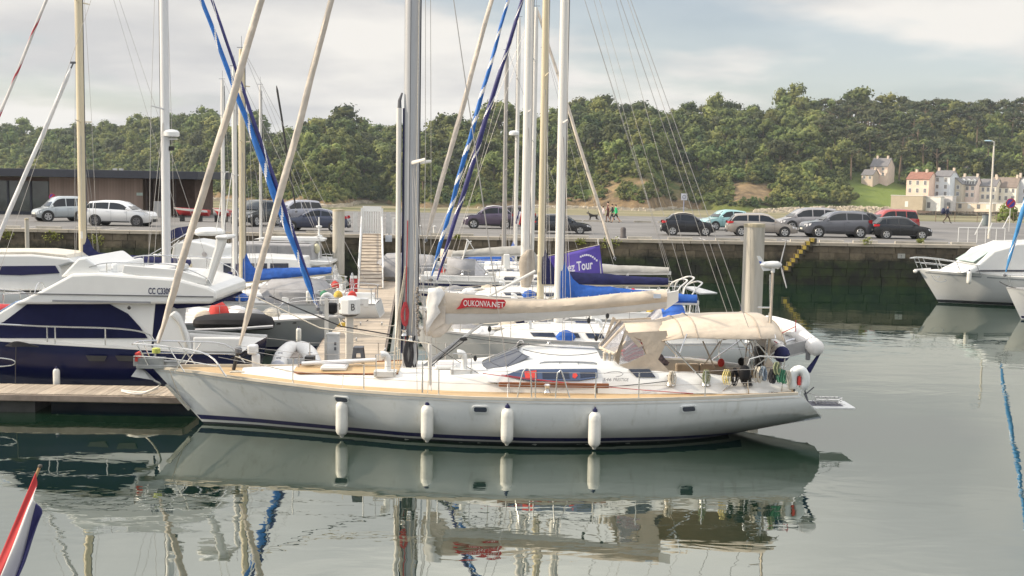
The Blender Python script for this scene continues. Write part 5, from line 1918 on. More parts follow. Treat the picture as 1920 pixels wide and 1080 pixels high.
# transom: reverse raked, with a step
tp = [HM.pt(1, s, sg) for sg in (-1,) for s in (1, .75, .5, .25, .05)] + [HM.pt(1, s, 1) for s in (.05, .25, .5, .75, 1)]
MB().sheet([q + Vector((.02, 0, 0)) for q in tp], .03).build('transom', WHITE, MY)

# ---- wind generator on its pole
zg = lp(MY, 1443, 498, -.9).z
xg = lp(MY, 1447, 560, -.9).x
wg = MB().tube([(xg - .02, -.9, 1.4), (xg, -.9, zg - .14)], .032, 10).build('generator_pole', mat('pole_tan', (.55, .48, .40), .4, .4), MY, smooth=True)
MB().tube([(xg, -.9, 2.6), (xg - .06, -.9, 3.9)], .02, 8).tube([(xg - .32, -.9, 3.12), (xg, -.9, 3.12)], .02, 6).tube([(xg - .05, -.6, 1.4), (xg - .03, -.88, 3.0)], .025, 8).build('pole_brace', STEEL, MY)
MB().tube([(xg, -.9, zg - .16), (xg, -.9, zg - .02)], .05, 10).build('mount', WHITE, wg)
MB().lathe([(.02, -.30), (.07, -.2), (.09, -.02), (.09, .10), (.06, .17), (.015, .21)], 14, (xg, -.9, zg + .02), 'x').build('generator_body', WHITE, wg, smooth=True)
tail = [lp(MY, 1431, 508, -.9), lp(MY, 1419, 480, -.9), lp(MY, 1425, 480, -.9), lp(MY, 1432, 490, -.9), lp(MY, 1445, 499, -.9), lp(MY, 1445, 507, -.9)]
f = MB().sheet(tail, .03, (0, -1, 0)).build('tail_fin', WHITE, wg)
MB().sheet([lp(MY, 1423, 489, -.917), lp(MY, 1429, 491, -.917), lp(MY, 1425, 495, -.917)], .006, (0, -1, 0)).sheet([lp(MY, 1426, 496, -.917), lp(MY, 1433, 491, -.917), lp(MY, 1431, 500, -.917)], .006, (0, -1, 0)).build('fin_emblem', mat('emblem_blue', (.06, .13, .45), .5), f)
for a in (100, 220, 340):
 d = Vector((0.12, math.sin(rad(a)) * .8, math.cos(rad(a + 0)))).normalized()
 c = Vector((xg + .17, -.9, zg + .02))
 sdv = d.cross(Vector((1, 0, 0))).normalized()
 MB().sheet([c + sdv * .02, c + d * .25 + sdv * .05, c + d * .62 + sdv * .012, c + d * .62 - sdv * .012, c + d * .2 - sdv * .03, c - sdv * .02], .014).build('blade', mat('blade_grey', (.28, .29, .31), .4), wg)

# horseshoe buoy
p = lp(MY, 1497, 713, -1.55)
m = MB()
pts = []
for i in range(17):
 a = rad(-60 + 300 * i / 16 - 0)
 pts.append(p + Vector((.155 * math.cos(a), 0, .24 * math.sin(a))))
m.tube(pts, [.06] + [.115] * 15 + [.06], 10)
hb = m.build('lifebuoy', mat('lifebuoy_white', (.70, .73, .72), .6, var=.06), None, smooth=True)
hb.data.transform(Matrix.Translation(-p))
hb.matrix_world = Matrix.Translation(MY.location) @ Matrix.Rotation(MY.rotation_euler.z, 4, 'Z') @ Matrix.Translation(p)
tag(hb, 'white horseshoe lifebuoy hanging on the stern rail of the foreground yacht', 'lifebuoy')
MB().box(-.03, .03, -.09, .02, -.1, .1).build('light', REDC, hb)

# davits with a grey-bottomed dinghy
for sg, pxs in ((-1, ((1462, 690), (1468, 655), (1530, 652))), (1, ((1462, 690), (1475, 640), (1528, 640)))):
 q = [lp(MY, *c, .25 * sg) for c in pxs]
 MB().tube(arc(q, 4), .028, 8).build('davit', STEEL, MY, smooth=True)
DN = thing('inflatable_dinghy', 'white inflatable dinghy with navy tube ends hung from the stern davits', 'dinghy', (0, 0, 0))
DN.matrix_world = MY.matrix_basis.copy()
DN.location = MY.location
DN.rotation_euler = MY.rotation_euler
tl, tr_ = lp(MY, 1466, 664, -.75), lp(MY, 1530, 652, -.75)
far = Vector((-.08, 2.45, .22))
tubes_l = arc([tl, tl + far * .35, tl + far * .7 + Vector((.02, 0, .04)), (tl + tr_) / 2 + far * .98 + Vector((-.12, 0, .12)), (tl + tr_) / 2 + far * 1.02 + Vector((0, 0, .12))], 5)
tubes_r = arc([tr_, tr_ + far * .35, tr_ + far * .7 + Vector((-.02, 0, .04)), (tl + tr_) / 2 + far * .98 + Vector((.12, 0, .12)), (tl + tr_) / 2 + far * 1.02 + Vector((0, 0, .12))], 5)
DW = mat('dinghy_white', (.70, .69, .67), .5, var=.06)
for tb in (tubes_l, tubes_r):
 MB().tube(tb, .20, 14).build('tube', DW, DN, smooth=True)
 c = tb[0]
 MB().lathe([(.195, .10), (.20, .02), (.16, -.12), (.08, -.18), (.01, -.20)] if tb is tubes_l else [(.195, .10), (.198, .02), (.17, -.08), (.10, -.13), (.01, -.14)], 14, c, 'y').build('cone', NAVYC if tb is tubes_l else DW, DN, smooth=True)
 MB().lathe([(.204, 0), (.204, .04)], 14, c + far * .09, 'y').build('seam_band', GREYP, DN)
MB().sheet([tl + Vector((.12, .25, -.14)), tr_ + Vector((-.12, .25, -.14)), tr_ + Vector((-.10, .25, .16)), tl + Vector((.10, .25, .16))], .05, (0, 1, 0)).build('transom', mat('dinghy_transom', (.33, .33, .33), .6, var=.1), DN)
MB().sheet([tl + Vector((.1, .2, -.12)), tr_ + Vector((-.1, .2, -.12)), tr_ + far * .8 + Vector((-.1, 0, -.1)), tl + far * .8 + Vector((.1, 0, -.1))], .03, (0, 0, 1)).build('floor', mat('dinghy_floor', (.45, .45, .44), .6), DN)
MB().box(tr_.x - .19, tr_.x - .09, tr_.y + .1, tr_.y + .2, tr_.z - .32, tr_.z - .05).build('motor_pad', mat('motor_pad_grey', (.22, .22, .23), .6), DN, bevel=.02)
wires(DN, [[lp(MY, 1450, 632, -.4), lp(MY, 1492, 612, .3)], [lp(MY, 1452, 640, -.5), lp(MY, 1470, 650, -.2)], [lp(MY, 1492, 600, .3), lp(MY, 1492, 622, .3)]], .012, ROPER, 'lifting_strap')
# flag staff with a rolled dark flag
a, b_ = lp(MY, 1514, 700, -.6), lp(MY, 1544, 652, -.6)
fl = thing('ensign', 'rolled navy flag on a slanting staff at the stern of the foreground yacht', 'flag')
fl.location, fl.rotation_euler = MY.location, MY.rotation_euler
MB().tube([a + Vector((-.1, 0, -.2)), b_], .012, 6).build('flag_staff', ALUW, fl)
furl(fl, a + Vector((0, 0, .02)), a.lerp(b_, .9), .07, .02, [NAVYC], 3, name='flag_cloth')

# swim platform with folded bicycles/steel rack
pl = [lp(MY, 1528, 757, -.7), lp(MY, 1603, 769, -.7), lp(MY, 1560, 752, .3), lp(MY, 1516, 750, .3)]
zpl = .72
q0, q1 = lp(MY, 1528, 766, -.6), lp(MY, 1604, 768, -.45)
xq0, xq1 = q0.x, q1.x
zpl = q1.z
PLt = MB().box(xq0 - .5, xq1, -.45, .40, zpl, zpl + .05)
plat = PLt.build('boarding_plank', WHITE, MY, bevel=.015)
MB().box(xq0 - .2, xq1 - .25, -.30, .28, zpl + .051, zpl + .06).build('tread', mat('tread_grey', (.13, .13, .16), .8), plat)
m = MB()
for k in range(3):
 z0 = zpl + .09 + .05 * k
 m.tube([(xq0 + .15, -.2, z0), (xq1 - .35, -.22, z0), (xq1 - .22, -.1, z0 + .02), (xq1 - .25, .12, z0), (xq0 + .2, .12, z0), (xq0 + .15, -.2, z0)], .012, 5)
for i in range(6):
 x = lerp(xq0 + .15, xq1 - .35, i / 5)
 m.tube([(x, -.2, zpl + .06), (x, -.2, zpl + .22)], .009, 4).tube([(x, .12, zpl + .06), (x, .12, zpl + .22)], .009, 4)
m.build('folded_ladder', STEEL, plat)
wires(MY, [[lp(MY, 1500, 733, -.7), (xq1 - .2, -.3, zpl + .08)], [lp(MY, 1500, 733, .4), (xq1 - .2, .3, zpl + .08)]], .006, WIRE, 'plank_stay')
m = MB()
m.tube([lp(MY, 1506, 722, -1.3), lp(MY, 1515, 752, -1.2)], .018, 6).tube([lp(MY, 1512, 738, -1.3), lp(MY, 1526, 726, -1.3)], .016, 6).tube([lp(MY, 1508, 738, -1.35), lp(MY, 1517, 757, -1.2)], .02, 6)
m.build('kedge_anchor', GREYP, MY)
wires(MY, [arc([lp(MY, 1495, 728, -1.6), lp(MY, 1494, 738, -1.62), lp(MY, 1499, 740, -1.62), lp(MY, 1502, 731, -1.6)], 4)], .012, mat('pale_hose', (.6, .62, .62), .6), 'hung_line')

# ---- fenders
def fender_mesh():
 return MB().lathe([(.012, -.47), (.035, -.46), (.05, -.42), (.10, -.385), (.135, -.33), (.142, -.2), (.142, .2), (.135, .30), (.10, .355), (.055, .39), (.045, .43), (.01, .44)], 18).mesh('fender', mat('fender_white', (.68, .68, .64), .45, var=.10, vs=3, bump=.2, bs=14), True)

FM = fender_mesh()
FCAP = MB().lathe([(.06, .385), (.05, .44), (.025, .46), (.012, .5)], 12).mesh('fender_eye', NAVY, True)
places = [(641, 783, 'bow-most white fender hanging over a portlight of the foreground yacht'), (801, 791, 'white fender below the mast of the foreground yacht, second from the bow'), (951, 797, 'white fender under the cabin windows of the foreground yacht'), (1115, 804, 'white fender nearest the stern of the foreground yacht, below the sprayhood')]
for px, py, l in places:
 p = lp(MY, px, py, -2.3)
 t = HM.t_of(p.x, .7)
 for _ in range(3):
  p = lp(MY, px, py, -(HM.y(t, .65) + .17)); t = HM.t_of(p.x, .7)
 wp = MY.matrix_basis @ p
 f = thing('fender', l, 'fender', (0, 0, 0), MY.rotation_euler.z, 'fenders along the foreground yacht')
 f.location = Matrix.Translation(MY.location) @ Matrix.Rotation(MY.rotation_euler.z, 4, 'Z') @ p
 for nm, me in (('body', FM), ('eye', FCAP)):
  o = bpy.data.objects.new(nm, me); COL.objects.link(o); o.parent = f
 zr = HM.sh(t) + .30 - p.z
 MB().tube([(0, 0, .44), (0, .05, HM.sh(t) - p.z), (0, .24, zr)], .010, 5).build('line', ROPE if px != 951 else ALUW, f)

# outboard engine clamped on the far rail, step stool, stowed pole on the foredeck
p = lp(MY, 472, 676, .75)
ob = thing('outboard_engine', 'small white outboard engine stowed on the foredeck rail by the inner stay', 'outboard engine')
ob.location, ob.rotation_euler = MY.matrix_basis.translation, MY.rotation_euler
ob.location = MY.location
ob.data
o_ = lp(MY, 474, 655, .75)
MB().box(o_.x - .12, o_.x + .12, .62, .9, o_.z - .12, o_.z + .12).build('cowl', mat('outboard_white', (.62, .64, .66), .35), ob, bevel=.05)
MB().box(o_.x - .02, o_.x + .17, .68, .84, o_.z - .62, o_.z - .11).build('leg', mat('outboard_white', (.6, .6, .6)), ob, bevel=.04)
MB().box(o_.x - .06, o_.x + .25, .66, .86, o_.z - .60, o_.z - .56).build('cavitation_plate', mat('outboard_white', (.6, .6, .6)), ob)
MB().tube([(o_.x - .1, .7, o_.z), (o_.x - .5, .55, o_.z - .22)], .025, 6).tube([(o_.x - .1, .76, o_.z - .08), (o_.x - .42, .6, o_.z - .3)], .02, 6).build('tiller', RUBBER, ob)
stl = thing('step_stool', 'dark grey plastic step stool with a round opening on the yacht foredeck', 'stool')
stl.location, stl.rotation_euler = MY.location, MY.rotation_euler
a = lp(MY, 672, 680, .2) + Vector((0, 0, .0))
a.z = max(a.z, zdeck(a.x) + .27)
m = MB()
w, h_ = .155, .36
for y in (.06, .36):
 pts = [(a.x - .16, a.z), (a.x - .115, a.z + h_), (a.x + .115, a.z + h_), (a.x + .16, a.z), (a.x + .09, a.z), (a.x + .09, a.z + .02)]
 m.prism([(a.x - .16, a.z), (a.x - .115, a.z + h_), (a.x - .05, a.z + h_), (a.x - .09, a.z)], y, y + .03)
 m.prism([(a.x + .16, a.z), (a.x + .09, a.z), (a.x + .05, a.z + h_), (a.x + .115, a.z + h_)], y, y + .03)
 m.box(a.x - .07, a.x + .07, y + .002, y + .028, a.z + .25, a.z + h_ - .01)
 m.box(a.x - .10, a.x + .10, y + .002, y + .028, a.z + .02, a.z + .10)
m.build('frame', GREYP, stl)
MB().box(a.x - .12, a.x + .12, .05, .40, a.z + h_, a.z + h_ + .03).build('top', GREYP, stl, bevel=.01)
a, b_ = lp(MY, 566, 682, -.1), lp(MY, 706, 675, -.1)
MB().tube([a, b_], .055, 12).build('stowed_pole', ALU, MY, smooth=True)
for px in (560, 705):
 p = lp(MY, px, 690, -.1)
 MB().tube([p + Vector((0, 0, -.25)), p + Vector((0, 0, .32))], .018, 6).build('pole_chock', STEEL, MY)
p = lp(MY, 580, 676, .15)
MB().box(p.x - .1, p.x + .12, .05, .35, p.z - .1, p.z + .1).build('black_box', BLACK, MY)
wires(MY, [sag(lp(MY, 441, 668, -.2), lp(MY, 560, 700, -.5), .03)], .012, ROPE, 'furling_line')
m = MB()
p = lp(MY, 443, 698, -.9)
for i in range(6):
 m.tube(arc([p + Vector((-.15 + .02 * i, 0, .0)), p + Vector((0, -.08 + .02 * i, .02)), p + Vector((.2 - .02 * i, 0, .01)), p + Vector((0, .1, .02)), p + Vector((-.15, 0, 0))], 4), .013, 4)
m.build('mooring_coil', ROPE, MY)
# white mooring lines from the bow to the finger pontoon
ml = thing('mooring_line', 'white mooring rope curving from the yacht bow down to the wooden finger pontoon', 'rope')
pz = on(240, 733, .52)
MB().tube(arc([Vector((xb + .05, 27.2, 1.05)), on(300, 722, .9), on(272, 735, .56), pz, on(228, 731, .53)], 5), .022, 6).build('rope', mat('white_rope', (.68, .66, .62), .8), ml)
MB().tube(arc([on(228, 733, .54), on(245, 737, .54), on(268, 738, .54), on(296, 728, .6)], 5), .022, 6).build('rope', mat('white_rope', (.68, .66, .62), .8), ml)

# ================================================================== PONTOONS, PILES, GANGWAY
PLK = mat('pontoon_plank', (0.43, 0.365, 0.29), 0.85, var=0.25, vs=3, rand=0.18, bump=.3, bs=20)
PFR = mat('pontoon_frame', (0.16, 0.12, 0.09), 0.8, var=0.3, vs=2)
FLT = mat('pontoon_float', (0.055, 0.055, 0.052), 0.8, var=0.3, vs=2)
PB = MB().box(0, 1, 0, 1, 0, 1).mesh('plank', PLK)

def pontoon(label, x0, y0, x1, y1, w, z=.5, pitch=.145, floats=None):
 """a floating walkway from (x0, y0) to (x1, y1)"""
 d = Vector((x1 - x0, y1 - y0, 0))
 L = d.length
 rz = math.atan2(d.y, d.x)
 rt = thing('pontoon', label, 'pontoon', (x0, y0, 0), rz)
 n = min(300, int(L / pitch))
 for i in range(n):
  o = bpy.data.objects.new('plank', PB)
  COL.objects.link(o); o.parent = rt
  o.location = (i * L / n, -w / 2, z - .035 + rnd.uniform(-.003, .003)); o.scale = (L / n - .012, w, .035)
 for sg in (-1, 1):
  MB().box(0, L, sg * w / 2 - .06 * (sg > 0) + .0, sg * w / 2 + .06 * (sg < 0), z - .20, z - .037).build('side_beam', PFR, rt)
  MB().box(0, L, sg * (w / 2 + .035) - .03, sg * (w / 2 + .035) + .03, z - .17, z - .03).build('rubbing_board', mat('rubbing_board', (.27, .22, .18), .85, var=.25, vs=3), rt)
 MB().box(-.05, -.002, -w / 2, w / 2, z - .2, z - .01).box(L + .002, L + .05, -w / 2, w / 2, z - .2, z - .01).build('end_board', PFR, rt)
 for i in range(max(1, int(L / 3))):
  MB().box(i * 3 + .35, i * 3 + 2.1, -w / 2 + .15, w / 2 - .15, -.15, z - .205).build('float', FLT, rt)
 return rt

fe = on(343, 742, .5)
pontoon('wooden finger pontoon beside the navy motor yacht, ending under the foreground bow', -26.0, 28.75, fe.x, 28.75, 1.3)
mp = pontoon('main wooden pontoon leading from the gangway towards the foreground yacht', -4.75, 32.0, -7.55, 64.8, 2.1, .5, .15)
pontoon('cross pontoon hidden behind the foreground yacht', -4.2, 31.0, 3.0, 31.2, 1.3, .5, .3)

PILEM = mat('pile_concrete', (0.54, 0.51, 0.45), 0.85, var=0.12, vs=1.2, stretch=(3, 3, .25), bump=.4, bs=10, col2=(.33, .31, .26))
STAIN = mat('pile_weed', (0.26, 0.25, 0.13), 0.9, var=.3, vs=3)

def pile(label, px, py, Y, r, low=None):
 Y *= KY
 c = at(px, py, Y)
 rt = thing('mooring_pile', label, 'mooring pile', (c.x, Y, 0))
 MB().lathe([(r, -2), (r, c.z - .02), (r * .94, c.z)], 28).build('shaft', PILEM, rt, smooth=True)
 MB().lathe([(r * 1.015, c.z - .10), (r * 1.015, c.z + .01), (r * .3, c.z + .035)], 28).build('cap', mat('pile_cap', (.42, .37, .26), .8, var=.2), rt, smooth=True)
 if low:
  MB().lathe([(r * 1.01, -.6), (r * 1.01, low), (r * 1.0, low + .1)], 28).build('weed_band', STAIN, rt, smooth=True)
 MB().tube([(r * 1.35 * math.cos(a), r * 1.35 * math.sin(a), .55) for a in [2 * PI * i / 20 for i in range(21)]], .05, 6).build('guide_ring', GALV, rt)

pile('thick tall concrete pile standing behind the beige bimini', 1415, 420, 25.5, .33)
pile('tall concrete pile left of the gangway with a greenish foot', 635, 393, 41.5, .31, .9)
pile('thin grey ladder post against the quay wall at the far left', 50, 410, 47.6, .12)

# gangway from the quay to the pontoon
ga, gb = ats(697, 406, 48.3), on(695, 540, .56)
gw = thing('gangway', 'white metal gangway with ribbed wooden tread sloping from the quay to the pontoon', 'gangway', (gb.x, gb.y, .56), math.atan2(ga.y - gb.y, ga.x - gb.x) - PI / 2)
GL_, GH = math.hypot(ga.x - gb.x, ga.y - gb.y), QZ + .12 - .56
WG = .56
m = MB().add([(-WG, 0, 0), (WG, 0, 0), (WG, GL_, GH), (-WG, GL_, GH), (-WG, 0, -.06), (WG, 0, -.06), (WG, GL_, GH - .06), (-WG, GL_, GH - .06)], [(0, 1, 2, 3), (4, 7, 6, 5), (0, 4, 5, 1), (2, 6, 7, 3), (0, 3, 7, 4), (1, 5, 6, 2)])
gwm = MB()
gwm.add([(-WG, 0, 0), (WG, 0, 0), (WG, GL_, GH), (-WG, GL_, GH), (-WG, 0, -.06), (WG, 0, -.06), (WG, GL_, GH - .06), (-WG, GL_, GH - .06)], [(0, 1, 2, 3), (4, 7, 6, 5), (0, 4, 5, 1), (2, 6, 7, 3), (0, 3, 7, 4), (1, 5, 6, 2)])
gwm.build('tread', mat('gangway_tread', (.40, .34, .27), .85, var=.2, vs=3), gw)
for i in range(17):
 u = (i + .5) / 17
 MB().obox((0.0, GL_ * u, GH * u + .02), (WG, .02 * (1 if i % 2 else -1) * 3, 0), (0, .025, .008), (0, 0, .014)).build('cleat', mat('cleat_brown', (.20, .16, .13), .8), gw)
for sg in (-1, 1):
 m = MB()
 for h_ in (.0, .5, 1.0):
  m.tube([(sg * (WG + .05), 0, h_), (sg * (WG + .05), GL_, GH + h_)], .045 if h_ != .5 else .03, 6)
 for i in range(9):
  u = i / 8
  m.tube([(sg * (WG + .05), GL_ * u, GH * u), (sg * (WG + .05), GL_ * u, GH * u + 1.0)], .022, 5)
 m.build('side_rail', mat('gangway_white', (.66, .66, .65), .5, .1, var=.1), gw)
gate = thing('gate', 'white barred gate with curved top at the head of the gangway', 'gate', (ga.x, ga.y + .15, QZ))
gz = 1.75
for sg in (-1, 1):
 MB().box(sg * .62 - .05, sg * .62 + .05, -.05, .05, 0, gz - .1).build('post', WHITE, gate)
 MB().box(sg * 1.0 - .14, sg * 1.0 + .14, -.03, .0, .2, gz - .35).build('side_panel', GALV, gate)
for i in range(8):
 x = -.5 + i / 7
 MB().box(x - .035, x + .035, -.02, .02, .15, gz - .15 + .0 * x).build('bar', WHITE, gate)
MB().box(-.56, .56, -.025, .025, gz - .30, gz + .02).build('top_panel', WHITE, gate)
MB().box(-.56, .56, -.025, .025, .08, .16).build('bottom_rail', WHITE, gate)
sb = thing('notice_board', 'white notice boards on the quay right of the gangway head', 'notice board', (ats(729, 430, 48.3).x, 48.42 * KY, QZ))
MB().box(-.2, .2, -.03, .0, .15, 1.1).build('panel', PALEW, sb)
MB().box(-.2, .2, -.25, -.2, -.35, .05).build('panel', mat('blue_white_panel', (.60, .64, .70), .5), sb)
MB().box(-.03, .03, .001, .05, 0, 1.2).build('post', GALV, sb)
rl = thing('railing', 'thin white metal railing on the quay beside the gangway', 'railing', (0, 48.9 * KY, QZ))
for px in (727, 737, 748):
 x = ats(px, 420, 48.9).x
 MB().tube([(x, 0, 0), (x, 0, 1.05)], .02, 5).build('post', WHITE, rl)
MB().tube([(ats(722, 420, 48.9).x, 0, 1.05), (ats(748, 420, 48.9).x, 0, 1.05)], .02, 5).build('rail', WHITE, rl)

# things on the main pontoon
dr = on(655, 672, .5)
drum = thing('berth_marker', 'white eight-sided berth marker lettered B on a pale post', 'berth marker', (dr.x, dr.y, .5), rad(25))
top_ = at(655, 574, dr.y).z - .5
MB().box(-.11, .11, -.05, .05, 0, top_ - .2).build('post', mat('pale_post', (.60, .58, .53), .6), drum)
m = MB()
n8 = 8
prof = [(.15, -.31), (.33, -.22), (.33, .22), (.16, .31)]
rows = [[Vector((r * math.cos(rad(22.5 + 45 * k)), r * math.sin(rad(22.5 + 45 * k)), top_ + h_)) for k in range(n8)] for r, h_ in prof]
m.grid(rows, 0, True, True)
m.build('drum', WHITE, drum, bevel=.02)
MB().lathe([(.30, top_ - .245), (.20, top_ - .30)], 8).build('base', BLACK, drum)
for a in (-90, 180):
 d = rad(a)
 text('lettering', 'B', .30, BLACK, drum, (.31 * math.cos(d) - .06 * -math.sin(d), .31 * math.sin(d) - .06 * math.cos(d), top_ - .10), (PI / 2, 0, d + PI / 2), .8, .004)

def pedestal(label, px, py, w, h, col, capc=None):
 p = on(px, py, .5)
 rt = thing('service_pedestal', label, 'service pedestal', (p.x, p.y, .5))
 MB().box(-w / 2, w / 2, -w * .35, w * .35, 0, h).build('cabinet', col, rt, bevel=.02)
 MB().box(-w / 2 - .02, w / 2 + .02, -w * .38, w * .38, h, h + .05).build('lid', capc or PALEW, rt, bevel=.01)
 for k in (.6, .75):
  MB().box(w * .12, w * .3, -w * .38, -w * .35 - .001, h * k - .05, h * k + .04).build('socket', GREYP, rt)
 return rt

pedestal('pale grey service pedestal with dark sockets beside the berth marker', 625, 690, .34, .98, mat('pedestal_grey', (.55, .56, .56), .5))
pedestal('short white service box on the main pontoon near the concrete pile', 656, 592, .30, .75, PALEW)
fb = on(663, 562, .5)
fx = thing('fire_cabinet', 'red fire cabinet on a post on the pontoon right of the concrete pile', 'fire cabinet', (fb.x, fb.y, .5))
MB().box(-.17, .17, -.1, .1, .35, 1.0).build('cabinet', RED, fx, bevel=.02)
MB().box(-.04, .04, -.03, .03, 0, .35).build('post', GALV, fx)
MB().box(-.15, .17, -.14, -.101, .98, 1.10).build('hood', PALEW, fx)
pp = on(612, 690, .5)
lp_ = thing('lamp_post', 'slim white upright post standing on the pontoon left of the service pedestal', 'post', (pp.x, pp.y, .5))
MB().box(-.05, .05, -.05, .05, 0, at(602, 560, pp.y).z - .5).build('post', mat('pale_post', (.6, .6, .6)), lp_)
yb = on(638, 610, .55)
yw = thing('hose', 'yellow hose heap on the pontoon edge behind the pale pedestal', 'hose', (yb.x, yb.y, .5))
m = MB()
for i in range(6):
 m.tube(arc([(-.35, 0, .04 + .02 * i), (0, -.15, .05 + .02 * i), (.35, 0, .04 + .02 * i), (0, .15, .05), (-.35, 0, .05)], 4), .025, 5)
m.build('hose', YELLOW, yw)

# inflatable on the pontoon behind the foredeck
RB = thing('inflatable_dinghy', 'small white upturned inflatable dinghy lying behind the foredeck of the foreground yacht', 'dinghy', (on(553, 690, .55).x, 22.6 * KY, .55))
def rb(px, py, Y):
 q = ats(px, py, Y); return q - RB.location
tl = arc([rb(522, 690, 21.8), rb(530, 668, 22.2), rb(542, 656, 22.9), rb(553, 652, 23.4)], 5)
tr2 = arc([rb(590, 688, 21.8), rb(582, 668, 22.2), rb(571, 656, 22.9), rb(555, 652, 23.4)], 5)
for tb in (tl, tr2):
 MB().tube(tb, [.23] * (len(tb) - 3) + [.20, .18, .16], 14).build('tube', DW, RB, smooth=True)
 for k in range(6):
  c = tb[2 + 2 * k] + Vector((0, -.14, .14))
  MB().box(c.x - .06, c.x + .06, c.y - .05, c.y + .05, c.z - .02, c.z + .05).build('handle', mat('handle_grey', (.42, .42, .44), .7), RB)
 c = tb[0]
 MB().lathe([(.235, .06), (.225, -.12), (.10, -.2), (.01, -.21)], 14, c, 'y').build('cone', mat('tube_lilac_grey', (.48, .50, .56), .5), RB, smooth=True)
MB().sheet([tl[4], tr2[4], tr2[14], tl[14]], .05).build('floor', mat('floor_brown_grey', (.28, .24, .21), .8), RB)
MB().sheet([tl[2] + Vector((0, 0, -.2)), tr2[2] + Vector((0, 0, -.2)), tr2[2] + Vector((0, 0, .12)), tl[2] + Vector((0, 0, .12))], .04).build('transom', mat('transom_white', (.60, .60, .60), .5), RB)

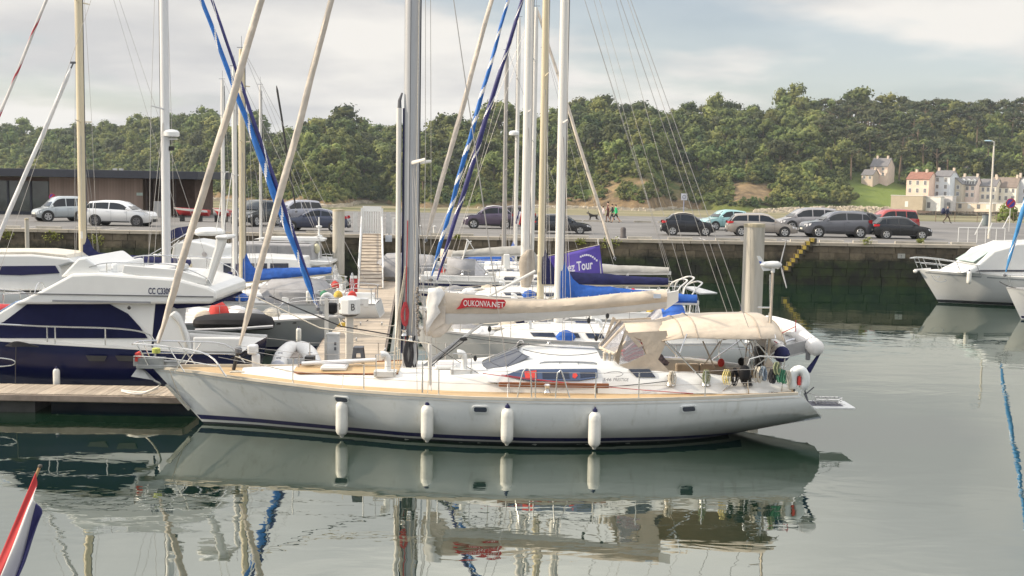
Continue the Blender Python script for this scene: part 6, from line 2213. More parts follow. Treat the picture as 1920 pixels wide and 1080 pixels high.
# ================================================================== SAILING BOATS AT THE PONTOON
def sailboat(name, label, mx, my, Y, bowleft, L, B, fb, hullm, mastm=ALUW, mastr=.085, mtop=None, jaft=None, stripe=None, cover=None, boom_px=None, furls=(), hood_=None, hoodx=(1.6, 2.9), rz=0.0, coach=True, spread=(.48,), winm=GLASS, toprail=True, deckm=None, windows=True, tall=1.0, bow_ratio=.42, mastname='mast', second=None):
 """mx, my: a photograph pixel on the mast near the deck; the boat's own axes have the bow at -x and the mast at x = 0"""
 Yo, Y = Y, Y * KY
 c = at(mx, my, Y)
 rt = thing(name, label, 'sailing boat', (c.x, Y, 0), (0 if bowleft else PI) + rz)
 q = lambda px, py, lat=0.0: lp(rt, px, py, lat)
 xb_, xs_ = -L * bow_ratio, L * (1 - bow_ratio)
 h = Hull(xb_, xs_, B, [(0, fb * 1.16), (.3, fb * 1.04), (.65, fb * .98), (1, fb * 1.0)], [(0, -.1), (.2, -.4), (.5, -.5), (.75, -.35), (.9, -.02), (1, .16)], rake=L * .085, counter=L * .03)
 h.shell(26, 8).build('hull', hullm, rt, smooth=True)
 if stripe:
  for sg in (-1, 1):
   h.band(0, 0, .006, .02, .99, 24, sg, zf=lambda t: (h.sh(t) - .24, h.sh(t) - .12)).build('stripe', stripe, rt, smooth=True)
 for sg in (-1, 1):
  h.band(0, 0, .006, .01, .9, 24, sg, zf=lambda t: (.06, .15)).build('boot_stripe', NAVY, rt, smooth=True)
  h.rail(.04, .04, 24, side=sg).build('toe_rail', mat('toerail_alu', (.5, .5, .5), .4, .4), rt)
 h.deck(.02, .03, .06, 22).build('deck', deckm or DECKW, rt, smooth=True)
 hc = .34 * tall
 if coach:
  sec = []
  for x, wf, wt, hh in ((xb_ * .52, .30, .22, .06), (xb_ * .40, .50, .40, .16), (xb_ * .15, .66, .54, hc * .85), (0.3, .72, .60, hc), (1.4, .72, .62, hc * 1.06), (1.75, .70, .60, hc * 1.0)):
   k = B / 2 / 1.0
   z0 = h.sh(h.t_of(x)) - .01
   sec.append((x, wf * k, wt * k, z0, z0 + hh))
  loft(sec, .07).build('coachroof', DECKW, rt, smooth=True)
  if windows:
   for sg in (-1, 1):
    for a, b_ in ((-.9, -.1), (.1, .65), (.8, 1.4)):
     def wp(x, f):
      wf = interp([(s[0], s[1]) for s in sec], x); wt = interp([(s[0], s[2]) for s in sec], x)
      z0 = interp([(s[0], s[3]) for s in sec], x); z1 = interp([(s[0], s[4]) for s in sec], x)
      return Vector((x, sg * (lerp(wf, wt, min(1, f * .92)) + .012), lerp(z0, z1, f)))
     MB().sheet([wp(a + .1, .28), wp(b_, .28), wp(b_ - .08, .68), wp(a, .68)], .03, (0, sg, .3)).build('cabin_window', winm, rt)
  zt = sec[3][4]
  for x in (-.55, .75):
   f = MB().box(x - .25, x + .25, -.25, .25, zt + .02, zt + .1).build('hatch', WHITE, rt, bevel=.015)
   MB().box(x - .2, x + .2, -.2, .2, zt + .101, zt + .11).build('pane', BLUEG, f)
 # cockpit
 for sg in (-1, 1):
  MB().box(1.8, xs_ - .25, sg * B * .36 - .09, sg * B * .36 + .09, fb * .9, fb + .26).build('coaming', WHITE, rt, bevel=.04)
 MB().box(1.8, xs_ - .3, -B * .3, B * .3, fb * .7, fb * .72).build('cockpit_sole', TEAK, rt)
 # mast
 zd = fb + (hc if coach else 0)
 ztop = mtop if mtop else zd + L * 1.32
 fl = []
 for (p0, p1, r0, r1, ms, stp, tn) in furls:
  a, b_ = q(*p1), q(*p0)
  s_ = (b_ - a) / (b_.z - a.z)
  za = max(a.z, fb * .98)
  fl.append((a + s_ * (za - a.z), s_, r0, r1, ms, stp, tn))
  if abs(s_.x) > 1e-4:
   zx = a.z + (0.05 - a.x) / s_.x
   if mtop is None and zx > zd + 3: ztop = max(ztop, zx + .3) if len(fl) > 1 else zx + .3
 m = MB().grid([oval(0, 0, mastr * 1.35, mastr, z, 12) for z in (zd - .1, ztop * .5, ztop * .9)] + [oval(0, 0, mastr, mastr * .75, ztop, 12)], 0, True, True)
 mo = m.build(mastname, mastm, rt, smooth=True)
 MB().box(mastr * 1.3, mastr * 1.3 + .02, -.02, .02, zd + .8, ztop - .3).build('mast_track', GREYP, mo)
 MB().tube([(0, 0, ztop), (0, 0, ztop + .5)], .008, 4).box(-.18, .15, -.01, .01, ztop + .05, ztop + .07).build('masthead_gear', GREYP, mo)
 sl = []
 for f in spread:
  zz = lerp(zd, ztop, f)
  wd_ = B * .30
  MB().tube([(0.02, -.03, zz), (.12, -wd_, zz + .05)], [.035, .022], 6, 0, .5).tube([(0.02, .03, zz), (.12, wd_, zz + .05)], [.035, .022], 6, 0, .5).build('spreader', mastm, mo)
 zz = lerp(zd, ztop, spread[0])
 for sg in (-1, 1):
  by = B * .44
  sl += [[(.15, sg * by, fb), (.12, sg * B * .30, zz + .05), (.02, sg * .03, ztop - .2)], [(.10, sg * by * .95, fb), (.02, sg * .03, zz - .1)], [(.4, sg * by * .95, fb), (.03, sg * .03, zz - .15)]]
 sl.append([(xs_ - .1, 0, fb + .05), (.08, 0, ztop - .02)])
 wires(rt, sl, .0062 + Yo * .00006, WIRE, 'shroud', 4)
 for (a, s_, r0, r1, ms, stp, tn) in fl:
  zx = ztop if abs(s_.x) < 1e-4 else min(ztop, a.z + (0.10 - a.x) / s_.x)
  b_ = a + s_ * max(.5, zx - a.z)
  furl(rt, a + s_ * .25, b_, r0, r1, ms, tn, stp, bulge=.35 if stp else .1)
  MB().lathe([(.04, -.08), (.08, -.06), (.08, .02), (.03, .05)], 10, a + s_ * .12).build('furling_drum', GREYP, rt)
  MB().tube([a, a + s_ * .3], .02, 5).build('stay', STEEL, rt)
 # boom with its cover
 if boom_px:
  (bx, by_), (ex, ey) = boom_px
  p0, p1 = q(bx, by_), q(ex, ey)
  p0.x = .05
  MB().grid([[Vector((p.x, y, p.z + z)) for y, z in ((-.055, -.07), (-.07, 0), (-.055, .07), (.055, .07), (.07, 0), (.055, -.07))] for p in (p0 + Vector((.05, 0, 0)), p1)], 0, True, True).build('boom', mastm, rt, smooth=True)
  if cover:
   rows = []
   N = 22
   for i in range(N + 1):
    u = i / N
    p = p0.lerp(p1, u * .985)
    hh = lerp(.46, .20, u) if i > 1 else .46
    hh += 1.0 * max(0, 1 - u * 7) ** 2
    w = .15 * (1 - .25 * u)
    nz = mnoise.noise(Vector((p.x * 2.5 + rt.location.x, 0, Y)))
    row = []
    for yy, f in ((-.55, -.22), (-1, .05), (-.9, .45), (-.45, .8), (0, 1), (.45, .8), (.9, .45), (1, .05), (.55, -.22)):
     g_ = .14 * mnoise.noise(Vector((p.x * 4, f * 2.2, Y)))
     row.append(Vector((p.x, w * yy * (1 + g_) * (.6 if (f > .45 and u < .14) else 1), p.z + .05 + (hh * f if f > 0 else .3 * f) * (1 + .10 * nz))))
    rows.append(row)
   m = MB().grid(rows)
   m.add(rows[0], [tuple(range(9))]); m.add(rows[-1], [tuple(range(9))])
   m.build('sail_cover', cover, rt, smooth=True)
  wires(rt, [[p1 + Vector((0, 0, .05)), (.08, 0, ztop - .1)], [p1, (p1.x - .3, 0, fb + .1)]], .006 + Yo * .00005, WIRE, 'topping_lift', 4)
  MB().tube([(.1, 0, zd + .1), p0.lerp(p1, .28)], .03, 6).build('vang', mastm, rt)
 # sprayhood
 if hood_:
  xa, xe = hoodx
  z0 = fb + hc * .6
  rows = hood([(xa, B * .30, z0, z0 + .22, 0), (xa + .5, B * .31, z0 - .05, z0 + .78, 0), (xe, B * .33, z0 - .1, z0 + .86, 0)], 11)
  sp_ = MB().grid(rows[1:]).build('sprayhood', hood_, rt, smooth=True)
  sp_.modifiers.new('thickness', 'SOLIDIFY').thickness = .012
  MB().grid([rows[0], rows[1]]).build('front_window', mat('hood_window', (.40, .40, .42), .15, var=.2), sp_, smooth=True)
 # rails
 m = MB()
 t5 = h.t_of(xb_ * .66)
 yb_ = h.b(t5) - .05
 m.tube(arc([(xb_ * .66, yb_, fb * 1.1), (xb_ * .68, yb_ * .95, fb * 1.1 + .58), (xb_ + .05, .12, fb * 1.16 + .62), (xb_ - .08, 0, fb * 1.16 + .62), (xb_ + .05, -.12, fb * 1.16 + .62), (xb_ * .68, -yb_ * .95, fb * 1.1 + .58), (xb_ * .66, -yb_, fb * 1.1)], 3), .016, 6)
 for sg in (-1, 1):
  m.tube([(xb_ + .25, sg * .1, fb * 1.15), (xb_ + .1, sg * .12, fb * 1.16 + .6)], .014, 5)
 m.build('pulpit', STEEL, rt, smooth=True)
 for sg in (-1, 1):
  m = MB()
  y = sg * (h.b(.97) - .08)
  m.tube(arc([(xs_ - 1.1, sg * (h.b(.9) - .06), fb), (xs_ - 1.1, sg * (h.b(.9) - .06), fb + .6), (xs_ - .15, y, fb + .6), (xs_ - .08, sg * .3, fb + .6)], 3), .016, 6)
  m.tube([(xs_ - .15, y, fb), (xs_ - .15, y, fb + .6)], .014, 5)
  m.tube([(xs_ - .08, sg * .3, fb), (xs_ - .08, sg * .3, fb + .6)], .014, 5)
  m.build('pushpit', STEEL, rt, smooth=True)
 xs2 = [xb_ * .66 + (xs_ - 1.1 - xb_ * .66) * k / 5 for k in range(6)]
 for sg in (-1, 1):
  pts = [(x, sg * (h.b(h.t_of(x)) - .06), h.sh(h.t_of(x))) for x in xs2]
  for p in pts[1:-1]:
   MB().tube([p, (p[0], p[1], p[2] + .6)], .013, 5).build('stanchion', STEEL, rt)
  for hh in (.3, .59):
   MB().tube([(p[0], p[1], p[2] + hh) for p in pts], .007, 4).build('guard_wire', WIRE, rt)
 return rt, h, q

def extra_fender(label, px, py, Y, sc=.75, group=None):
 p = ats(px, py, Y)
 f = thing('fender', label, 'fender', p, 0, group)
 f.scale = (sc, sc, sc)
 for nm, me in (('body', FM), ('eye', FCAP)):
  o = bpy.data.objects.new(nm, me); COL.objects.link(o); o.parent = f
 return f

# --- right of the pontoon, bows towards it
R1, hR1, qR1 = sailboat('sailing_yacht', 'white sailing yacht with bright blue boom cover lying directly behind the foreground yacht', 1046, 625, 25.2, True, 10.6, 3.3, 1.12, WHITE, ALUW, .105,
      furls=[((979, 0), (815, 540), .06, .05, [NAVYF, WHITEF], .10, 1.5)], cover=BLUEC, boom_px=((1052, 560), (1310, 568)), hood_=BLUEC, hoodx=(2.7, 3.9), spread=(.42, .72), bow_ratio=.44)
tw = []
for (px, py, r_b) in ((1038, 640, .0),):
 p = qR1(px, py, -.2)
 m = MB()
 for i in range(6):
  m.tube(arc([p + Vector((.02 * i, 0, .2)), p + Vector((-.06 + .02 * i, -.03, 0)), p + Vector((.02 * i, -.05, -.2)), p + Vector((.08 + .02 * i, -.03, 0)), p + Vector((.02 * i, 0, .2))], 3), .014, 4, i % 2)
 m.build('rope_coil', [ROPE, ROPER], R1)
p = qR1(957, 638, -.6)
MB().ball(p, (.09, .08, .16), 10).build('winch_bag', mat('lilac_grey_bag', (.25, .25, .38), .8), R1, smooth=True)
cw = qR1(1287, 640, -.5)
MB().box(cw.x + .10, cw.x + .16, -1.25, -.35, cw.z - .5, cw.z + .15).build('cockpit_cover', BLUEC, R1)
# lying dinghy / blue bags in the cockpit region
R2, hR2, qR2 = sailboat('sailing_yacht', 'white sailing yacht with navy boom cover and blue and white spiralled headsail', 1013, 560, 29.6, True, 10.4, 3.2, 1.08, WHITE, ALUC, .095,
      furls=[((953, 0), (806, 530), .068, .05, [BLUEF, WHITEF], .26, 2.2)], cover=NAVYC, boom_px=((1022, 532), (1256, 534)), stripe=NAVY, hood_=GREYL, spread=(.5, .78), bow_ratio=.44)
p0, p1 = qR2(915, 556, -.4), qR2(1004, 508, -.1)
MB().tube([p0, p1], .05, 8).build('raised_pole', ALUW, R2)
# stern arch with a white board
m = MB()
ctr = qR2(1300, 545, 0)
for dx, top in ((0, 522), (-.25, 527), (.3, 531)):
 c = qR2(1302, top, 0)
 m.tube(arc([(ctr.x - .6 + dx, -1.15, 1.3), (ctr.x - .5 + dx, -1.1, c.z - .3), (ctr.x - .15 + dx, -.7, c.z), (ctr.x + dx, 0, c.z + .03), (ctr.x - .15 + dx, .7, c.z), (ctr.x - .5 + dx, 1.1, c.z - .3), (ctr.x - .6 + dx, 1.15, 1.3)], 3), .03, 7)
m.build('stern_arch', ALUW, R2, smooth=True)
MB().sheet([qR2(1280, 538, -.9), qR2(1312, 551, -.9), qR2(1345, 550, .5), qR2(1302, 538, .5)], .05).build('solar_panel', mat('white_board', (.66, .66, .65), .4), R2)
R3, hR3, qR3 = sailboat('sailing_yacht', 'white sailing yacht with pale grey sail cover and cream rolled headsail on the pontoon', 984, 505, 34.2, True, 11.5, 3.4, 1.1, WHITE, ALUW, .14,
      furls=[((922, 0), (797, 455), .10, .085, [CREAMF], 0, 1.0)], cover=GREYL, boom_px=((992, 512), (1258, 512)), stripe=NAVY, hood_=GREYC, spread=(.40, .68), bow_ratio=.42)
# bundled grey sail bag at its mast
rows = []
for px0, px1, py in ((988, 1000, 468), (975, 1002, 482), (972, 1003, 495), (974, 1002, 510), (976, 998, 525), (978, 992, 545)):
 a, b_ = qR3(px0, py, -.2), qR3(px1, py, -.2)
 c, w = (a + b_) / 2, abs((b_ - a).x) / 2
 rows.append([c + Vector((w * math.cos(2 * PI * k / 12) * (1 + .15 * mnoise.noise(Vector((k, py, 0)))), .22 * math.sin(2 * PI * k / 12) - .1, 0)) for k in range(12)])
MB().grid(rows, 0, True, True).build('sail_bag', mat('taupe_canvas', (.36, .32, .27), .9, var=.15, bump=.6, bs=6), R3, smooth=True)
m = MB()
m.lathe([(.14, -.1), (.20, -.06), (.20, .08), (.10, .14)], 14, qR3(968, 250, -.1))
R4, hR4, qR4 = sailboat('sailing_yacht', 'white sailing yacht with two dark hull lines, grey boom cover and bow to the right', 997, 475, 40.0, False, 10.2, 3.2, 1.05, WHITE, ALUW, .085, mtop=14.5,
      furls=[((1066, 205), (1154, 488), .085, .07, [CREAMF], 0, 1.0)], cover=GREYL, boom_px=((992, 477), (846, 480)), stripe=NAVY, hood_=GREYC, hoodx=(2.3, 4.2), spread=(.5, .8), bow_ratio=.44)
for sg in (-1, 1):
 hR4.band(0, 0, .008, .05, .95, 24, sg, zf=lambda t: (.22, .34)).build('dark_band', NAVY, R4, smooth=True)
for i, px in enumerate((958, 964, 969)):
 a = qR4(px, 549, 1.5)
 MB().sheet([Vector((a.x, 1.60, .34)), Vector((a.x + .12, 1.60, .34)), Vector((a.x - .12, 1.60, .70)), Vector((a.x - .24, 1.60, .70))], .03, (0, 1, 0)).build('slanting_stripe', NAVY, R4)
p = qR4(930, 545, 1.5)
q_ = qR4(880, 490, 0)
m = MB()
m.tube([qR4(852, 522, .5), qR4(879, 455, 0), qR4(884, 452, 0)], .035, 6).tube([qR4(858, 524, .5), qR4(876, 452, 0)], .03, 6).tube([qR4(881, 456, 0), qR4(895, 478, 0)], .02, 5).tube([qR4(874, 448, 0), qR4(883, 458, 0)], .04, 5)
m.build('stern_gantry', ALUW, R4)
MB().box(qR4(897, 497, 0).x - .3, qR4(897, 497, 0).x + .3, -.2, .2, qR4(897, 497, 0).z - .15, qR4(897, 497, 0).z + .12).build('life_raft', WHITE, R4, bevel=.06)
MB().box(qR4(950, 490, 0).x - .16, qR4(950, 490, 0).x + .16, -.2, .2, qR4(950, 502, 0).z, qR4(950, 476, 0).z).build('white_locker', WHITE, R4, bevel=.05)
R5, hR5, qR5 = sailboat('sailing_boat', 'sailing boat with slim grey mast and blue cockpit cover lying near the quay wall', 944, 470, 44.2, True, 8.5, 2.7, .95, WHITE, mat('mast_grey', (.33, .32, .31), .5, .2, var=.08), .075, mtop=ats(939, 95, 44.2).z, cover=BLUEC, boom_px=None, hood_=BEIGE, hoodx=(1.2, 2.3), bow_ratio=.45, spread=(.45, .72))
p = ats(828, 500, 43.6)
R6, hR6, qR6 = sailboat('sailing_boat', 'sailing boat with white radar dome halfway up its mast, close to the quay wall', 966, 470, 46.3, False, 8.8, 2.8, .95, HULLG, ALUW, .085, mtop=ats(962, 33, 46.3).z, cover=BLUEC, boom_px=((960, 490), (852, 494)), hood_=BEIGE, hoodx=(3.0, 4.3), bow_ratio=.45, spread=(.5, .75))
MB().lathe([(.20, -.13), (.30, -.09), (.30, .05), (.22, .13), (.05, .16)], 16, qR6(964, 250, .3)).build('radar_dome', WHITE, R6, smooth=True)
R7, hR7, qR7 = sailboat('sailing_boat', 'small white sailing boat with a thin white mast right of the purple banner', 1012, 520, 43.0, True, 7.8, 2.6, .9, WHITE, ALUW, .06, mtop=13, cover=GREYL, boom_px=((1016, 500), (1130, 506)), bow_ratio=.45)

# the purple banner
bn = thing('banner', 'purple banner with white letters nez Tour hung on the rail behind the masts', 'banner', ats(1075, 495, 31.0))
PUR = mat('banner_purple', (.095, .065, .36), .8, var=.08, vs=2)
rows = []
for j in range(9):
 v = j / 8
 row = []
 for i in range(17):
  u = i / 16
  py = lerp(lerp(482, 459, max(0, (u - .0)) ** 1.3), lerp(531, 515, u), v)
  px = lerp(1018, lerp(1124, 1131, v), u)
  p = ats(px, py, 31.0 + .10 * math.sin(u * 7) * (.4 + v))
  row.append(p - bn.location)
 rows.append(row)
MB().grid(rows).build('cloth', PUR, bn, smooth=True).modifiers.new('thickness', 'SOLIDIFY').thickness = .012
wl2 = mat('banner_lettering', (.72, .71, .78), .7, var=0)
p = ats(1058, 511, 30.78) - bn.location
text('lettering', 'nez Tour', .50, wl2, bn, p, (PI / 2, rad(-9), 0), .78, .004, .1, bold=.010, width=1.12)
m = MB()
for i in range(9):
 u = i / 8
 p = ats(1089 + 30 * u, 484 - 9 * math.sin(PI * min(1, u * .8 + .1)) + 7 * u, 30.84) - bn.location
 m.box(p.x - .035, p.x + .03, p.y - .004, p.y + .004, p.z - .035, p.z + .035)
m.build('small_lettering', wl2, bn, kind='stuff')
wires(bn, [[ats(1018, 482, 31) - bn.location, ats(1124, 459, 31) - bn.location]], .012, ROPE, 'top_rope')
bp_o = thing('flag_pole', 'thin pale pole carrying the right edge of the purple banner', 'pole', ats(1131, 545, 31.05))
MB().tube([(0, 0, -.3), ats(1121, 448, 31.05) - bp_o.location], .022, 6).build('pole', ALUW, bp_o)

# --- left of the pontoon
L1, hL1, qL1 = sailboat('sailing_yacht', 'grey hulled sailing yacht with a black dinghy on deck and blue rolled headsail', 313, 560, 27.6, False, 12.6, 3.7, 1.02, HULLG, ALU, .115,
      furls=[((378, 0), (598, 585), .095, .06, [BLUEF, WHITEF], .13, 1.5), ((465, 195), (603, 592), .055, .045, [NAVYF, WHITEF], .10, .9)], spread=(.40, .7), bow_ratio=.49, mtop=18.5)
MB().lathe([(.16, -.12), (.27, -.09), (.27, .04), (.20, .11), (.05, .14)], 16, (-.22, 0, qL1(305, 250, 0).z)).build('radar_dome', WHITE, L1, smooth=True)
MB().box(-.4, .1, -.06, .06, qL1(305, 262, 0).z, qL1(305, 259, 0).z).build('radar_bracket', GALV, L1)
pz = qL1(312, 277, 0).z
MB().box(-.3, .12, -.06, .06, pz - .1, pz + .05).build('deck_light', BLACK, L1)
for sg in (-1, 1):
 for k in range(9):
  x = lerp(-4.6, -.5, k / 8)
  t = hL1.t_of(x)
  c = hL1.pt(t, .93, sg, .01)
  MB().box(c.x - .07, c.x + .07, c.y - .012, c.y + .012, c.z - .02, c.z + .02).build('scupper', BLACK, L1)
# black inflatable upside down on her foredeck
bd = thing('inflatable_dinghy', 'black inflatable dinghy stowed upside down on the deck of the grey hulled yacht', 'dinghy', ats(440, 612, 26.4))
def bq(px, py, dy=0): return ats(px, py, 26.4 + dy) - bd.location
rows = []
for px, zt, zb, w in ((366, 602, 606, .2), (370, 594, 612, .55), (384, 591, 614, .78), (420, 588, 616, .85), (460, 588, 617, .85), (490, 590, 618, .80), (505, 595, 618, .6), (512, 603, 616, .25)):
 a, b_ = bq(px, zt), bq(px, zb)
 rows.append([Vector((a.x, w * math.cos(2 * PI * k / 14), lerp(b_.z, a.z, .5 + .5 * math.copysign(abs(math.sin(2 * PI * k / 14)) ** .7, math.sin(2 * PI * k / 14))))) for k in range(14)])
MB().grid(rows, 0, True, True).build('hull', RUBBER, bd, smooth=True)
wires(bd, [[bq(366, 619, -.9), bq(440, 617, -.92), bq(512, 612, -.8)]], .05, mat('grey_strake', (.45, .45, .46), .6), 'rubbing_strake')
rc = thing('red_cover', 'red cloth bundle heaped above the black dinghy', 'cloth', ats(412, 580, 26.9))
m = MB()
rows = []
for f, w in ((0, .36), (.3, .34), (.55, .28), (.8, .18), (1, .04)):
 rows.append([Vector((w * math.cos(2 * PI * k / 14) * (1 + .2 * mnoise.noise(Vector((k, f * 3, 0)))) - .08 * f, w * .8 * math.sin(2 * PI * k / 14), -.22 + .55 * f)) for k in range(14)])
m.grid(rows, 0, True, True).build('cloth', REDC, rc, smooth=True)

L2, hL2, qL2 = sailboat('sailing_boat', 'white sailing boat with cream mast and royal blue boom cover over a grey cockpit tent', 455, 560, 32.0, True, 9.4, 3.0, 1.05, WHITE, ALUC, .10, mtop=ats(465, 92, 32).z, cover=BLUEC, boom_px=((462, 528), (624, 512)), bow_ratio=.42, spread=(.62, .85))
rows = []
for px, top, w in ((493, 534, .8), (510, 522, 1.1), (570, 520, 1.2), (604, 524, 1.2), (618, 538, 1.1)):
 z1 = qL2(px, top, 0).z
 x = qL2(px, top, 0).x
 rows.append([Vector((x, w * y, lerp(1.0, z1, f))) for y, f in ((-1, 0), (-1, .5), (-.6, .9), (0, 1), (.6, .9), (1, .5), (1, 0))])
m = MB().grid(rows); m.add(rows[0], [tuple(range(7))]); m.add(rows[-1], [tuple(range(7))])
m.build('cockpit_tent', GREYC, L2, smooth=True)
lb = thing('lifebuoy', 'white horseshoe lifebuoy with dark middle on the rail behind the berth marker', 'lifebuoy', ats(614, 563, 30.5))
MB().tube([(.18 * math.cos(a), 0, .2 * math.sin(a)) for a in [rad(-50 + 280 * i / 14) for i in range(15)]], .11, 10).build('ring', DW, lb, smooth=True)
MB().ball((0, .02, 0), (.09, .08, .1), 8).build('light', BLACK, lb)
eng = thing('outboard_engine', 'black outboard engine on the stern behind the berth marker', 'outboard engine', ats(622, 585, 30.2))
MB().box(-.2, .2, -.15, .15, -.05, .35).build('cowl', RUBBER, eng, bevel=.07)
MB().box(-.1, .1, -.1, .1, -.6, -.06).build('leg', BLACK, eng, bevel=.03)
L3, hL3, qL3 = sailboat('sailing_boat', 'white sailing boat with a slim pale mast and navy folded cover behind the motor yacht', 441, 540, 35.0, True, 9.0, 2.9, 1.0, WHITE, ALUW, .085, mtop=ats(436, 126, 35).z, cover=NAVYC, boom_px=((436, 536), (520, 540)), bow_ratio=.46, spread=(.5, .8))
p = ats(418, 536, 31.2)
nc = thing('folded_cover', 'dark navy canvas heap between the white arch and the slim mast', 'canvas', p)
rows = []
for f, w in ((0, .55), (.35, .52), (.7, .35), (1, .08)):
 rows.append([Vector((w * math.cos(2 * PI * k / 12) * (1 + .15 * mnoise.noise(Vector((k, f * 3, 2)))) + .3 * f, w * .6 * math.sin(2 * PI * k / 12), -.55 + 1.1 * f)) for k in range(12)])
MB().grid(rows, 0, True, True).build('cloth', NAVYC, nc, smooth=True)
L5, hL5, qL5 = sailboat('sailing_boat', 'sailing boat with tall cream mast and navy sail cover at the left', 156, 500, 33.6, True, 9.6, 3.1, 1.05, WHITE, ALUC, .125, mtop=18, cover=NAVYC, boom_px=((163, 494), (360, 498)), bow_ratio=.40, spread=(.405, .7))
MB().lathe([(.128, 0), (.128, .30)], 12, (0, 0, qL5(156, 447, 0).z), 'z').build('white_mast_band', WHITE, L5)
L6, hL6, qL6 = sailboat('sailing_boat', 'distant sailing boat with thin pale mast between the two big rolled headsails', 489, 470, 46.0, True, 8.0, 2.6, .9, WHITE, ALUW, .06, mtop=ats(488, 160, 46).z, bow_ratio=.45, furls=[((528, 222), (556, 400), .045, .06, [BLACK], 0, 1)], spread=(.5, .8))
L7, hL7, qL7 = sailboat('sailing_boat', 'distant white sailing boat whose mast stands left of the cream mast', 419, 480, 43.0, True, 8.2, 2.7, .95, WHITE, ALUW, .08, mtop=ats(417, 150, 43).z, bow_ratio=.45, furls=[((566, 250), (600, 405), .05, .065, [BLACK], 0, 1)] if False else (), spread=(.5, .8))
wgl = thing('wind_generator', 'small white wind generator on a thin pole behind the navy motor yacht roof', 'wind generator', ats(232, 500, 33.0))
MB().tube([(0, 0, -1.8), (0, 0, .1)], .03, 6).build('pole', ALUW, wgl)
MB().sheet([(-.32, 0, .35), (-.05, 0, .15), (-.1, 0, -.15), (-.36, 0, -.05)], .03, (0, 1, 0)).build('tail_fin', WHITE, wgl)
for a in (20, 90, 150, 210, 280, 330):
 d = Vector((math.cos(rad(a)) * .35, -.05, math.sin(rad(a)))).normalized()
 MB().sheet([d * .05 + Vector((.12, 0, .04)), d * .42 + Vector((.16, 0, .03)), d * .42 + Vector((.12, 0, -.03)), d * .05 + Vector((.08, 0, -.04))], .02, (0, 1, .1)).build('blade', WHITE, wgl)

# loose headsails of boats out of frame at the left
lf = thing('furled_headsail', 'red and white spiralled rolled headsail crossing the top left corner', 'rolled sail', ats(0, 215, 24))
furl(lf, ats(-60, 360, 24) - lf.location, ats(120, -80, 24) - lf.location, .045, .04, [mat('off_white_sail', (.62, .60, .58), .8), REDF], 1.6, .22)
MB().tube([ats(-60, 360, 24) - lf.location, ats(-120, 505, 24) - lf.location], .02, 5).build('stay', STEEL, lf)
lg = thing('furled_headsail', 'slim white rolled headsail slanting up to a pole tip near the tall cream mast', 'rolled sail', ats(0, 445, 30))
furl(lg, ats(-18, 480, 30) - lg.location, ats(133, 128, 30) - lg.location, .085, .07, [WHITEF], 1.0, 0)
MB().tube([ats(133, 128, 30) - lg.location, ats(138, 117, 30) - lg.location], .03, 6).box(ats(138, 118, 30).x - lg.location.x - .12, ats(138, 118, 30).x - lg.location.x + .08, -.02, .02, ats(138, 118, 30).z - lg.location.z - .03, ats(138, 118, 30).z - lg.location.z + .05).build('stay_head', GREYP, lg)
for (x0, y0, x1, y1) in ((88, 230, 50, 420),):
 wires(lg, [[ats(x0, y0, 30) - lg.location, ats(-10, 445, 30) - lg.location]], .012, WIRE, 'halyard')

# ================================================================== MOTOR BOATS
# navy motor yacht at the left
NM = thing('motor_yacht', 'navy hulled motor yacht with white cabin and flybridge moored at the finger pontoon', 'motor yacht', (-12.0, 31.6, 0))
n_ = lambda px, py, lat=-1.82: lp(NM, px, py, lat)
xs_ = n_(446, 690).x
hN = Hull(-8.5, xs_, 3.7, [(0, 2.05), (.3, 1.75), (.6, 1.52), (1, 1.30)], [(0, 0), (.2, -.4), (.6, -.5), (1, -.4)], rake=1.7, counter=-.25, full=.97,
    breadth=[(0, .02), (.1, .45), (.2, .72), (.35, .93), (.5, 1), (1, .96)])
hN.shell(30, 10).build('hull', NAVYH, NM, smooth=True)
hN.deck(.02, .03).build('deck', DECKW, NM, smooth=True)
for sg in (-1, 1):
 hN.rail(.06, .05, 30, side=sg).build('toe_rail', WHITE, NM)
zs_ = lambda py, lat=-1.75: n_(200, py, lat).z

def npoly(pts, lat): return [(n_(px, py, lat).x, n_(px, py, lat).z) for px, py in pts]

LAT = 1.52
body = npoly([(-30, 650), (-30, 612), (28, 568), (120, 566), (398, 566), (404, 572), (330, 580), (350, 612), (362, 652)], -LAT)
body = npoly([(-60, 655), (-60, 622), (30, 567), (292, 567), (284, 653)], -LAT)
MB().prism(body, -LAT, LAT).build('deckhouse', WHITE, NM, bevel=.05)
# windscreen facing forward and the cover over the side windows
side = npoly([(8, 603), (52, 570), (206, 570), (240, 588), (262, 612), (276, 632), (277, 634), (-58, 634), (-58, 630)], -LAT)
for sg in (-1, 1):
 MB().prism(side, sg * (LAT + .004), sg * (LAT + .03)).build('window_cover', NAVYW, NM)
ws = npoly([(-62, 622), (28, 567)], -LAT)
MB().add([(ws[0][0] - .06, -LAT + .15, ws[0][1]), (ws[0][0] - .06, LAT - .15, ws[0][1]), (ws[1][0] - .06, LAT - .15, ws[1][1]), (ws[1][0] - .06, -LAT + .15, ws[1][1])], [(0, 1, 2, 3)]) if False else None
m = MB()
m.sheet([(ws[0][0] - .03, -LAT + .1, ws[0][1] + .02), (ws[0][0] - .03, LAT - .1, ws[0][1] + .02), (ws[1][0] - .03, LAT - .1, ws[1][1]), (ws[1][0] - .03, -LAT + .1, ws[1][1])], .03)
m.build('windscreen', mat('pale_blue_glass', (.30, .42, .62), .1, var=.1), NM)
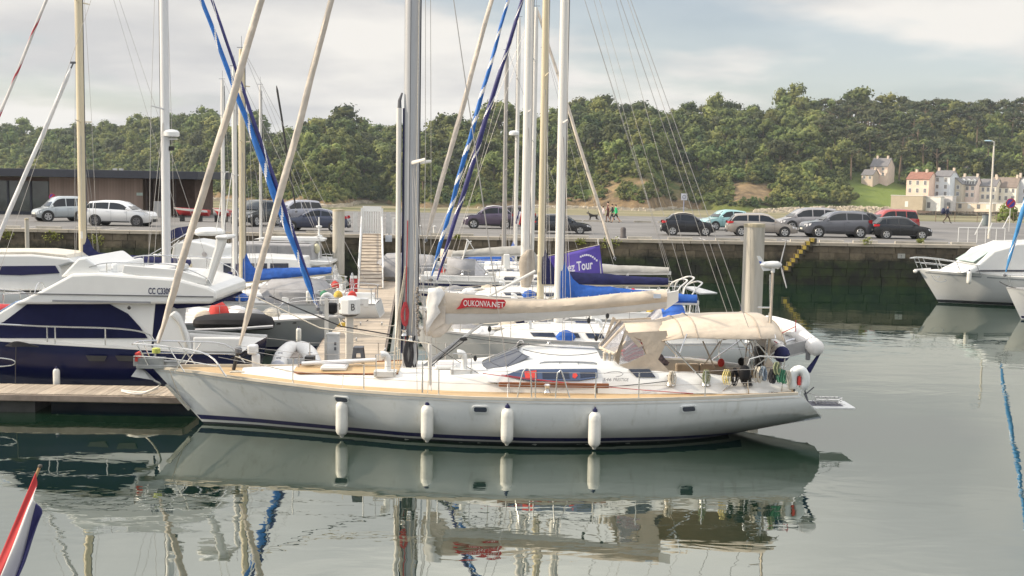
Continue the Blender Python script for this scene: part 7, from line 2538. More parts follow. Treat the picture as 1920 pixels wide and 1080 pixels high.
# flybridge moulding: a broad white brow with an overhang aft
prof_o = npoly([(20, 570), (60, 548), (105, 520), (118, 514), (150, 483), (172, 482), (190, 492), (330, 517), (396, 541), (404, 548), (405, 560), (398, 567)], -1.7)
rows = []
for w, k in ((1.95, 0), (1.97, .35), (1.80, .8), (1.55, 1.0)):
 pass
brow = npoly([(22, 571), (75, 546), (134, 514), (180, 512), (330, 522), (390, 538), (405, 546), (406, 561), (396, 570)], -1.7)
MB().prism(brow, -1.70, 1.70).build('roof', WHITE, NM, bevel=.07)
top = npoly([(112, 520), (146, 484), (160, 482), (184, 500), (190, 513)], -1.5)
MB().prism(top, -1.5, 1.5).build('flybridge_coaming', WHITE, NM, bevel=.06)
MB().prism(npoly([(228, 512), (232, 497), (330, 505), (385, 522), (386, 534)], -1.62), -1.62, -1.55).build('flybridge_side', WHITE, NM, bevel=.02)
MB().prism(npoly([(228, 512), (232, 497), (330, 505), (385, 522), (386, 534)], 1.62), 1.55, 1.62).build('flybridge_side', WHITE, NM, bevel=.02)
zsd = n_(200, 553, -1.705).z
MB().box(n_(35, 553).x, n_(398, 553).x, -1.725, -1.702, zsd - .012, zsd + .012).build('groove_line', GREYP, NM)
MB().box(n_(95, 566).x, n_(280, 566).x, -1.715, -1.702, n_(200, 566, -1.7).z - .02, n_(200, 566, -1.7).z + .03).build('vent_slot', mat('slot_grey', (.25, .26, .28), .6), NM)  # thin mid-grey strip along the lower edge of the roof side
p = n_(278, 551, -1.71)
text('lettering', 'CC C3309', .23, mat('navy_lettering', (.02, .025, .08), .5, var=0), NM, (p.x, -1.712, p.z), (PI / 2, 0, 0), .72, .003, bold=.004, width=n_(320, 551, -1.71).x - p.x)
# aft bulkhead, cockpit wing, door
MB().prism(npoly([(280, 568), (330, 568), (312, 590), (296, 622), (284, 650), (276, 650)], -1.5), -1.50, -1.42).build('aft_curtain', NAVYW, NM)
MB().prism(npoly([(286, 653), (298, 620), (314, 592), (328, 582), (338, 590), (352, 625), (360, 662), (300, 662)], -1.75), -1.78, -1.62).build('side_wing', WHITE, NM, bevel=.05)
m = MB()
m.tube(arc([n_(322, 592, -1.8), n_(338, 612, -1.8), n_(350, 650, -1.8)], 4), .03, 6)
m.build('wing_trim', mat('beige_trim', (.55, .53, .48), .5), NM)
MB().box(n_(362, 660).x, n_(452, 660).x, -1.83, -1.73, 1.35, n_(400, 632, -1.78).z).build('bulwark', WHITE, NM, bevel=.04)
MB().prism(npoly([(300, 566), (398, 566), (402, 572), (332, 579)], -1.6), -1.6, 1.6).build('awning', NAVYW, NM)
# arch with domes
for sg in (-1,):
 MB().prism(npoly([(381, 541), (394, 541), (424, 455), (428, 440), (406, 443), (404, 462)], -1.35), sg * 1.35 - .10, sg * 1.35 + .10).build('arch_leg', WHITE, NM, bevel=.06)
a, b_ = n_(396, 444, -1.4), n_(428, 438, -1.4)
MB().box(a.x + .12, b_.x, -1.5, -.5, a.z - .06, a.z + .04).build('arch_top', WHITE, NM, bevel=.05)
MB().lathe([(.36, 0), (.42, .06), (.42, .12), (.30, .20), (.05, .22)], 16, (n_(393, 440, -.6).x, -.6, n_(393, 441, -.6).z)).build('radar_dome', WHITE, NM, smooth=True)
for px in (405, 418):
 q_ = n_(px, 436, -.9)
 MB().tube([q_, q_ + Vector((.25, 0, 1.6))], .012, 5).build('aerial', WHITE, NM)
# rails
m = MB()
pts = [n_(-40, 606, -1.82), n_(88, 612, -1.82), n_(200, 615, -1.82), n_(255, 620, -1.82), n_(280, 628, -1.82), n_(292, 642, -1.8)]
m.tube(arc(pts, 3), .022, 6)
for px, py in ((88, 612), (103, 613), (197, 615)):
 p = n_(px, py, -1.82)
 m.tube([p, (p.x, -1.82, 1.5)], .02, 6)
m.build('side_rail', STEEL, NM, smooth=True)
m = MB()
for sg in (-1, 1):
 p0 = [n_(px, py, -1.5) for px, py in ((167, 501), (200, 493), (270, 494), (330, 498), (385, 520), (396, 535))]
 p0 = [Vector((p.x, sg * 1.5, p.z)) for p in p0]
 m.tube(arc(p0, 3), .016, 6)
 for p in p0[1:-1]:
  m.tube([p, (p.x, p.y, p.z - .35)], .014, 5)
m.build('flybridge_rail', STEEL, NM, smooth=True)
MB().box(n_(215, 505, -.8).x, n_(228, 505, -.8).x, -1.1, 1.1, n_(220, 512, -.8).z, n_(220, 492, -.8).z).build('flybridge_seat', WHITE, NM, bevel=.06)
MB().box(n_(260, 512, -.8).x, n_(320, 512, -.8).x, -1.0, 1.0, n_(290, 514, -.8).z, n_(290, 502, -.8).z).build('flybridge_sofa', mat('cushion_grey', (.5, .5, .5), .8), NM, bevel=.06)
MB().ball(n_(242, 577, -1.76), (.05, .02, .05), 8).build('courtesy_light', BLACK, NM)
for px in (163, 218):
 p = n_(px + 18, 672, -1.88)
 MB().sheet([p + Vector((-.28, 0, .07)), p + Vector((.28, 0, .07)), p + Vector((.20, 0, -.07)), p + Vector((-.20, 0, -.07))], .02, (0, 1, 0)).build('air_intake', BLACK, NM)
p = n_(2, 679, -2.1)
MB().tube([p + Vector((.28 * math.cos(a) * (1.4 if abs(math.cos(a)) > .7 else 1), -.04, .11 * math.sin(a))) for a in [2 * PI * i / 16 for i in range(17)]], .018, 6).build('porthole', STEEL, NM)
p = n_(36, 648, -2.1)
m = MB()
for i in range(5):
 m.tube(arc([p + Vector((-.35 + .04 * i, -.02 * i, -.02)), p + Vector((-.1, -.05, .10 - .03 * i)), p + Vector((.15, -.05, .08 - .02 * i)), p + Vector((.5, 0, -.02))], 4), .018, 5)
m.tube([p + Vector((-.05, -.08, 0)), p + Vector((-.07, -.12, -1.0))], .012, 4)
m.build('mooring_rope', ROPEB, NM)
f = extra_fender('white ball fender with dark blue end hanging on the navy motor yacht hull', 106, 708, 20.74, .62)

# bow half of another white motor boat with navy stripe, far left
MBL = thing('motor_boat', 'white motor boat with a navy window band at the left edge behind the motor yacht', 'motor boat', (ats(40, 520, 33.0).x, 33.0 * KY, 0))
b2 = lambda px, py, lat=-1.5: lp(MBL, px, py, lat)
hB = Hull(b2(-260, 530, 0).x, b2(132, 530, 0).x, 3.2, [(0, 1.3), (1, 1.15)], [(0, 0), (.3, -.4), (1, -.3)], rake=1.2, counter=-.2, breadth=[(0, .02), (.15, .6), (.4, .97), (1, .95)])
hB.shell(20, 8).build('hull', WHITE, MBL, smooth=True)
hB.deck().build('deck', DECKW, MBL)
def bpoly(pts, lat=-1.3): return [(b2(px, py, lat).x, b2(px, py, lat).z) for px, py in pts]
MB().prism(bpoly([(-150, 545), (-150, 486), (-60, 478), (60, 477), (128, 484), (140, 492), (112, 500), (118, 545)]), -1.3, 1.3).build('deckhouse', WHITE, MBL, bevel=.08)
for sg in (-1, 1):
 MB().prism(bpoly([(-140, 512), (-140, 500), (104, 498), (112, 512), (40, 516)]), sg * 1.304, sg * 1.33).build('window_band', NAVY, MBL)
MB().prism(bpoly([(-60, 478), (60, 477), (128, 484), (120, 478), (60, 472), (-50, 472)]), -1.2, 1.2).build('hardtop', mat('hardtop_beige', (.62, .58, .5), .5), MBL, bevel=.03)
# low rail and red craft below it
rbk = thing('kayak', 'red kayak stored beyond the motor yacht bow at the left edge', 'kayak', ats(2, 582, 27.0))
MB().tube(arc([(-1.6, 0, 0), (-.8, 0, .02), (.3, 0, .02), (.75, 0, .05)], 4), [.04, .12, .17, .2, .22, .22, .22, .22, .20, .16, .12, .08, .03], 10).build('hull', RED, rbk, smooth=True)
rlg = thing('boat_rail', 'thin stainless rail of a moored boat crossing the far left edge', 'rail', ats(10, 540, 29))
m = MB()
m.tube([ats(-40, 540, 29) - rlg.location, ats(40, 546, 29) - rlg.location, ats(60, 556, 29) - rlg.location], .02, 6)
for px in (8, 38, 57):
 m.tube([ats(px, 542, 29) - rlg.location, ats(px, 580, 29) - rlg.location], .018, 5)
m.build('rail', STEEL, rlg)

# flybridge cruiser behind the motor yacht
FC = thing('motor_boat', 'white flybridge cruiser with folded navy bimini seen behind the white radar arch', 'motor boat', (ats(400, 520, 37.5).x, 37.5 * KY, 0))
c_ = lambda px, py, lat=-1.6: lp(FC, px, py, lat)
def cpoly(pts, lat=-1.5): return [(c_(px, py, lat).x, c_(px, py, lat).z) for px, py in pts]
hF = Hull(c_(270, 540, 0).x, c_(600, 540, 0).x, 3.6, [(0, 1.6), (1, 1.25)], [(0, 0), (.3, -.4), (1, -.3)], rake=1.2, counter=-.2, breadth=[(0, .02), (.15, .6), (.4, .97), (1, .95)])
hF.shell(20, 8).build('hull', WHITE, FC, smooth=True)
hF.deck().build('deck', DECKW, FC)
MB().prism(cpoly([(300, 540), (305, 492), (330, 484), (480, 482), (560, 486), (562, 540)]), -1.4, 1.4).build('deckhouse', WHITE, FC, bevel=.06)
for a, b_ in ((418, 432), (436, 452), (462, 476), (480, 500), (506, 540)):
 for sg in (-1, 1):
  MB().prism(cpoly([(a, 520), (a, 494), (b_, 494), (b_, 520)]), sg * 1.404, sg * 1.43).build('window', GLASS, FC)
MB().prism(cpoly([(318, 488), (322, 458), (335, 454), (352, 452), (380, 456), (410, 466), (412, 486)]), -1.3, 1.3).build('flybridge', WHITE, FC, bevel=.07)
MB().tube([c_(383, 477, -1.32), c_(383.5, 477, -1.32) + Vector((0, -.04, 0))], .11, 12).build('searchlight', STEEL, FC)
rows = []
for px0, py0, px1, py1, w in ((321, 440, 322, 447, .6), (330, 432, 334, 446, 1.1), (345, 425, 350, 442, 1.1), (353, 424, 352, 432, .7)):
 a, b_ = c_(px0, py0, 0), c_(px1, py1, 0)
 rows.append([Vector((a.x, -w, a.z)), Vector((a.x, w, a.z)), Vector((b_.x, w, b_.z)), Vector((b_.x, -w, b_.z))])
MB().grid(rows, 0, True, True).build('folded_bimini', NAVYC, FC)
m = MB()
for q0, q1 in (((250, 496), (350, 438)), ((262, 496), (352, 446)), ((290, 500), (336, 450))):
 m.tube([c_(*q0), c_(*q1)], .02, 5)
m.build('bimini_frame', STEEL, FC)

# trawler with a long grey canopy
TW = thing('motor_boat', 'white trawler yacht with long grey canvas enclosure and radar boards on a mast', 'motor boat', (ats(510, 500, 41.0).x, 41.0 * KY, 0))
t2 = lambda px, py, lat=-1.6: lp(TW, px, py, lat)
def tpoly(pts, lat=-1.6): return [(t2(px, py, lat).x, t2(px, py, lat).z) for px, py in pts]
hT = Hull(t2(340, 540, 0).x, t2(632, 540, 0).x, 3.9, [(0, 1.7), (1, 1.3)], [(0, 0), (.3, -.5), (1, -.3)], rake=1.2, counter=-.2, breadth=[(0, .02), (.15, .6), (.4, .97), (1, .95)])
hT.shell(20, 8).build('hull', WHITE, TW, smooth=True)
hT.deck().build('deck', DECKW, TW)
MB().prism(tpoly([(400, 545), (404, 486), (604, 490), (612, 500), (640, 545)]), -1.6, 1.6).build('deckhouse', WHITE, TW, bevel=.06)
for a, b_ in ((560, 578), (584, 600)):
 MB().prism(tpoly([(a, 520), (a, 500), (b_, 500), (b_ + 4, 520)]), -1.63, -1.604).build('window', GLASS, TW)
MB().prism(tpoly([(408, 490), (414, 459), (480, 457), (582, 460), (586, 498)]), -1.55, 1.55).build('canopy', GREYC, TW, bevel=.08)
for px in (440, 480, 520, 555):
 MB().box(t2(px, 480).x - .01, t2(px, 480).x + .01, -1.56, 1.56, t2(px, 490).z, t2(px, 461).z).build('seam', mat('seam_grey', (.2, .2, .2), .9), TW)
p0 = t2(597, 462, 0)
MB().tube([(p0.x, 0, 1.5), (p0.x, 0, p0.z + .3)], .07, 8).build('radar_mast', WHITE, TW)
MB().prism(tpoly([(478, 448), (500, 443), (600, 444), (612, 447), (610, 452), (560, 452)], 0), -.35, .35).build('boom_board', WHITE, TW, bevel=.04)
MB().prism(tpoly([(568, 452), (600, 440), (604, 444), (590, 458)], 0), -.3, .3).build('radar_bracket', WHITE, TW, bevel=.03)
m = MB()
q_ = t2(598, 440, 0)
m.lathe([(.22, 0), (.22, .07), (.06, .10), (.05, .55), (.16, .58), (.16, .66), (.04, .68), (.03, 1.1)], 12, (q_.x, 0, q_.z - .2))
m.build('radar_aerial', WHITE, TW, smooth=True)
MB().ball(t2(594, 466, -.5), (.17, .17, .26), 10).build('cream_fender', mat('cream_fender', (.55, .52, .36), .6), TW, smooth=True)
MB().prism(tpoly([(575, 491), (580, 486), (626, 488), (626, 493), (600, 496)], -.8), -1.7, .6).build('aft_hardtop', WHITE, TW, bevel=.03)

# white cruiser at the right edge
RC = thing('motor_boat', 'white motor cruiser with raked cabin and bow rail entering from the right edge', 'motor boat', (ats(1840, 540, 42.0).x, 42.0 * KY, 0))
r2 = lambda px, py, lat=-1.6: lp(RC, px, py, lat)
def rpoly(pts, lat=-1.4): return [(r2(px, py, lat).x, r2(px, py, lat).z) for px, py in pts]
hR = Hull(r2(1722, 508, 0).x, r2(2130, 520, 0).x, 4.0, [(0, 1.72), (.4, 1.55), (1, 1.4)], [(0, 0), (.25, -.4), (1, -.3)], rake=1.15, counter=-.2, breadth=[(0, .02), (.1, .42), (.25, .78), (.45, .98), (1, .95)])
hR.shell(30, 10).build('hull', WHITE, RC, smooth=True)
hR.deck(.02, .02, .12).build('deck', DECKW, RC, smooth=True)
for sg in (-1, 1):
 hR.band(0, 0, .01, .02, 1, 24, sg, zf=lambda t: (hR.sh(t) - .16, hR.sh(t) - .10)).build('rubbing_strake', mat('strake_grey', (.30, .32, .34), .5), RC)
 hR.band(0, 0, .008, .0, 1, 24, sg, zf=lambda t: (.02, .16)).build('waterline_band', ANTIF, RC)
MB().prism(rpoly([(1800, 512), (1832, 497), (1862, 470), (1890, 462), (1905, 456), (2060, 452), (2060, 530)]), -1.5, 1.5).build('deckhouse', WHITE, RC, bevel=.10)
ws0, ws1 = r2(1830, 494, -1.4), r2(1862, 472, -1.4)
MB().sheet([(ws0.x - .05, -1.2, ws0.z + .05), (ws0.x - .05, 1.2, ws0.z + .05), (ws1.x - .05, 1.1, ws1.z), (ws1.x - .05, -1.1, ws1.z)], .03).build('windscreen', mat('pale_green_glass', (.35, .45, .42), .15), RC)
for sg in (-1, 1):
 MB().prism(rpoly([(1828, 509), (1838, 506), (2000, 506), (2000, 510)], -1.5), sg * 1.504, sg * 1.53).build('window_slit', GLASS, RC)
m = MB()
for sg in (-1, 1):
 pr = [r2(px, py, -1.0) for px, py in ((1735, 485), (1760, 487), (1795, 491), (1830, 497))]
 ys = (.35, .9, 1.3, 1.5)
 m.tube([Vector((p.x, sg * y, p.z)) for p, y in zip(pr, ys)], .022, 6)
 m.tube([Vector((p.x, sg * y, p.z - .28)) for p, y in zip(pr, ys)], .016, 5)
 for p, y in zip(pr, ys):
  m.tube([Vector((p.x - .15, sg * y, p.z)), Vector((p.x + .1, sg * y, p.z - .55))], .018, 5)
m.tube(arc([(pr[0].x, -.35, pr[0].z), (pr[0].x - .45, 0, pr[0].z - .05), (pr[0].x, .35, pr[0].z)], 4), .022, 6)
m.build('bow_rail', STEEL, RC)
p = r2(1727, 507, 0)
MB().tube([(p.x - .35, 0, p.z), (p.x + .5, 0, p.z + .08)], .06, 8).ball((p.x - .3, 0, p.z - .05), (.12, .16, .10), 8).build('bow_anchor', GALV, RC)
f = extra_fender('white cylinder fender on the side of the white cruiser at the right edge', 1817, 520, 40.0, .8)
p = r2(1750, 521, -1.15)
m = MB()
m.tube(arc([p + Vector((-.1, 0, .14)), p + Vector((.1, 0, -.12)), p + Vector((.35, -.1, -.2)), p + Vector((.6, -.2, -.12)), p + Vector((.5, -.2, -.03))], 4), .012, 4)
m.tube(arc([p + Vector((0, 0, .13)), p + Vector((.12, 0, .05)), p + Vector((.3, -.1, .1)), p + Vector((.2, 0, -.05))], 4), .010, 4)
m.build('hull_scroll', mat('faded_blue', (.28, .33, .40), .6), RC)
SB, hSB, qSB = sailboat('sailing_boat', 'white sailing boat bow with sky blue rolled headsail at the right edge', 2075, 560, 37.0, True, 9.8, 3.1, 1.25, WHITE, ALUW, .09, mtop=14, furls=[((1921, 385), (1883, 520), .07, .10, [mat('sky_blue_cloth', (.04, .22, .48), .6, var=.15, vs=4), WHITEF], .08, 1.0)], bow_ratio=.48)
wires(SB, [sag(qSB(1874, 528, -.3), qSB(1905, 540, -1.0), .05)], .02, ROPEB, 'mooring_rope')

# Dutch-style flag close by
fp, ft = ats(-10, 1075, 7.2), ats(75, 874, 7.2)
dfl = thing('ensign', 'red, white and navy striped flag hanging from a slanting wooden staff in the corner', 'flag', fp)
low = fp + (fp - ft) * 1.6
MB().tube([low - fp, ft - fp], .014, 8).build('flag_staff', mat('staff_wood', (.42, .25, .12), .4), dfl)
MB().ball(ft - fp, (.022, .022, .018), 8).build('finial', mat('finial_dark', (.06, .05, .04), .4), dfl)
# cloth hangs from the staff in folds: three stripes
N, K = 34, 18
P = []
d = (fp - ft)
for i in range(N + 1):
 u = i / N
 base = ft + d * (.05 + u * .95)
 row = []
 for j in range(K + 1):
  v = j / K
  drop = v * .42
  sp_ = .02 + .095 * min(1, u * 1.3) * (1 - .35 * max(0, u - .5))
  fold = math.sin(v * 9 + u * 2.5) * .045 * v
  row.append(base + Vector((v * sp_ * 1.15 + fold * .6 - .012, -.02 - .03 * v + fold * 1.4, -drop + .02 * math.sin(u * 9) * v)))
 P.append(row)
FRED = mat('flag_red', (.50, .045, .05), .75, var=.08); FWH = mat('flag_white', (.68, .67, .68), .75, var=.05); FBL = mat('flag_navy', (.035, .035, .14), .75, var=.1)
for nm, a, b_, m_ in (('red_stripe', 0, 6, FRED), ('white_stripe', 6, 12, FWH), ('blue_stripe', 12, 18, FBL)):
 MB().grid([[p - fp for p in row[a:b_ + 1]] for row in P]).build(nm, m_, dfl, smooth=True).modifiers.new('thickness', 'SOLIDIFY').thickness = .003

# ================================================================== CARS
TYRE = mat('tyre_rubber', (.018, .018, .018), .8, var=.1)
RIM = mat('wheel_rim', (.48, .49, .50), .3, .6, var=.05)
RIMD = mat('wheel_rim_dark', (.14, .14, .15), .35, .4, var=.05)
LAMPR = mat('tail_lamp', (.40, .015, .02), .2, var=.05)
LAMPW = mat('head_lamp', (.75, .76, .78), .1, var=.02)
TRIM = mat('car_trim', (.022, .022, .024), .6, var=.1)
PLATE = mat('number_plate', (.66, .66, .60), .5, var=0)

KINDS_ = {
 # belt line and roof line as (share of length from the nose, share of height)
 'hatch': ([(0, .40), (.03, .50), (.10, .56), (.27, .63), (.5, .65), (.8, .68), (.96, .66), (1, .50)], (.24, .42, .86, .97), [(.42, .95), (.52, 1), (.70, .985), (.86, .93)]),
 'suv': ([(0, .42), (.03, .56), (.10, .60), (.26, .65), (.5, .66), (.8, .69), (.96, .70), (1, .50)], (.25, .42, .90, .985), [(.42, .94), (.52, 1), (.72, 1), (.90, .95)]),
 'estate': ([(0, .38), (.03, .48), (.10, .54), (.27, .63), (.5, .65), (.8, .67), (.97, .66), (1, .48)], (.25, .41, .88, .985), [(.41, .94), (.50, 1), (.70, .99), (.88, .95)]),
 'mpv': ([(0, .38), (.03, .48), (.10, .53), (.20, .60), (.5, .62), (.8, .63), (.97, .62), (1, .46)], (.17, .36, .92, .99), [(.36, .93), (.48, 1), (.75, 1), (.92, .96)]),
 'mini': ([(0, .42), (.04, .54), (.12, .60), (.27, .65), (.5, .67), (.8, .70), (.95, .66), (1, .48)], (.25, .43, .80, .97), [(.43, .94), (.55, 1), (.68, .99), (.80, .92)]),
 'coupe': ([(0, .42), (.03, .52), (.10, .58), (.30, .66), (.5, .67), (.80, .71), (.97, .70), (1, .50)], (.28, .47, .70, .90), [(.47, .95), (.56, 1), (.62, .99), (.70, .94)]),
 'box': ([(0, .36), (.03, .46), (.10, .52), (.22, .58), (.5, .60), (.8, .61), (.97, .60), (1, .44)], (.20, .37, .93, .985), [(.37, .94), (.46, 1), (.75, 1), (.93, .97)]),
}

def car(label, px0, px1, pyw, kind, L, Hc, W, col, facing, yaw=0.0, rim=RIM, cat='car', name='parked_car', rough=.25, metal=.3, Y=None, roofm=None, clad=False):
 c = on((px0 + px1) / 2, pyw, QZ)
 if Y: c = Vector((ats((px0 + px1) / 2, pyw, Y).x, Y * KY, QZ))
 rt = thing(name, label, cat, (c.x, c.y, QZ), (PI if facing < 0 else 0) + yaw)
 paint = mat('paint_%s' % '_'.join(str(int(v * 1000)) for v in col), col, rough, metal, var=.03, vs=1, coat=.7)
 belt_t, (tc_, tr1, tr2_, te), roof_t = KINDS_[kind]
 X_ = lambda t: L / 2 - t * L
 belt = lambda t: interp(belt_t, t) * Hc
 def roof(t):
  tab = [(tc_, interp(belt_t, tc_))] + roof_t + [(te, interp(belt_t, te))]
  return max(belt(t), interp(tab, t) * Hc) if tc_ <= t <= te else belt(t)
 hw = lambda t: W / 2 * interp([(0, .72), (.04, .88), (.12, .97), (.3, 1), (.75, 1), (.92, .96), (1, .82)], t)
 ts = sorted(set([0, .015, .04, .08, .12, .18, tc_, te, .5, .6, .78, 1, .985, .95, .93] + [tr1, tr2_] + [a for a, _ in roof_t] + list(np.linspace(tc_, te, 9))))
 zl = lambda t: Hc * interp([(0, .20), (.05, .15), (.95, .16), (1, .24)], t)
 wr_f = lambda t: hw(t) * lerp(1.0, .76, min(1, max(0, (roof(t) - belt(t)) / (Hc * .33))))
 rows = []
 for t in ts:
  b, r_, w = belt(t), roof(t), hw(t)
  z0 = zl(t)
  wr = wr_f(t)
  half = [(w * .90, z0), (w * .985, z0 + .10 * Hc), (w, lerp(z0, b, .55)), (w * .975, b - .03), (w * .955, b), (wr, r_ - .02 * (r_ > b + .02)), (wr * .86, r_ + .03 * Hc * (r_ > b + .1)), (0, r_ + .04 * Hc * (r_ > b + .1) + .012)]
  rows.append([Vector((X_(t), -y, z)) for y, z in half] + [Vector((X_(t), y, z)) for y, z in half[-2::-1]])
 m = MB().grid(rows)
 n = len(rows[0])
 m.add(rows[0], [tuple(range(n))]); m.add(rows[-1], [tuple(range(n))])
 m.build('body', paint, rt, smooth=True)
 # windows
 def side_pt(t, f, sg, o=.012):
  b, r_ = belt(t), roof(t)
  return Vector((X_(t), sg * (lerp(hw(t) * .955, wr_f(t), f) + o), lerp(b, r_ - .02, f)))
 edges = [tc_ + (tr1 - tc_) * .52, lerp(tr1, tr2_, .38), lerp(tr1, tr2_, .86), te - (te - tr2_) * .35]
 if kind in ('mini', 'coupe'): edges = [tc_ + (tr1 - tc_) * .52, lerp(tr1, tr2_, .62), te - (te - tr2_) * .45]
 if kind in ('estate', 'mpv', 'box'): edges = [tc_ + (tr1 - tc_) * .5, lerp(tr1, tr2_, .30), lerp(tr1, tr2_, .65), te - (te - tr2_) * .4]
 for sg in (-1, 1):
  for a, b_ in zip(edges[:-1], edges[1:]):
   a2, b2_ = a + .008, b_ - .008
   k = 5
   lo = [side_pt(lerp(a2, b2_, i / k), .08, sg) for i in range(k + 1)]
   hi = [side_pt(lerp(a2, b2_, i / k), .90 if (tr1 - .03) < lerp(a2, b2_, i / k) < (tr2_ + .03) else .80, sg) for i in range(k + 1)]
   MB().grid([lo, hi]).build('window', GLASSC, rt, smooth=True)
 for nm, ta, tb in (('windscreen', tc_, tr1), ('rear_window', te, tr2_)):
  rows = []
  for f in (.10, .5, .92):
   t = lerp(ta, tb, f)
   w = wr_f(t) * .86
   dx = .02 if nm == 'windscreen' else -.02
   rows.append([Vector((X_(t) + dx, u * w, roof(t) + .03 + .02 * (1 - u * u))) for u in (-1, -.5, 0, .5, 1)])
  MB().grid(rows).build(nm, GLASSC, rt, smooth=True)
 # wheels
 rw = Hc * .215
 for t in (.19, .80):
  for sg in (-1, 1):
   x, y = X_(t), sg * (W / 2 - .10)
   MB().lathe([(rw * 1.17, -.10), (rw * 1.17, .118), (rw * .98, .122)], 20, (x, y - 0, rw * 1.04), 'y').build('wheel_arch', TRIM, rt) if False else None
   MB().lathe([(.02, -.13), (rw * 1.16, -.13), (rw * 1.16, .107), (.02, .107)], 20, (x, y, rw * 1.05), 'y').build('wheel_arch', TRIM, rt)
   wh = MB().lathe([(rw * .62, .112), (rw * .68, .132), (rw * .95, .128), (rw, .09), (rw, -.10), (rw * .9, -.11)], 22, (x, y, rw), 'y')
   if sg < 0:
    wh.v = [(v[0], 2 * y - v[1], v[2]) for v in wh.v]
   wo_ = wh.build('wheel', TYRE, rt, smooth=True)
   rm = MB()
   yo = y + sg * .128
   for k in range(5):
    a = 2 * PI * k / 5 + .3
    d = Vector((math.cos(a), 0, math.sin(a)))
    pd = Vector((-math.sin(a), 0, math.cos(a)))
    c0 = Vector((x, yo, rw))
    rm.sheet([c0 + pd * rw * .14, c0 + d * rw * .62 + pd * rw * .17, c0 + d * rw * .62 - pd * rw * .17, c0 - pd * rw * .14], .02, (0, 1, 0))
   rm.tube([Vector((x + rw * .64 * math.cos(a), yo, rw + rw * .64 * math.sin(a))) for a in [2 * PI * i / 18 for i in range(19)]], rw * .06, 5)
   rm.build('rim', rim, wo_)
 # lamps, bumpers, mirrors, plates
 zb_ = belt(.04)
 for sg in (-1, 1):
  MB().grid([[Vector((X_(.012), sg * hw(.012) * .60, zb_ - .06 * Hc)), Vector((X_(.02), sg * (hw(.02) + .01), zb_ - .05 * Hc)), Vector((X_(.085), sg * (hw(.085) + .012), zb_ - .01 * Hc))],
       [Vector((X_(.012) + .01, sg * hw(.012) * .60, zb_ - .15 * Hc)), Vector((X_(.02) + .01, sg * (hw(.02) + .012), zb_ - .15 * Hc)), Vector((X_(.075), sg * (hw(.075) + .014), zb_ - .09 * Hc))]]).build('headlight', LAMPW, rt, smooth=True)
  zt = belt(.93)
  hi_ = .10 if kind not in ('mpv', 'box', 'suv') else .13
  MB().grid([[Vector((X_(.992) - .012, sg * hw(.98) * .66, zt - .01)), Vector((X_(.975) - .012, sg * (hw(.975) + .012), zt + .02)), Vector((X_(.915), sg * (hw(.915) + .010), zt + .0))],
       [Vector((X_(.998) - .012, sg * hw(.98) * .66, zt - hi_ * Hc)), Vector((X_(.982) - .012, sg * (hw(.982) + .012), zt - hi_ * Hc)), Vector((X_(.925), sg * (hw(.925) + .012), zt - hi_ * Hc * .8))]]).build('tail_light', LAMPR, rt, smooth=True)
  t = lerp(tc_, tr1, .45)
  MB().ball((X_(t), sg * (hw(t) + .10), belt(t) + .08), (.07, .09, .06), 8).build('mirror', paint, rt, smooth=True)
  MB().box(X_(.70), X_(.30), sg * (W / 2 - .01) - .012, sg * (W / 2 - .01) + .012, Hc * .155, Hc * (.25 if clad else .20)).build('sill_trim', TRIM, rt)
  for t in (.36, .62):
   MB().box(X_(t) - .07, X_(t) + .07, sg * (hw(t) * .985) - .012, sg * (hw(t) * .985) + .02, belt(t) - .12, belt(t) - .09).build('door_handle', paint, rt)
  for t in (.335, .565):
   MB().box(X_(t) - .004, X_(t) + .004, sg * (W / 2 + .0005) - .002, sg * (W / 2 + .0005) + .002, Hc * .24, belt(t) - .05).build('door_gap', TRIM, rt)
 MB().box(X_(0) - .02, X_(0) + .02, -W * .30, W * .30, Hc * .17, Hc * .29).build('grille', TRIM, rt)
 MB().box(X_(0) + .012, X_(0) + .03, -.26, .26, Hc * .30, Hc * .30 + .11).build('number_plate', PLATE, rt)
 MB().box(X_(1) - .03, X_(1) + .02, -W * .36, W * .36, Hc * .17, Hc * .28).build('rear_bumper', TRIM, rt)
 MB().box(X_(1) - .035, X_(1) - .012, -.26, .26, Hc * .36, Hc * .36 + .11).build('number_plate', PLATE, rt)
 if roofm:
  rows = []
  for t in np.linspace(tr1, tr2_ + .02, 7):
   rows.append([Vector((X_(t), u * wr_f(t) * .93, roof(t) + .04 * Hc * (1 - .5 * u * u) + .018)) for u in (-1, -.5, 0, .5, 1)])
  MB().grid(rows).build('roof_panel', roofm, rt, smooth=True)
 return rt

SILV = (.46, .48, .48)
car('silver-grey tall hatchback seen from its rear quarter by the dark building', 80, 148, 414, 'box', 3.7, 1.72, 1.68, (.42, .46, .48), -1, rad(40), Y=57.5)
car('white crossover parked broadside in front of the dark low building', 163, 290, 421, 'suv', 4.57, 1.62, 1.9, (.72, .73, .74), 1, rad(-2), RIMD, Y=53.6)
car('black hatchback with red tail light seen from behind the cream mast', 462, 500, 419, 'hatch', 4.1, 1.75, 1.8, (.02, .028, .03), -1, rad(68), Y=56.0)
car('grey hatchback half hidden by the big rolled headsail', 528, 582, 414, 'mpv', 4.0, 1.62, 1.75, (.30, .31, .36), -1, rad(35), Y=62.0)
car('dark blue-grey coupe parked beside the tall concrete pile', 530, 652, 430, 'coupe', 4.4, 1.40, 1.8, (.045, .055, .095), -1, 0, Y=51.8)
car('small plum coloured hatchback with pale roof among the yacht masts', 875, 960, 424, 'mini', 3.75, 1.58, 1.7, (.10, .075, .12), -1, rad(4), Y=57.8, roofm=mat('pale_roof', (.55, .55, .58), .3))
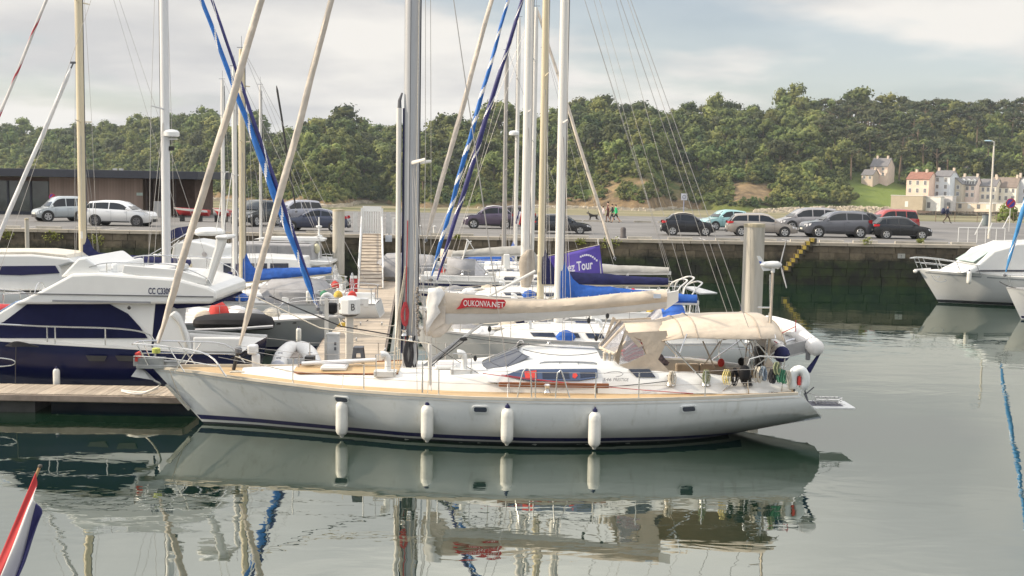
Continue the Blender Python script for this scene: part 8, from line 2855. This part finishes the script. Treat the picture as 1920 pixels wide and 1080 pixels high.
car('dark red hatchback partly hidden just behind the plum car', 912, 1000, 424, 'hatch', 3.9, 1.5, 1.72, (.05, .03, .035), -1, rad(10), Y=61.5)
car('dark grey car mostly hidden behind the thick white masts', 1015, 1088, 431, 'hatch', 4.0, 1.25, 1.75, (.03, .032, .036), 1, 0, Y=53.5)
car('tiny black rounded city car with cream roof beside the white sign post', 1245, 1333, 437, 'mini', 3.55, 1.47, 1.64, (.012, .013, .018), 1, rad(-3), Y=53.8, roofm=mat('cream_roof', (.5, .46, .38), .5))
car('pale turquoise hatchback parked beyond the silver estate', 1322, 1395, 424, 'hatch', 3.9, 1.50, 1.7, (.30, .52, .53), -1, rad(18), Y=61.0)
car('silver beige estate car standing left of the thick pile top', 1366, 1487, 438, 'estate', 4.7, 1.50, 1.8, (.34, .31, .28), 1, rad(-4), Y=54.5)
car('silver people carrier with dark rear windows behind the grey crossover', 1463, 1563, 424, 'mpv', 4.8, 1.72, 1.85, (.30, .29, .30), -1, rad(5), Y=62.0)
car('slate grey crossover with dark plastic cladding above the yellow steps', 1505, 1627, 438, 'suv', 4.68, 1.72, 1.85, (.11, .115, .135), -1, rad(3), Y=54.6, clad=True)
car('black car hidden behind the slate grey crossover', 1556, 1632, 428, 'hatch', 4.0, 1.62, 1.75, (.012, .012, .014), -1, rad(12), Y=59.0)
car('red people carrier with teal tinted windows behind the black hatchback', 1622, 1710, 424, 'box', 4.4, 1.72, 1.8, (.36, .05, .045), -1, rad(10), Y=62.0)
car('black hatchback with bright red tail light at the right end of the car row', 1638, 1738, 440, 'hatch', 3.85, 1.45, 1.74, (.012, .013, .016), 1, rad(-3), Y=54.2)

# red and white rowing boats on the quay by the building
for (px0, px1, l) in ((325, 392, 'red and white open boat on the quay beside the dark building'), (398, 432, 'second red boat on trestles right of the red and white one')):
 a, b_ = ats(px0, 398, 60), ats(px1, 398, 60)
 bt = thing('rowing_boat', l, 'boat', ((a.x + b_.x) / 2, 60 * KY, QZ))
 L_ = b_.x - a.x
 h_ = Hull(-L_ / 2, L_ / 2, 1.3, [(0, 1.05), (1, .85)], [(0, .45), (1, .4)], rake=.5, counter=0)
 h_.shell(14, 6).build('hull', RED, bt, smooth=True)
 for sg in (-1, 1):
  h_.band(0, 0, .01, 0, 1, 14, sg, zf=lambda t: (h_.sh(t) - .16, h_.sh(t))).build('white_strake', WHITE, bt)
 h_.deck(.05, .02).build('cover', mat('boat_cover_grey', (.28, .28, .30), .8), bt)
 for x in (-L_ * .25, L_ * .25):
  MB().box(x - .05, x + .05, -.5, .5, 0, .5).build('trestle', TRIM, bt)

# ================================================================== STREET FURNITURE
def roundsign(label, px, py, pyb, Y, r, blue=True):
 b = ats(px, pyb, Y)
 z = ats(px, py, Y).z
 rt = thing('road_sign', label, 'road sign', (b.x, Y * KY, QZ))
 MB().tube([(0, 0, 0), (0, 0, z - QZ + r)], .035, 8).build('post', GALV, rt)
 MB().lathe([(r, 0), (r, .02)], 20, (0, -.05, z - QZ), 'y').build('disc', mat('sign_red', (.45, .03, .05), .5), rt)
 MB().lathe([(r * .8, 0), (r * .8, .012)], 20, (0, -.056, z - QZ), 'y').build('face', mat('sign_blue', (.05, .05, .32), .5), rt)
 MB().obox((0, -.063, z - QZ), (r * .55, 0, r * .55), (0, .004, 0), (-.05, 0, .05)).build('bar', mat('sign_red', (.45, .03, .05)), rt)

roundsign('round blue and red no-stopping sign on a post at the right edge', 1893, 381, 413, 66, .40)
roundsign('round purple-blue no-stopping sign in front of the glass building', 99, 369, 400, 63, .26)
ws_ = ats(1281, 420, 63)
wsn = thing('road_sign', 'square white sign with a dark ring on a blue-grey post behind the tiny black car', 'road sign', (ws_.x, 63 * KY, QZ))
zz = ats(1281, 369, 63).z - QZ
MB().tube([(0, 0, 0), (0, 0, zz + .2)], .04, 8).build('post', mat('sign_post_blue', (.25, .27, .36), .5), wsn)
MB().box(-.24, .24, -.08, -.05, zz - .26, zz + .26).build('panel', mat('sign_white_grey', (.60, .61, .66), .5), wsn)
MB().tube([(.13 * math.cos(a), -.09, zz + .13 * math.sin(a)) for a in [2 * PI * i / 16 for i in range(17)]], .022, 5).build('ring', mat('sign_grey', (.2, .2, .25), .5), wsn)
lm = ats(1855, 430, 56)
lamp = thing('street_lamp', 'tall slim white street lamp with a flat bluish head on the quay at right', 'street lamp', (lm.x, 56 * KY, QZ))
lt = ats(1864, 266, 56).z - QZ
MB().tube([(0, 0, 0), (0, 0, 1.2), (0, 0, lt)], [.10, .085, .055], 10).build('pole', mat('lamp_pole', (.60, .57, .50), .5, var=.06), lamp, smooth=True)
MB().tube([(0, 0, lt - .02), (-.12, 0, lt + .05), (-.3, 0, lt + .06)], .04, 8).build('arm', ALUW, lamp)
MB().ball((-.42, 0, lt + .06), (.30, .16, .06), 12).build('lamp_head', mat('lamp_head', (.34, .50, .60), .3), lamp, smooth=True)
fn = thing('railing', 'low brown railing along the beach edge of the quay behind the walker', 'railing', (0, 83.4 * KY, QZ))
for px in (1754, 1790, 1832, 1868, 1900, 1935):
 x = ats(px, 415, 83.4).x
 MB().tube([(x, 0, 0), (x, 0, 1.1)], .035, 6).build('post', mat('rail_brown', (.20, .15, .11), .7), fn)
x0, x1 = ats(1754, 415, 83.4).x, ats(1990, 415, 83.4).x
for z in (1.05, .5):
 MB().tube([(x0, 0, z), (x1, 0, z)], .025, 5).build('rail', mat('rail_brown', (.20, .15, .11), .7), fn)
tb = ats(1848, 414, 76)
bin_ = thing('litter_bin', 'grey-green round litter bin beside the street lamp', 'litter bin', (tb.x, 76 * KY, QZ))
MB().lathe([(.26, 0), (.30, .1), (.32, .95), (.28, 1.0)], 14).build('drum', mat('bin_grey', (.16, .19, .20), .6), bin_)
MB().lathe([(.33, 1.0), (.33, 1.06), (.1, 1.16)], 14).build('lid', TRIM, bin_)
bl = on(1151, 437, QZ)
bol = thing('bollard', 'dark stubby bollard on the quay beside the slanting cream stay', 'bollard', (bl.x, 50.2 * KY, QZ))
MB().lathe([(.20, 0), (.20, .1), (.17, .14), (.18, .55), (.12, .66), (.02, .68)], 14).build('post', mat('bollard_iron', (.09, .08, .08), .7), bol, smooth=True)
ga2 = thing('guard_rail', 'thin white hand rails around the ramp at the right end of the quay', 'railing', (0, 51.5 * KY, QZ))
for px in (1797, 1815, 1832, 1848, 1868, 1884):
 x = ats(px, 440, 51.5).x
 MB().tube([(x, 0, 0), (x, 0, .95)], .022, 5).build('post', WHITE, ga2)
MB().tube([(ats(1797, 440, 51.5).x, 0, .95), (ats(1884, 440, 51.5).x, 0, .95)], .022, 5).build('rail', WHITE, ga2)
for (px0, py0, px1, py1) in ((1828, 440, 1843, 410), (1852, 440, 1860, 418), (1880, 428, 1892, 405)):
 MB().tube([ats(px0, py0, 52.5) - ga2.location, ats(px1, py1, 52.5) - ga2.location], .03, 5).build('brace', WHITE, ga2)
# small square plates on the wall near the cruiser
pl_ = thing('wall_plate', 'small white number plate bearing a dark figure on the harbour wall left of the cruiser', 'sign', at(1690, 480, WY - .10))
MB().box(-.22, .22, -.02, .0, -.14, .14).build('plate', mat('weathered_white', (.42, .42, .38), .8, var=.2), pl_)
text('lettering', '2', .22, BLACK, pl_, (-.07, -.025, -.08), (PI / 2, 0, 0), 1, .003)
# a dark foliage ball tree on the beach side at the right
gt = thing('clipped_tree', 'small round clipped tree beside the blue road sign', 'tree', (ats(1887, 400, 90).x, 90 * KY, .4))
cm = mesh_from('crown', *crown_arrays('broad', 301, 420), LEAF)
o = bpy.data.objects.new('crown', cm); COL.objects.link(o); o.parent = gt; o.scale = (2.6, 2.6, 3.4); o.location = (0, 0, .9)
MB().tube([(0, 0, -.3), (0, 0, 2.6)], .09, 7).build('trunk', BARK, gt)
for i in range(3):
 mg = thing('mooring_post', 'short pale mooring post on the quay behind the main mast', 'post', (ats(760, 430, 49.4).x + i * .9, 49.4 * KY, QZ), 0, 'mooring posts behind the main mast')
 MB().lathe([(.09, 0), (.09, .5), (.12, .55), (.03, .62)], 10).build('post', GALV, mg)

# ================================================================== PEOPLE
SKIN = mat('skin', (.42, .26, .19), .6, var=.05)

def person(name, label, px, pyf, h, cols, face=0.0, stride=.35, arm=(0.2, -0.2), bag=None, bend=0.0, Y=None):
 """cols: hair, top, legs, shoes, sleeve (skin for bare arms)"""
 c = on(px, pyf, QZ)
 rt = thing(name, label, 'person', (c.x, c.y, QZ), face)
 k = h / 1.75
 s = stride
 V = {}
 V['pel'] = (0, 0, .93); V['chest'] = (.02 + bend * .5, 0, 1.22); V['neck'] = (.03 + bend, 0, 1.44); V['head'] = (.05 + bend, 0, 1.53); V['crown'] = (.05 + bend, 0, 1.68)
 for sg, n in ((-1, 'r'), (1, 'l')):
  d = s * sg
  V['hip' + n] = (0, .10 * sg, .88); V['kn' + n] = (d * .55 + .06, .10 * sg, .50); V['an' + n] = (d - (.05 if d < 0 else 0), .10 * sg, .09 + (.07 if d < 0 else 0)); V['toe' + n] = (d + .16, .11 * sg, .035 + (.0 if d < 0 else 0))
  a = arm[0] if sg < 0 else arm[1]
  V['sh' + n] = (.02 + bend * .9, .19 * sg, 1.38); V['el' + n] = (a * .5 + bend * .7, .25 * sg, 1.10); V['wr' + n] = (a + .12 + bend * .5, .24 * sg, .88); V['ha' + n] = (a + .17 + bend * .5, .23 * sg, .79)
 names = list(V)
 E = [('pel', 'chest'), ('chest', 'neck'), ('neck', 'head'), ('head', 'crown')]
 for n in 'rl':
  E += [('pel', 'hip' + n), ('hip' + n, 'kn' + n), ('kn' + n, 'an' + n), ('an' + n, 'toe' + n), ('neck', 'sh' + n), ('sh' + n, 'el' + n), ('el' + n, 'wr' + n), ('wr' + n, 'ha' + n)]
 R_ = {'pel': (.15, .12), 'chest': (.16, .115), 'neck': (.075, .07), 'head': (.085, .08), 'crown': (.075, .075)}
 for n in 'rl':
  R_.update({'hip' + n: (.105, .105), 'kn' + n: (.065, .065), 'an' + n: (.045, .045), 'toe' + n: (.04, .035), 'sh' + n: (.065, .065), 'el' + n: (.047, .047), 'wr' + n: (.032, .032), 'ha' + n: (.038, .03)})
 me = bpy.data.meshes.new('body')
 me.from_pydata([tuple(v * k for v in V[n]) for n in names], [(names.index(a), names.index(b)) for a, b in E], [])
 o = bpy.data.objects.new('body', me)
 COL.objects.link(o)
 sk = o.modifiers.new('skin', 'SKIN')
 for i, n in enumerate(names):
  me.skin_vertices[0].data[i].radius = tuple(r * k for r in R_[n])
 me.skin_vertices[0].data[0].use_root = True
 ss = o.modifiers.new('sub', 'SUBSURF'); ss.levels = ss.render_levels = 1
 bpy.context.view_layer.update()
 nm = bpy.data.meshes.new_from_object(o.evaluated_get(bpy.context.evaluated_depsgraph_get()))
 bpy.data.objects.remove(o)
 o = bpy.data.objects.new('body', nm)
 COL.objects.link(o)
 o.parent = rt
 hair, top, legs, shoes, sleeve = cols
 nm.materials.clear()
 for m_ in (SKIN, top, legs, shoes, sleeve): nm.materials.append(m_)
 for p in nm.polygons:
  z = p.center.z / k; y = abs(p.center.y / k)
  side_arm = y > .185 and z < 1.36 and z > .72
  if z > 1.47: mi = 0
  elif side_arm: mi = 0 if z < .90 else 4
  elif z > .90: mi = 1
  elif z > .10: mi = 2 if not (cols[2] is legs and legs.name.startswith('short') and z < .52) else 0
  else: mi = 3
  p.material_index = mi
  p.use_smooth = True
 MB().ball(Vector((.035 + bend, 0, 1.64)) * k, (.098 * k, .088 * k, .085 * k), 10).build('hair', hair, rt, smooth=True)
 MB().ball(Vector((.145 + bend, 0, 1.585)) * k, (.018, .016, .022), 6).build('nose', SKIN, rt)
 return rt

DK = mat('dark_hair', (.025, .018, .014), .8); GRH = mat('grey_hair', (.34, .31, .27), .8)
person('person', 'person in dark clothes with a navy rucksack walking along the beach railing', 1775, 419, 1.78, (GRH, mat('navy_jacket', (.03, .035, .07), .8), mat('dark_brown_trousers', (.09, .065, .05), .8), TRIM, mat('navy_jacket', (.03, .035, .07))), 0, .38)
bk = on(1771, 419, QZ)
bp2 = thing('rucksack', 'bulging navy rucksack on the back of the walker', 'rucksack', (bk.x - .02, bk.y, QZ + 1.0))
MB().ball((-.16, 0, .22), (.20, .21, .32), 12).build('bag', mat('rucksack_navy', (.02, .025, .07), .8), bp2, smooth=True)
MB().ball((-.30, 0, .12), (.10, .15, .16), 10).build('pocket', mat('rucksack_navy', (.02, .025, .07), .8), bp2, smooth=True)
person('person', 'person in bright green top and dark shorts striding to the left on the quay', 1155, 418, 1.62, (DK, mat('green_top', (.02, .42, .16), .8), mat('shorts_black', (.02, .02, .025), .8), TRIM, mat('green_top', (.02, .42, .16))), PI, .36, bend=.03)
person('person', 'person with long dark hair in dark brown dress beside the one in green', 1140, 417, 1.85, (DK, mat('brown_dress', (.10, .03, .035), .8), mat('shorts_maroon', (.13, .05, .05), .8), TRIM, SKIN), PI, .15)
person('person', 'small person in a white top beside the person in the brown dress', 1131, 417, 1.45, (DK, mat('white_top', (.66, .58, .58), .8), mat('grey_trousers', (.28, .24, .23), .8), TRIM, mat('white_top', (.66, .58, .58))), PI, .12)
person('person', 'person in black seen between the brown dress and the green top', 1148, 416, 1.6, (DK, mat('black_top', (.02, .02, .022), .8), mat('black_trousers', (.02, .02, .025), .8), TRIM, mat('black_top', (.02, .02, .022))), PI, .2)
# the dog
dg = on(1112, 415, QZ)
dog = thing('dog', 'black dog walking to the left in front of the group of people', 'dog', (dg.x, dg.y, QZ))
V = [(0.28, 0, .52), (.05, 0, .51), (-.22, 0, .53), (-.36, 0, .66), (-.46, 0, .76), (-.60, 0, .72), (.42, 0, .60), (.50, 0, .78)]
E = [(0, 1), (1, 2), (2, 3), (3, 4), (4, 5), (0, 6), (6, 7)]
R_ = [.10, .105, .125, .075, .085, .04, .03, .015]
for y in (-.08, .08):
 i = len(V)
 V += [(-.24, y, .40), (-.26 - .06 * (y > 0), y, .22), (-.25 - .12 * (y > 0), y, .03)]; E += [(2, i), (i, i + 1), (i + 1, i + 2)]; R_ += [.06, .035, .028]
 i = len(V)
 V += [(.30, y, .40), (.26 + .1 * (y < 0), y, .26), (.38 + .12 * (y < 0), y, .18), (.36 + .14 * (y < 0), y, .03)]; E += [(0, i), (i, i + 1), (i + 1, i + 2), (i + 2, i + 3)]; R_ += [.075, .045, .028, .028]
me = bpy.data.meshes.new('body')
me.from_pydata(V, E, [])
o = bpy.data.objects.new('body', me); COL.objects.link(o)
o.modifiers.new('skin', 'SKIN')
for i, r in enumerate(R_): me.skin_vertices[0].data[i].radius = (r, r)
me.skin_vertices[0].data[0].use_root = True
ss = o.modifiers.new('sub', 'SUBSURF'); ss.levels = ss.render_levels = 1
bpy.context.view_layer.update()
nm = bpy.data.meshes.new_from_object(o.evaluated_get(bpy.context.evaluated_depsgraph_get()))
bpy.data.objects.remove(o)
nm.materials.clear(); nm.materials.append(mat('dog_fur', (.025, .022, .02), .8, var=.2, vs=10))
nm.polygons.foreach_set('use_smooth', [True] * len(nm.polygons))
o = bpy.data.objects.new('body', nm); COL.objects.link(o); o.parent = dog
for y in (-.05, .05):
 MB().sheet([(-.43, y, .82), (-.38, y * 1.6, .80), (-.42, y * 1.3, .93)], .02).build('ear', mat('dog_fur', (.02, .02, .02)), dog)

# ================================================================== CLUTTER ABOUT THE BERTHS
def moor(label, a, b, s=.25, r=.016, m=None):
 o = thing('mooring_line', label, 'rope', a)
 MB().tube([q - Vector(a) for q in sag(a, b, s)], r, 5).build('rope', m or ROPE, o)

def on_boat(root, v):
 return root.matrix_basis @ Vector(v) if False else Matrix.Translation(root.location) @ Matrix.Rotation(root.rotation_euler.z, 4, 'Z') @ Vector(v)

moor('pale mooring rope from the grey hulled yacht bow down to the main pontoon', on_boat(L1, (-6.0, .2, 1.15)), Vector(on(668, 640, .52)))
moor('pale mooring rope from the white yacht stern behind the berth marker to the pontoon', on_boat(L2, (5.3, -.8, 1.05)), Vector(on(700, 590, .52)))
moor('dark mooring rope from the grey hulled yacht to the far end of the pontoon', on_boat(L1, (-5.9, -.2, 1.2)), Vector(on(690, 600, .52)), .3, .016, ROPEB)
moor('rope from the bow of the blue covered yacht to the pontoon beside the main mast', on_boat(R1, (-4.5, .1, 1.2)), Vector(on(722, 660, .52)))
moor('rope from the bow of the navy covered yacht to the pontoon beside the main mast', on_boat(R2, (-4.4, .1, 1.2)), Vector(on(716, 610, .52)))
for px, py in ((668, 640), (722, 660), (716, 610), (700, 590), (676, 610), (712, 570)):
 p = on(px, py, .5)
 o = thing('cleat', 'small grey mooring cleat on the main pontoon deck', 'cleat', p, PI / 2 + .1, 'cleats on the main pontoon')
 MB().tube([(-.16, 0, .10), (.16, 0, .10)], .022, 6).box(-.06, .06, -.03, .03, 0, .09).build('horn', GALV, o)
cbt = ats(735, 545, 43.5)
cb_ = thing('covered_boat', 'small boat under a rounded grey canvas cover right of the gangway foot', 'boat', (cbt.x, 43.5 * KY, 0))
rows = []
for x, w, z in ((-1.0, .5, 1.0), (-.8, .9, 1.5), (-.3, 1.1, 1.95), (.5, 1.15, 2.0), (2.2, 1.1, 1.9), (2.6, .8, 1.2)):
 rows.append([Vector((x, w * math.cos(PI * k / 10), .75 + (z - .75) * math.sin(PI * k / 10) ** .7)) for k in range(11)])
m = MB().grid(rows); m.add(rows[0], [tuple(range(11))]); m.add(rows[-1], [tuple(range(11))])
m.build('canvas_cover', GREYC, cb_, smooth=True)
hc_ = Hull(-1.2, 3.2, 2.3, [(0, .85), (1, .8)], [(0, -.1), (1, -.2)], rake=.5, counter=0)
hc_.shell(14, 6).build('hull', WHITE, cb_, smooth=True)

def ensign(label, px, py, Y, h, cols):
 p = ats(px, py, Y)
 o = thing('ensign', label, 'flag', p)
 MB().tube([(0, 0, -h * 1.2), (.10, 0, h)], .014, 5).build('flag_staff', ALUW, o)
 for i, c in enumerate(cols):
  a, b_ = .03 + i * .09, .03 + (i + 1) * .09
  MB().grid([[Vector((x + .06 - .25 * f * h, .05 * math.sin(9 * f + x * 9), h * (.9 - 1.25 * f) - x * .3)) for x in (a, (a + b_) / 2, b_)] for f in (0, .25, .5, .75, 1)]).build('flag_stripe', c, o, smooth=True).modifiers.new('thickness', 'SOLIDIFY').thickness = .004

ensign('small limp tricolour flag in blue, white and red beside the thick pile', 1390, 572, 28.5, .5, (FBL, FWH, FRED))
ensign('tiny tricolour flag hanging among the masts left of the purple banner', 968, 412, 44.0, .55, (FBL, FWH, FRED))
# gear on the decks of the two nearest yachts on the right
for rt_, pl in ((R1, ((2.0, -.9), (2.0, .9), (3.2, -1.1), (3.2, 1.1))), (R2, ((2.0, -.9), (2.0, .9), (3.4, -1.1))), (R3, ((2.0, -.9), (3.2, 1.1))), (R4, ((2.2, .9), (3.4, 1.1))), (L1, ((2.0, 1.0), (3.4, 1.1))), (L2, ((2.0, -.9), (3.2, -1.0))), (L3, ((2.0, -.9), (3.0, 1.0)))):
 for x, y, c, w in ((-3.0, .35, GREYC, .30), (-2.3, -.5, WHITEF, .26), (-3.6, -.2, ROPE, .20), (.2, -1.15, BLUEC, .18), (-1.6, 1.05, mat('buff_sailcloth', (.55, .48, .38), .9), .22)):
  rows = [[Vector((x + 1.7 * q * math.cos(2 * PI * k / 10) * (1 + .2 * mnoise.noise(Vector((k, x, f * 5)))), y + q * math.sin(2 * PI * k / 10), 1.12 + f)) for k in range(10)] for f, q in ((0, w * .8), (.12, w), (.26, w * .7), (.33, w * .15))]
  MB().grid(rows, 0, True, True).build('sail_bag', c, rt_, smooth=True)
 wires(rt_, [sag((x0, y0, 1.35), (x1, y1, 1.75), .1) for x0, y0, x1, y1 in ((-4.0, .4, 0, .1), (-3.0, -.6, .1, -.1), (1.5, .6, 4.0, 1.2), (1.5, -.6, 4.0, -1.2))], .011, ROPE, 'sheet', 4)
 for x, y in pl:
  MB().lathe([(.09, 0), (.065, .05), (.06, .13), (.085, .18), (.04, .21)], 12, (x, y, 1.36)).build('winch', STEEL, rt_, smooth=True)
 for x, y in ((-.9, -.75), (-.9, .75), (1.3, -.7)):
  MB().tube(arc([(x, y, 1.3), (x, y, 1.62), (x - .08, y, 1.70), (x - .18, y, 1.69)], 3), [.06] * 7 + [.07, .08, .085], 9).build('cowl_vent', WHITE, rt_, smooth=True)
 mm = MB()
 mm.tube([(4.4, .45 * math.cos(a), 1.75 + .45 * math.sin(a)) for a in [2 * PI * i / 22 for i in range(23)]], .016, 6)
 for i in range(5):
  a = 2 * PI * i / 5
  mm.tube([(4.4, 0, 1.75), (4.4, .45 * math.cos(a), 1.75 + .45 * math.sin(a))], .010, 5)
 mm.build('steering_wheel', STEEL, rt_)
 for i, c in enumerate((BLUEC, ROPEG, YELLOW, REDC)):
  x = 2.9 + .55 * i
  z0 = 1.28
  rows = [[Vector((x + w * math.cos(2 * PI * k / 9) * (1 + .2 * mnoise.noise(Vector((k, i, f)))), -1.05 + w * math.sin(2 * PI * k / 9), z0 + f)) for k in range(9)] for f, w in ((0, .16), (.12, .19), (.24, .13), (.30, .03))]
  MB().grid(rows, 0, True, True).build('deck_bag', c, rt_, smooth=True)
 mm = MB()
 for i in range(6):
  q = Vector((-2.2 + .05 * i, -.5, 1.32 + .01 * i))
  mm.tube(arc([q + Vector((-.25, 0, 0)), q + Vector((0, -.15, .02)), q + Vector((.25, 0, 0)), q + Vector((0, .15, .02)), q + Vector((-.25, 0, 0))], 3), .014, 4)
 mm.build('rope_coil', ROPE, rt_)
# fenders along the grey hulled yacht and the trawler
for px, py, Y, l in ((560, 628, 26.0, 'white fender low on the grey hulled yacht near its bow'), (520, 590, 30.6, 'white fender on the rail of the boat with the blue boom cover'), (578, 556, 30.8, 'upright white fender at the stern of the boat with the blue boom cover')):
 extra_fender(l, px, py, Y, .6)
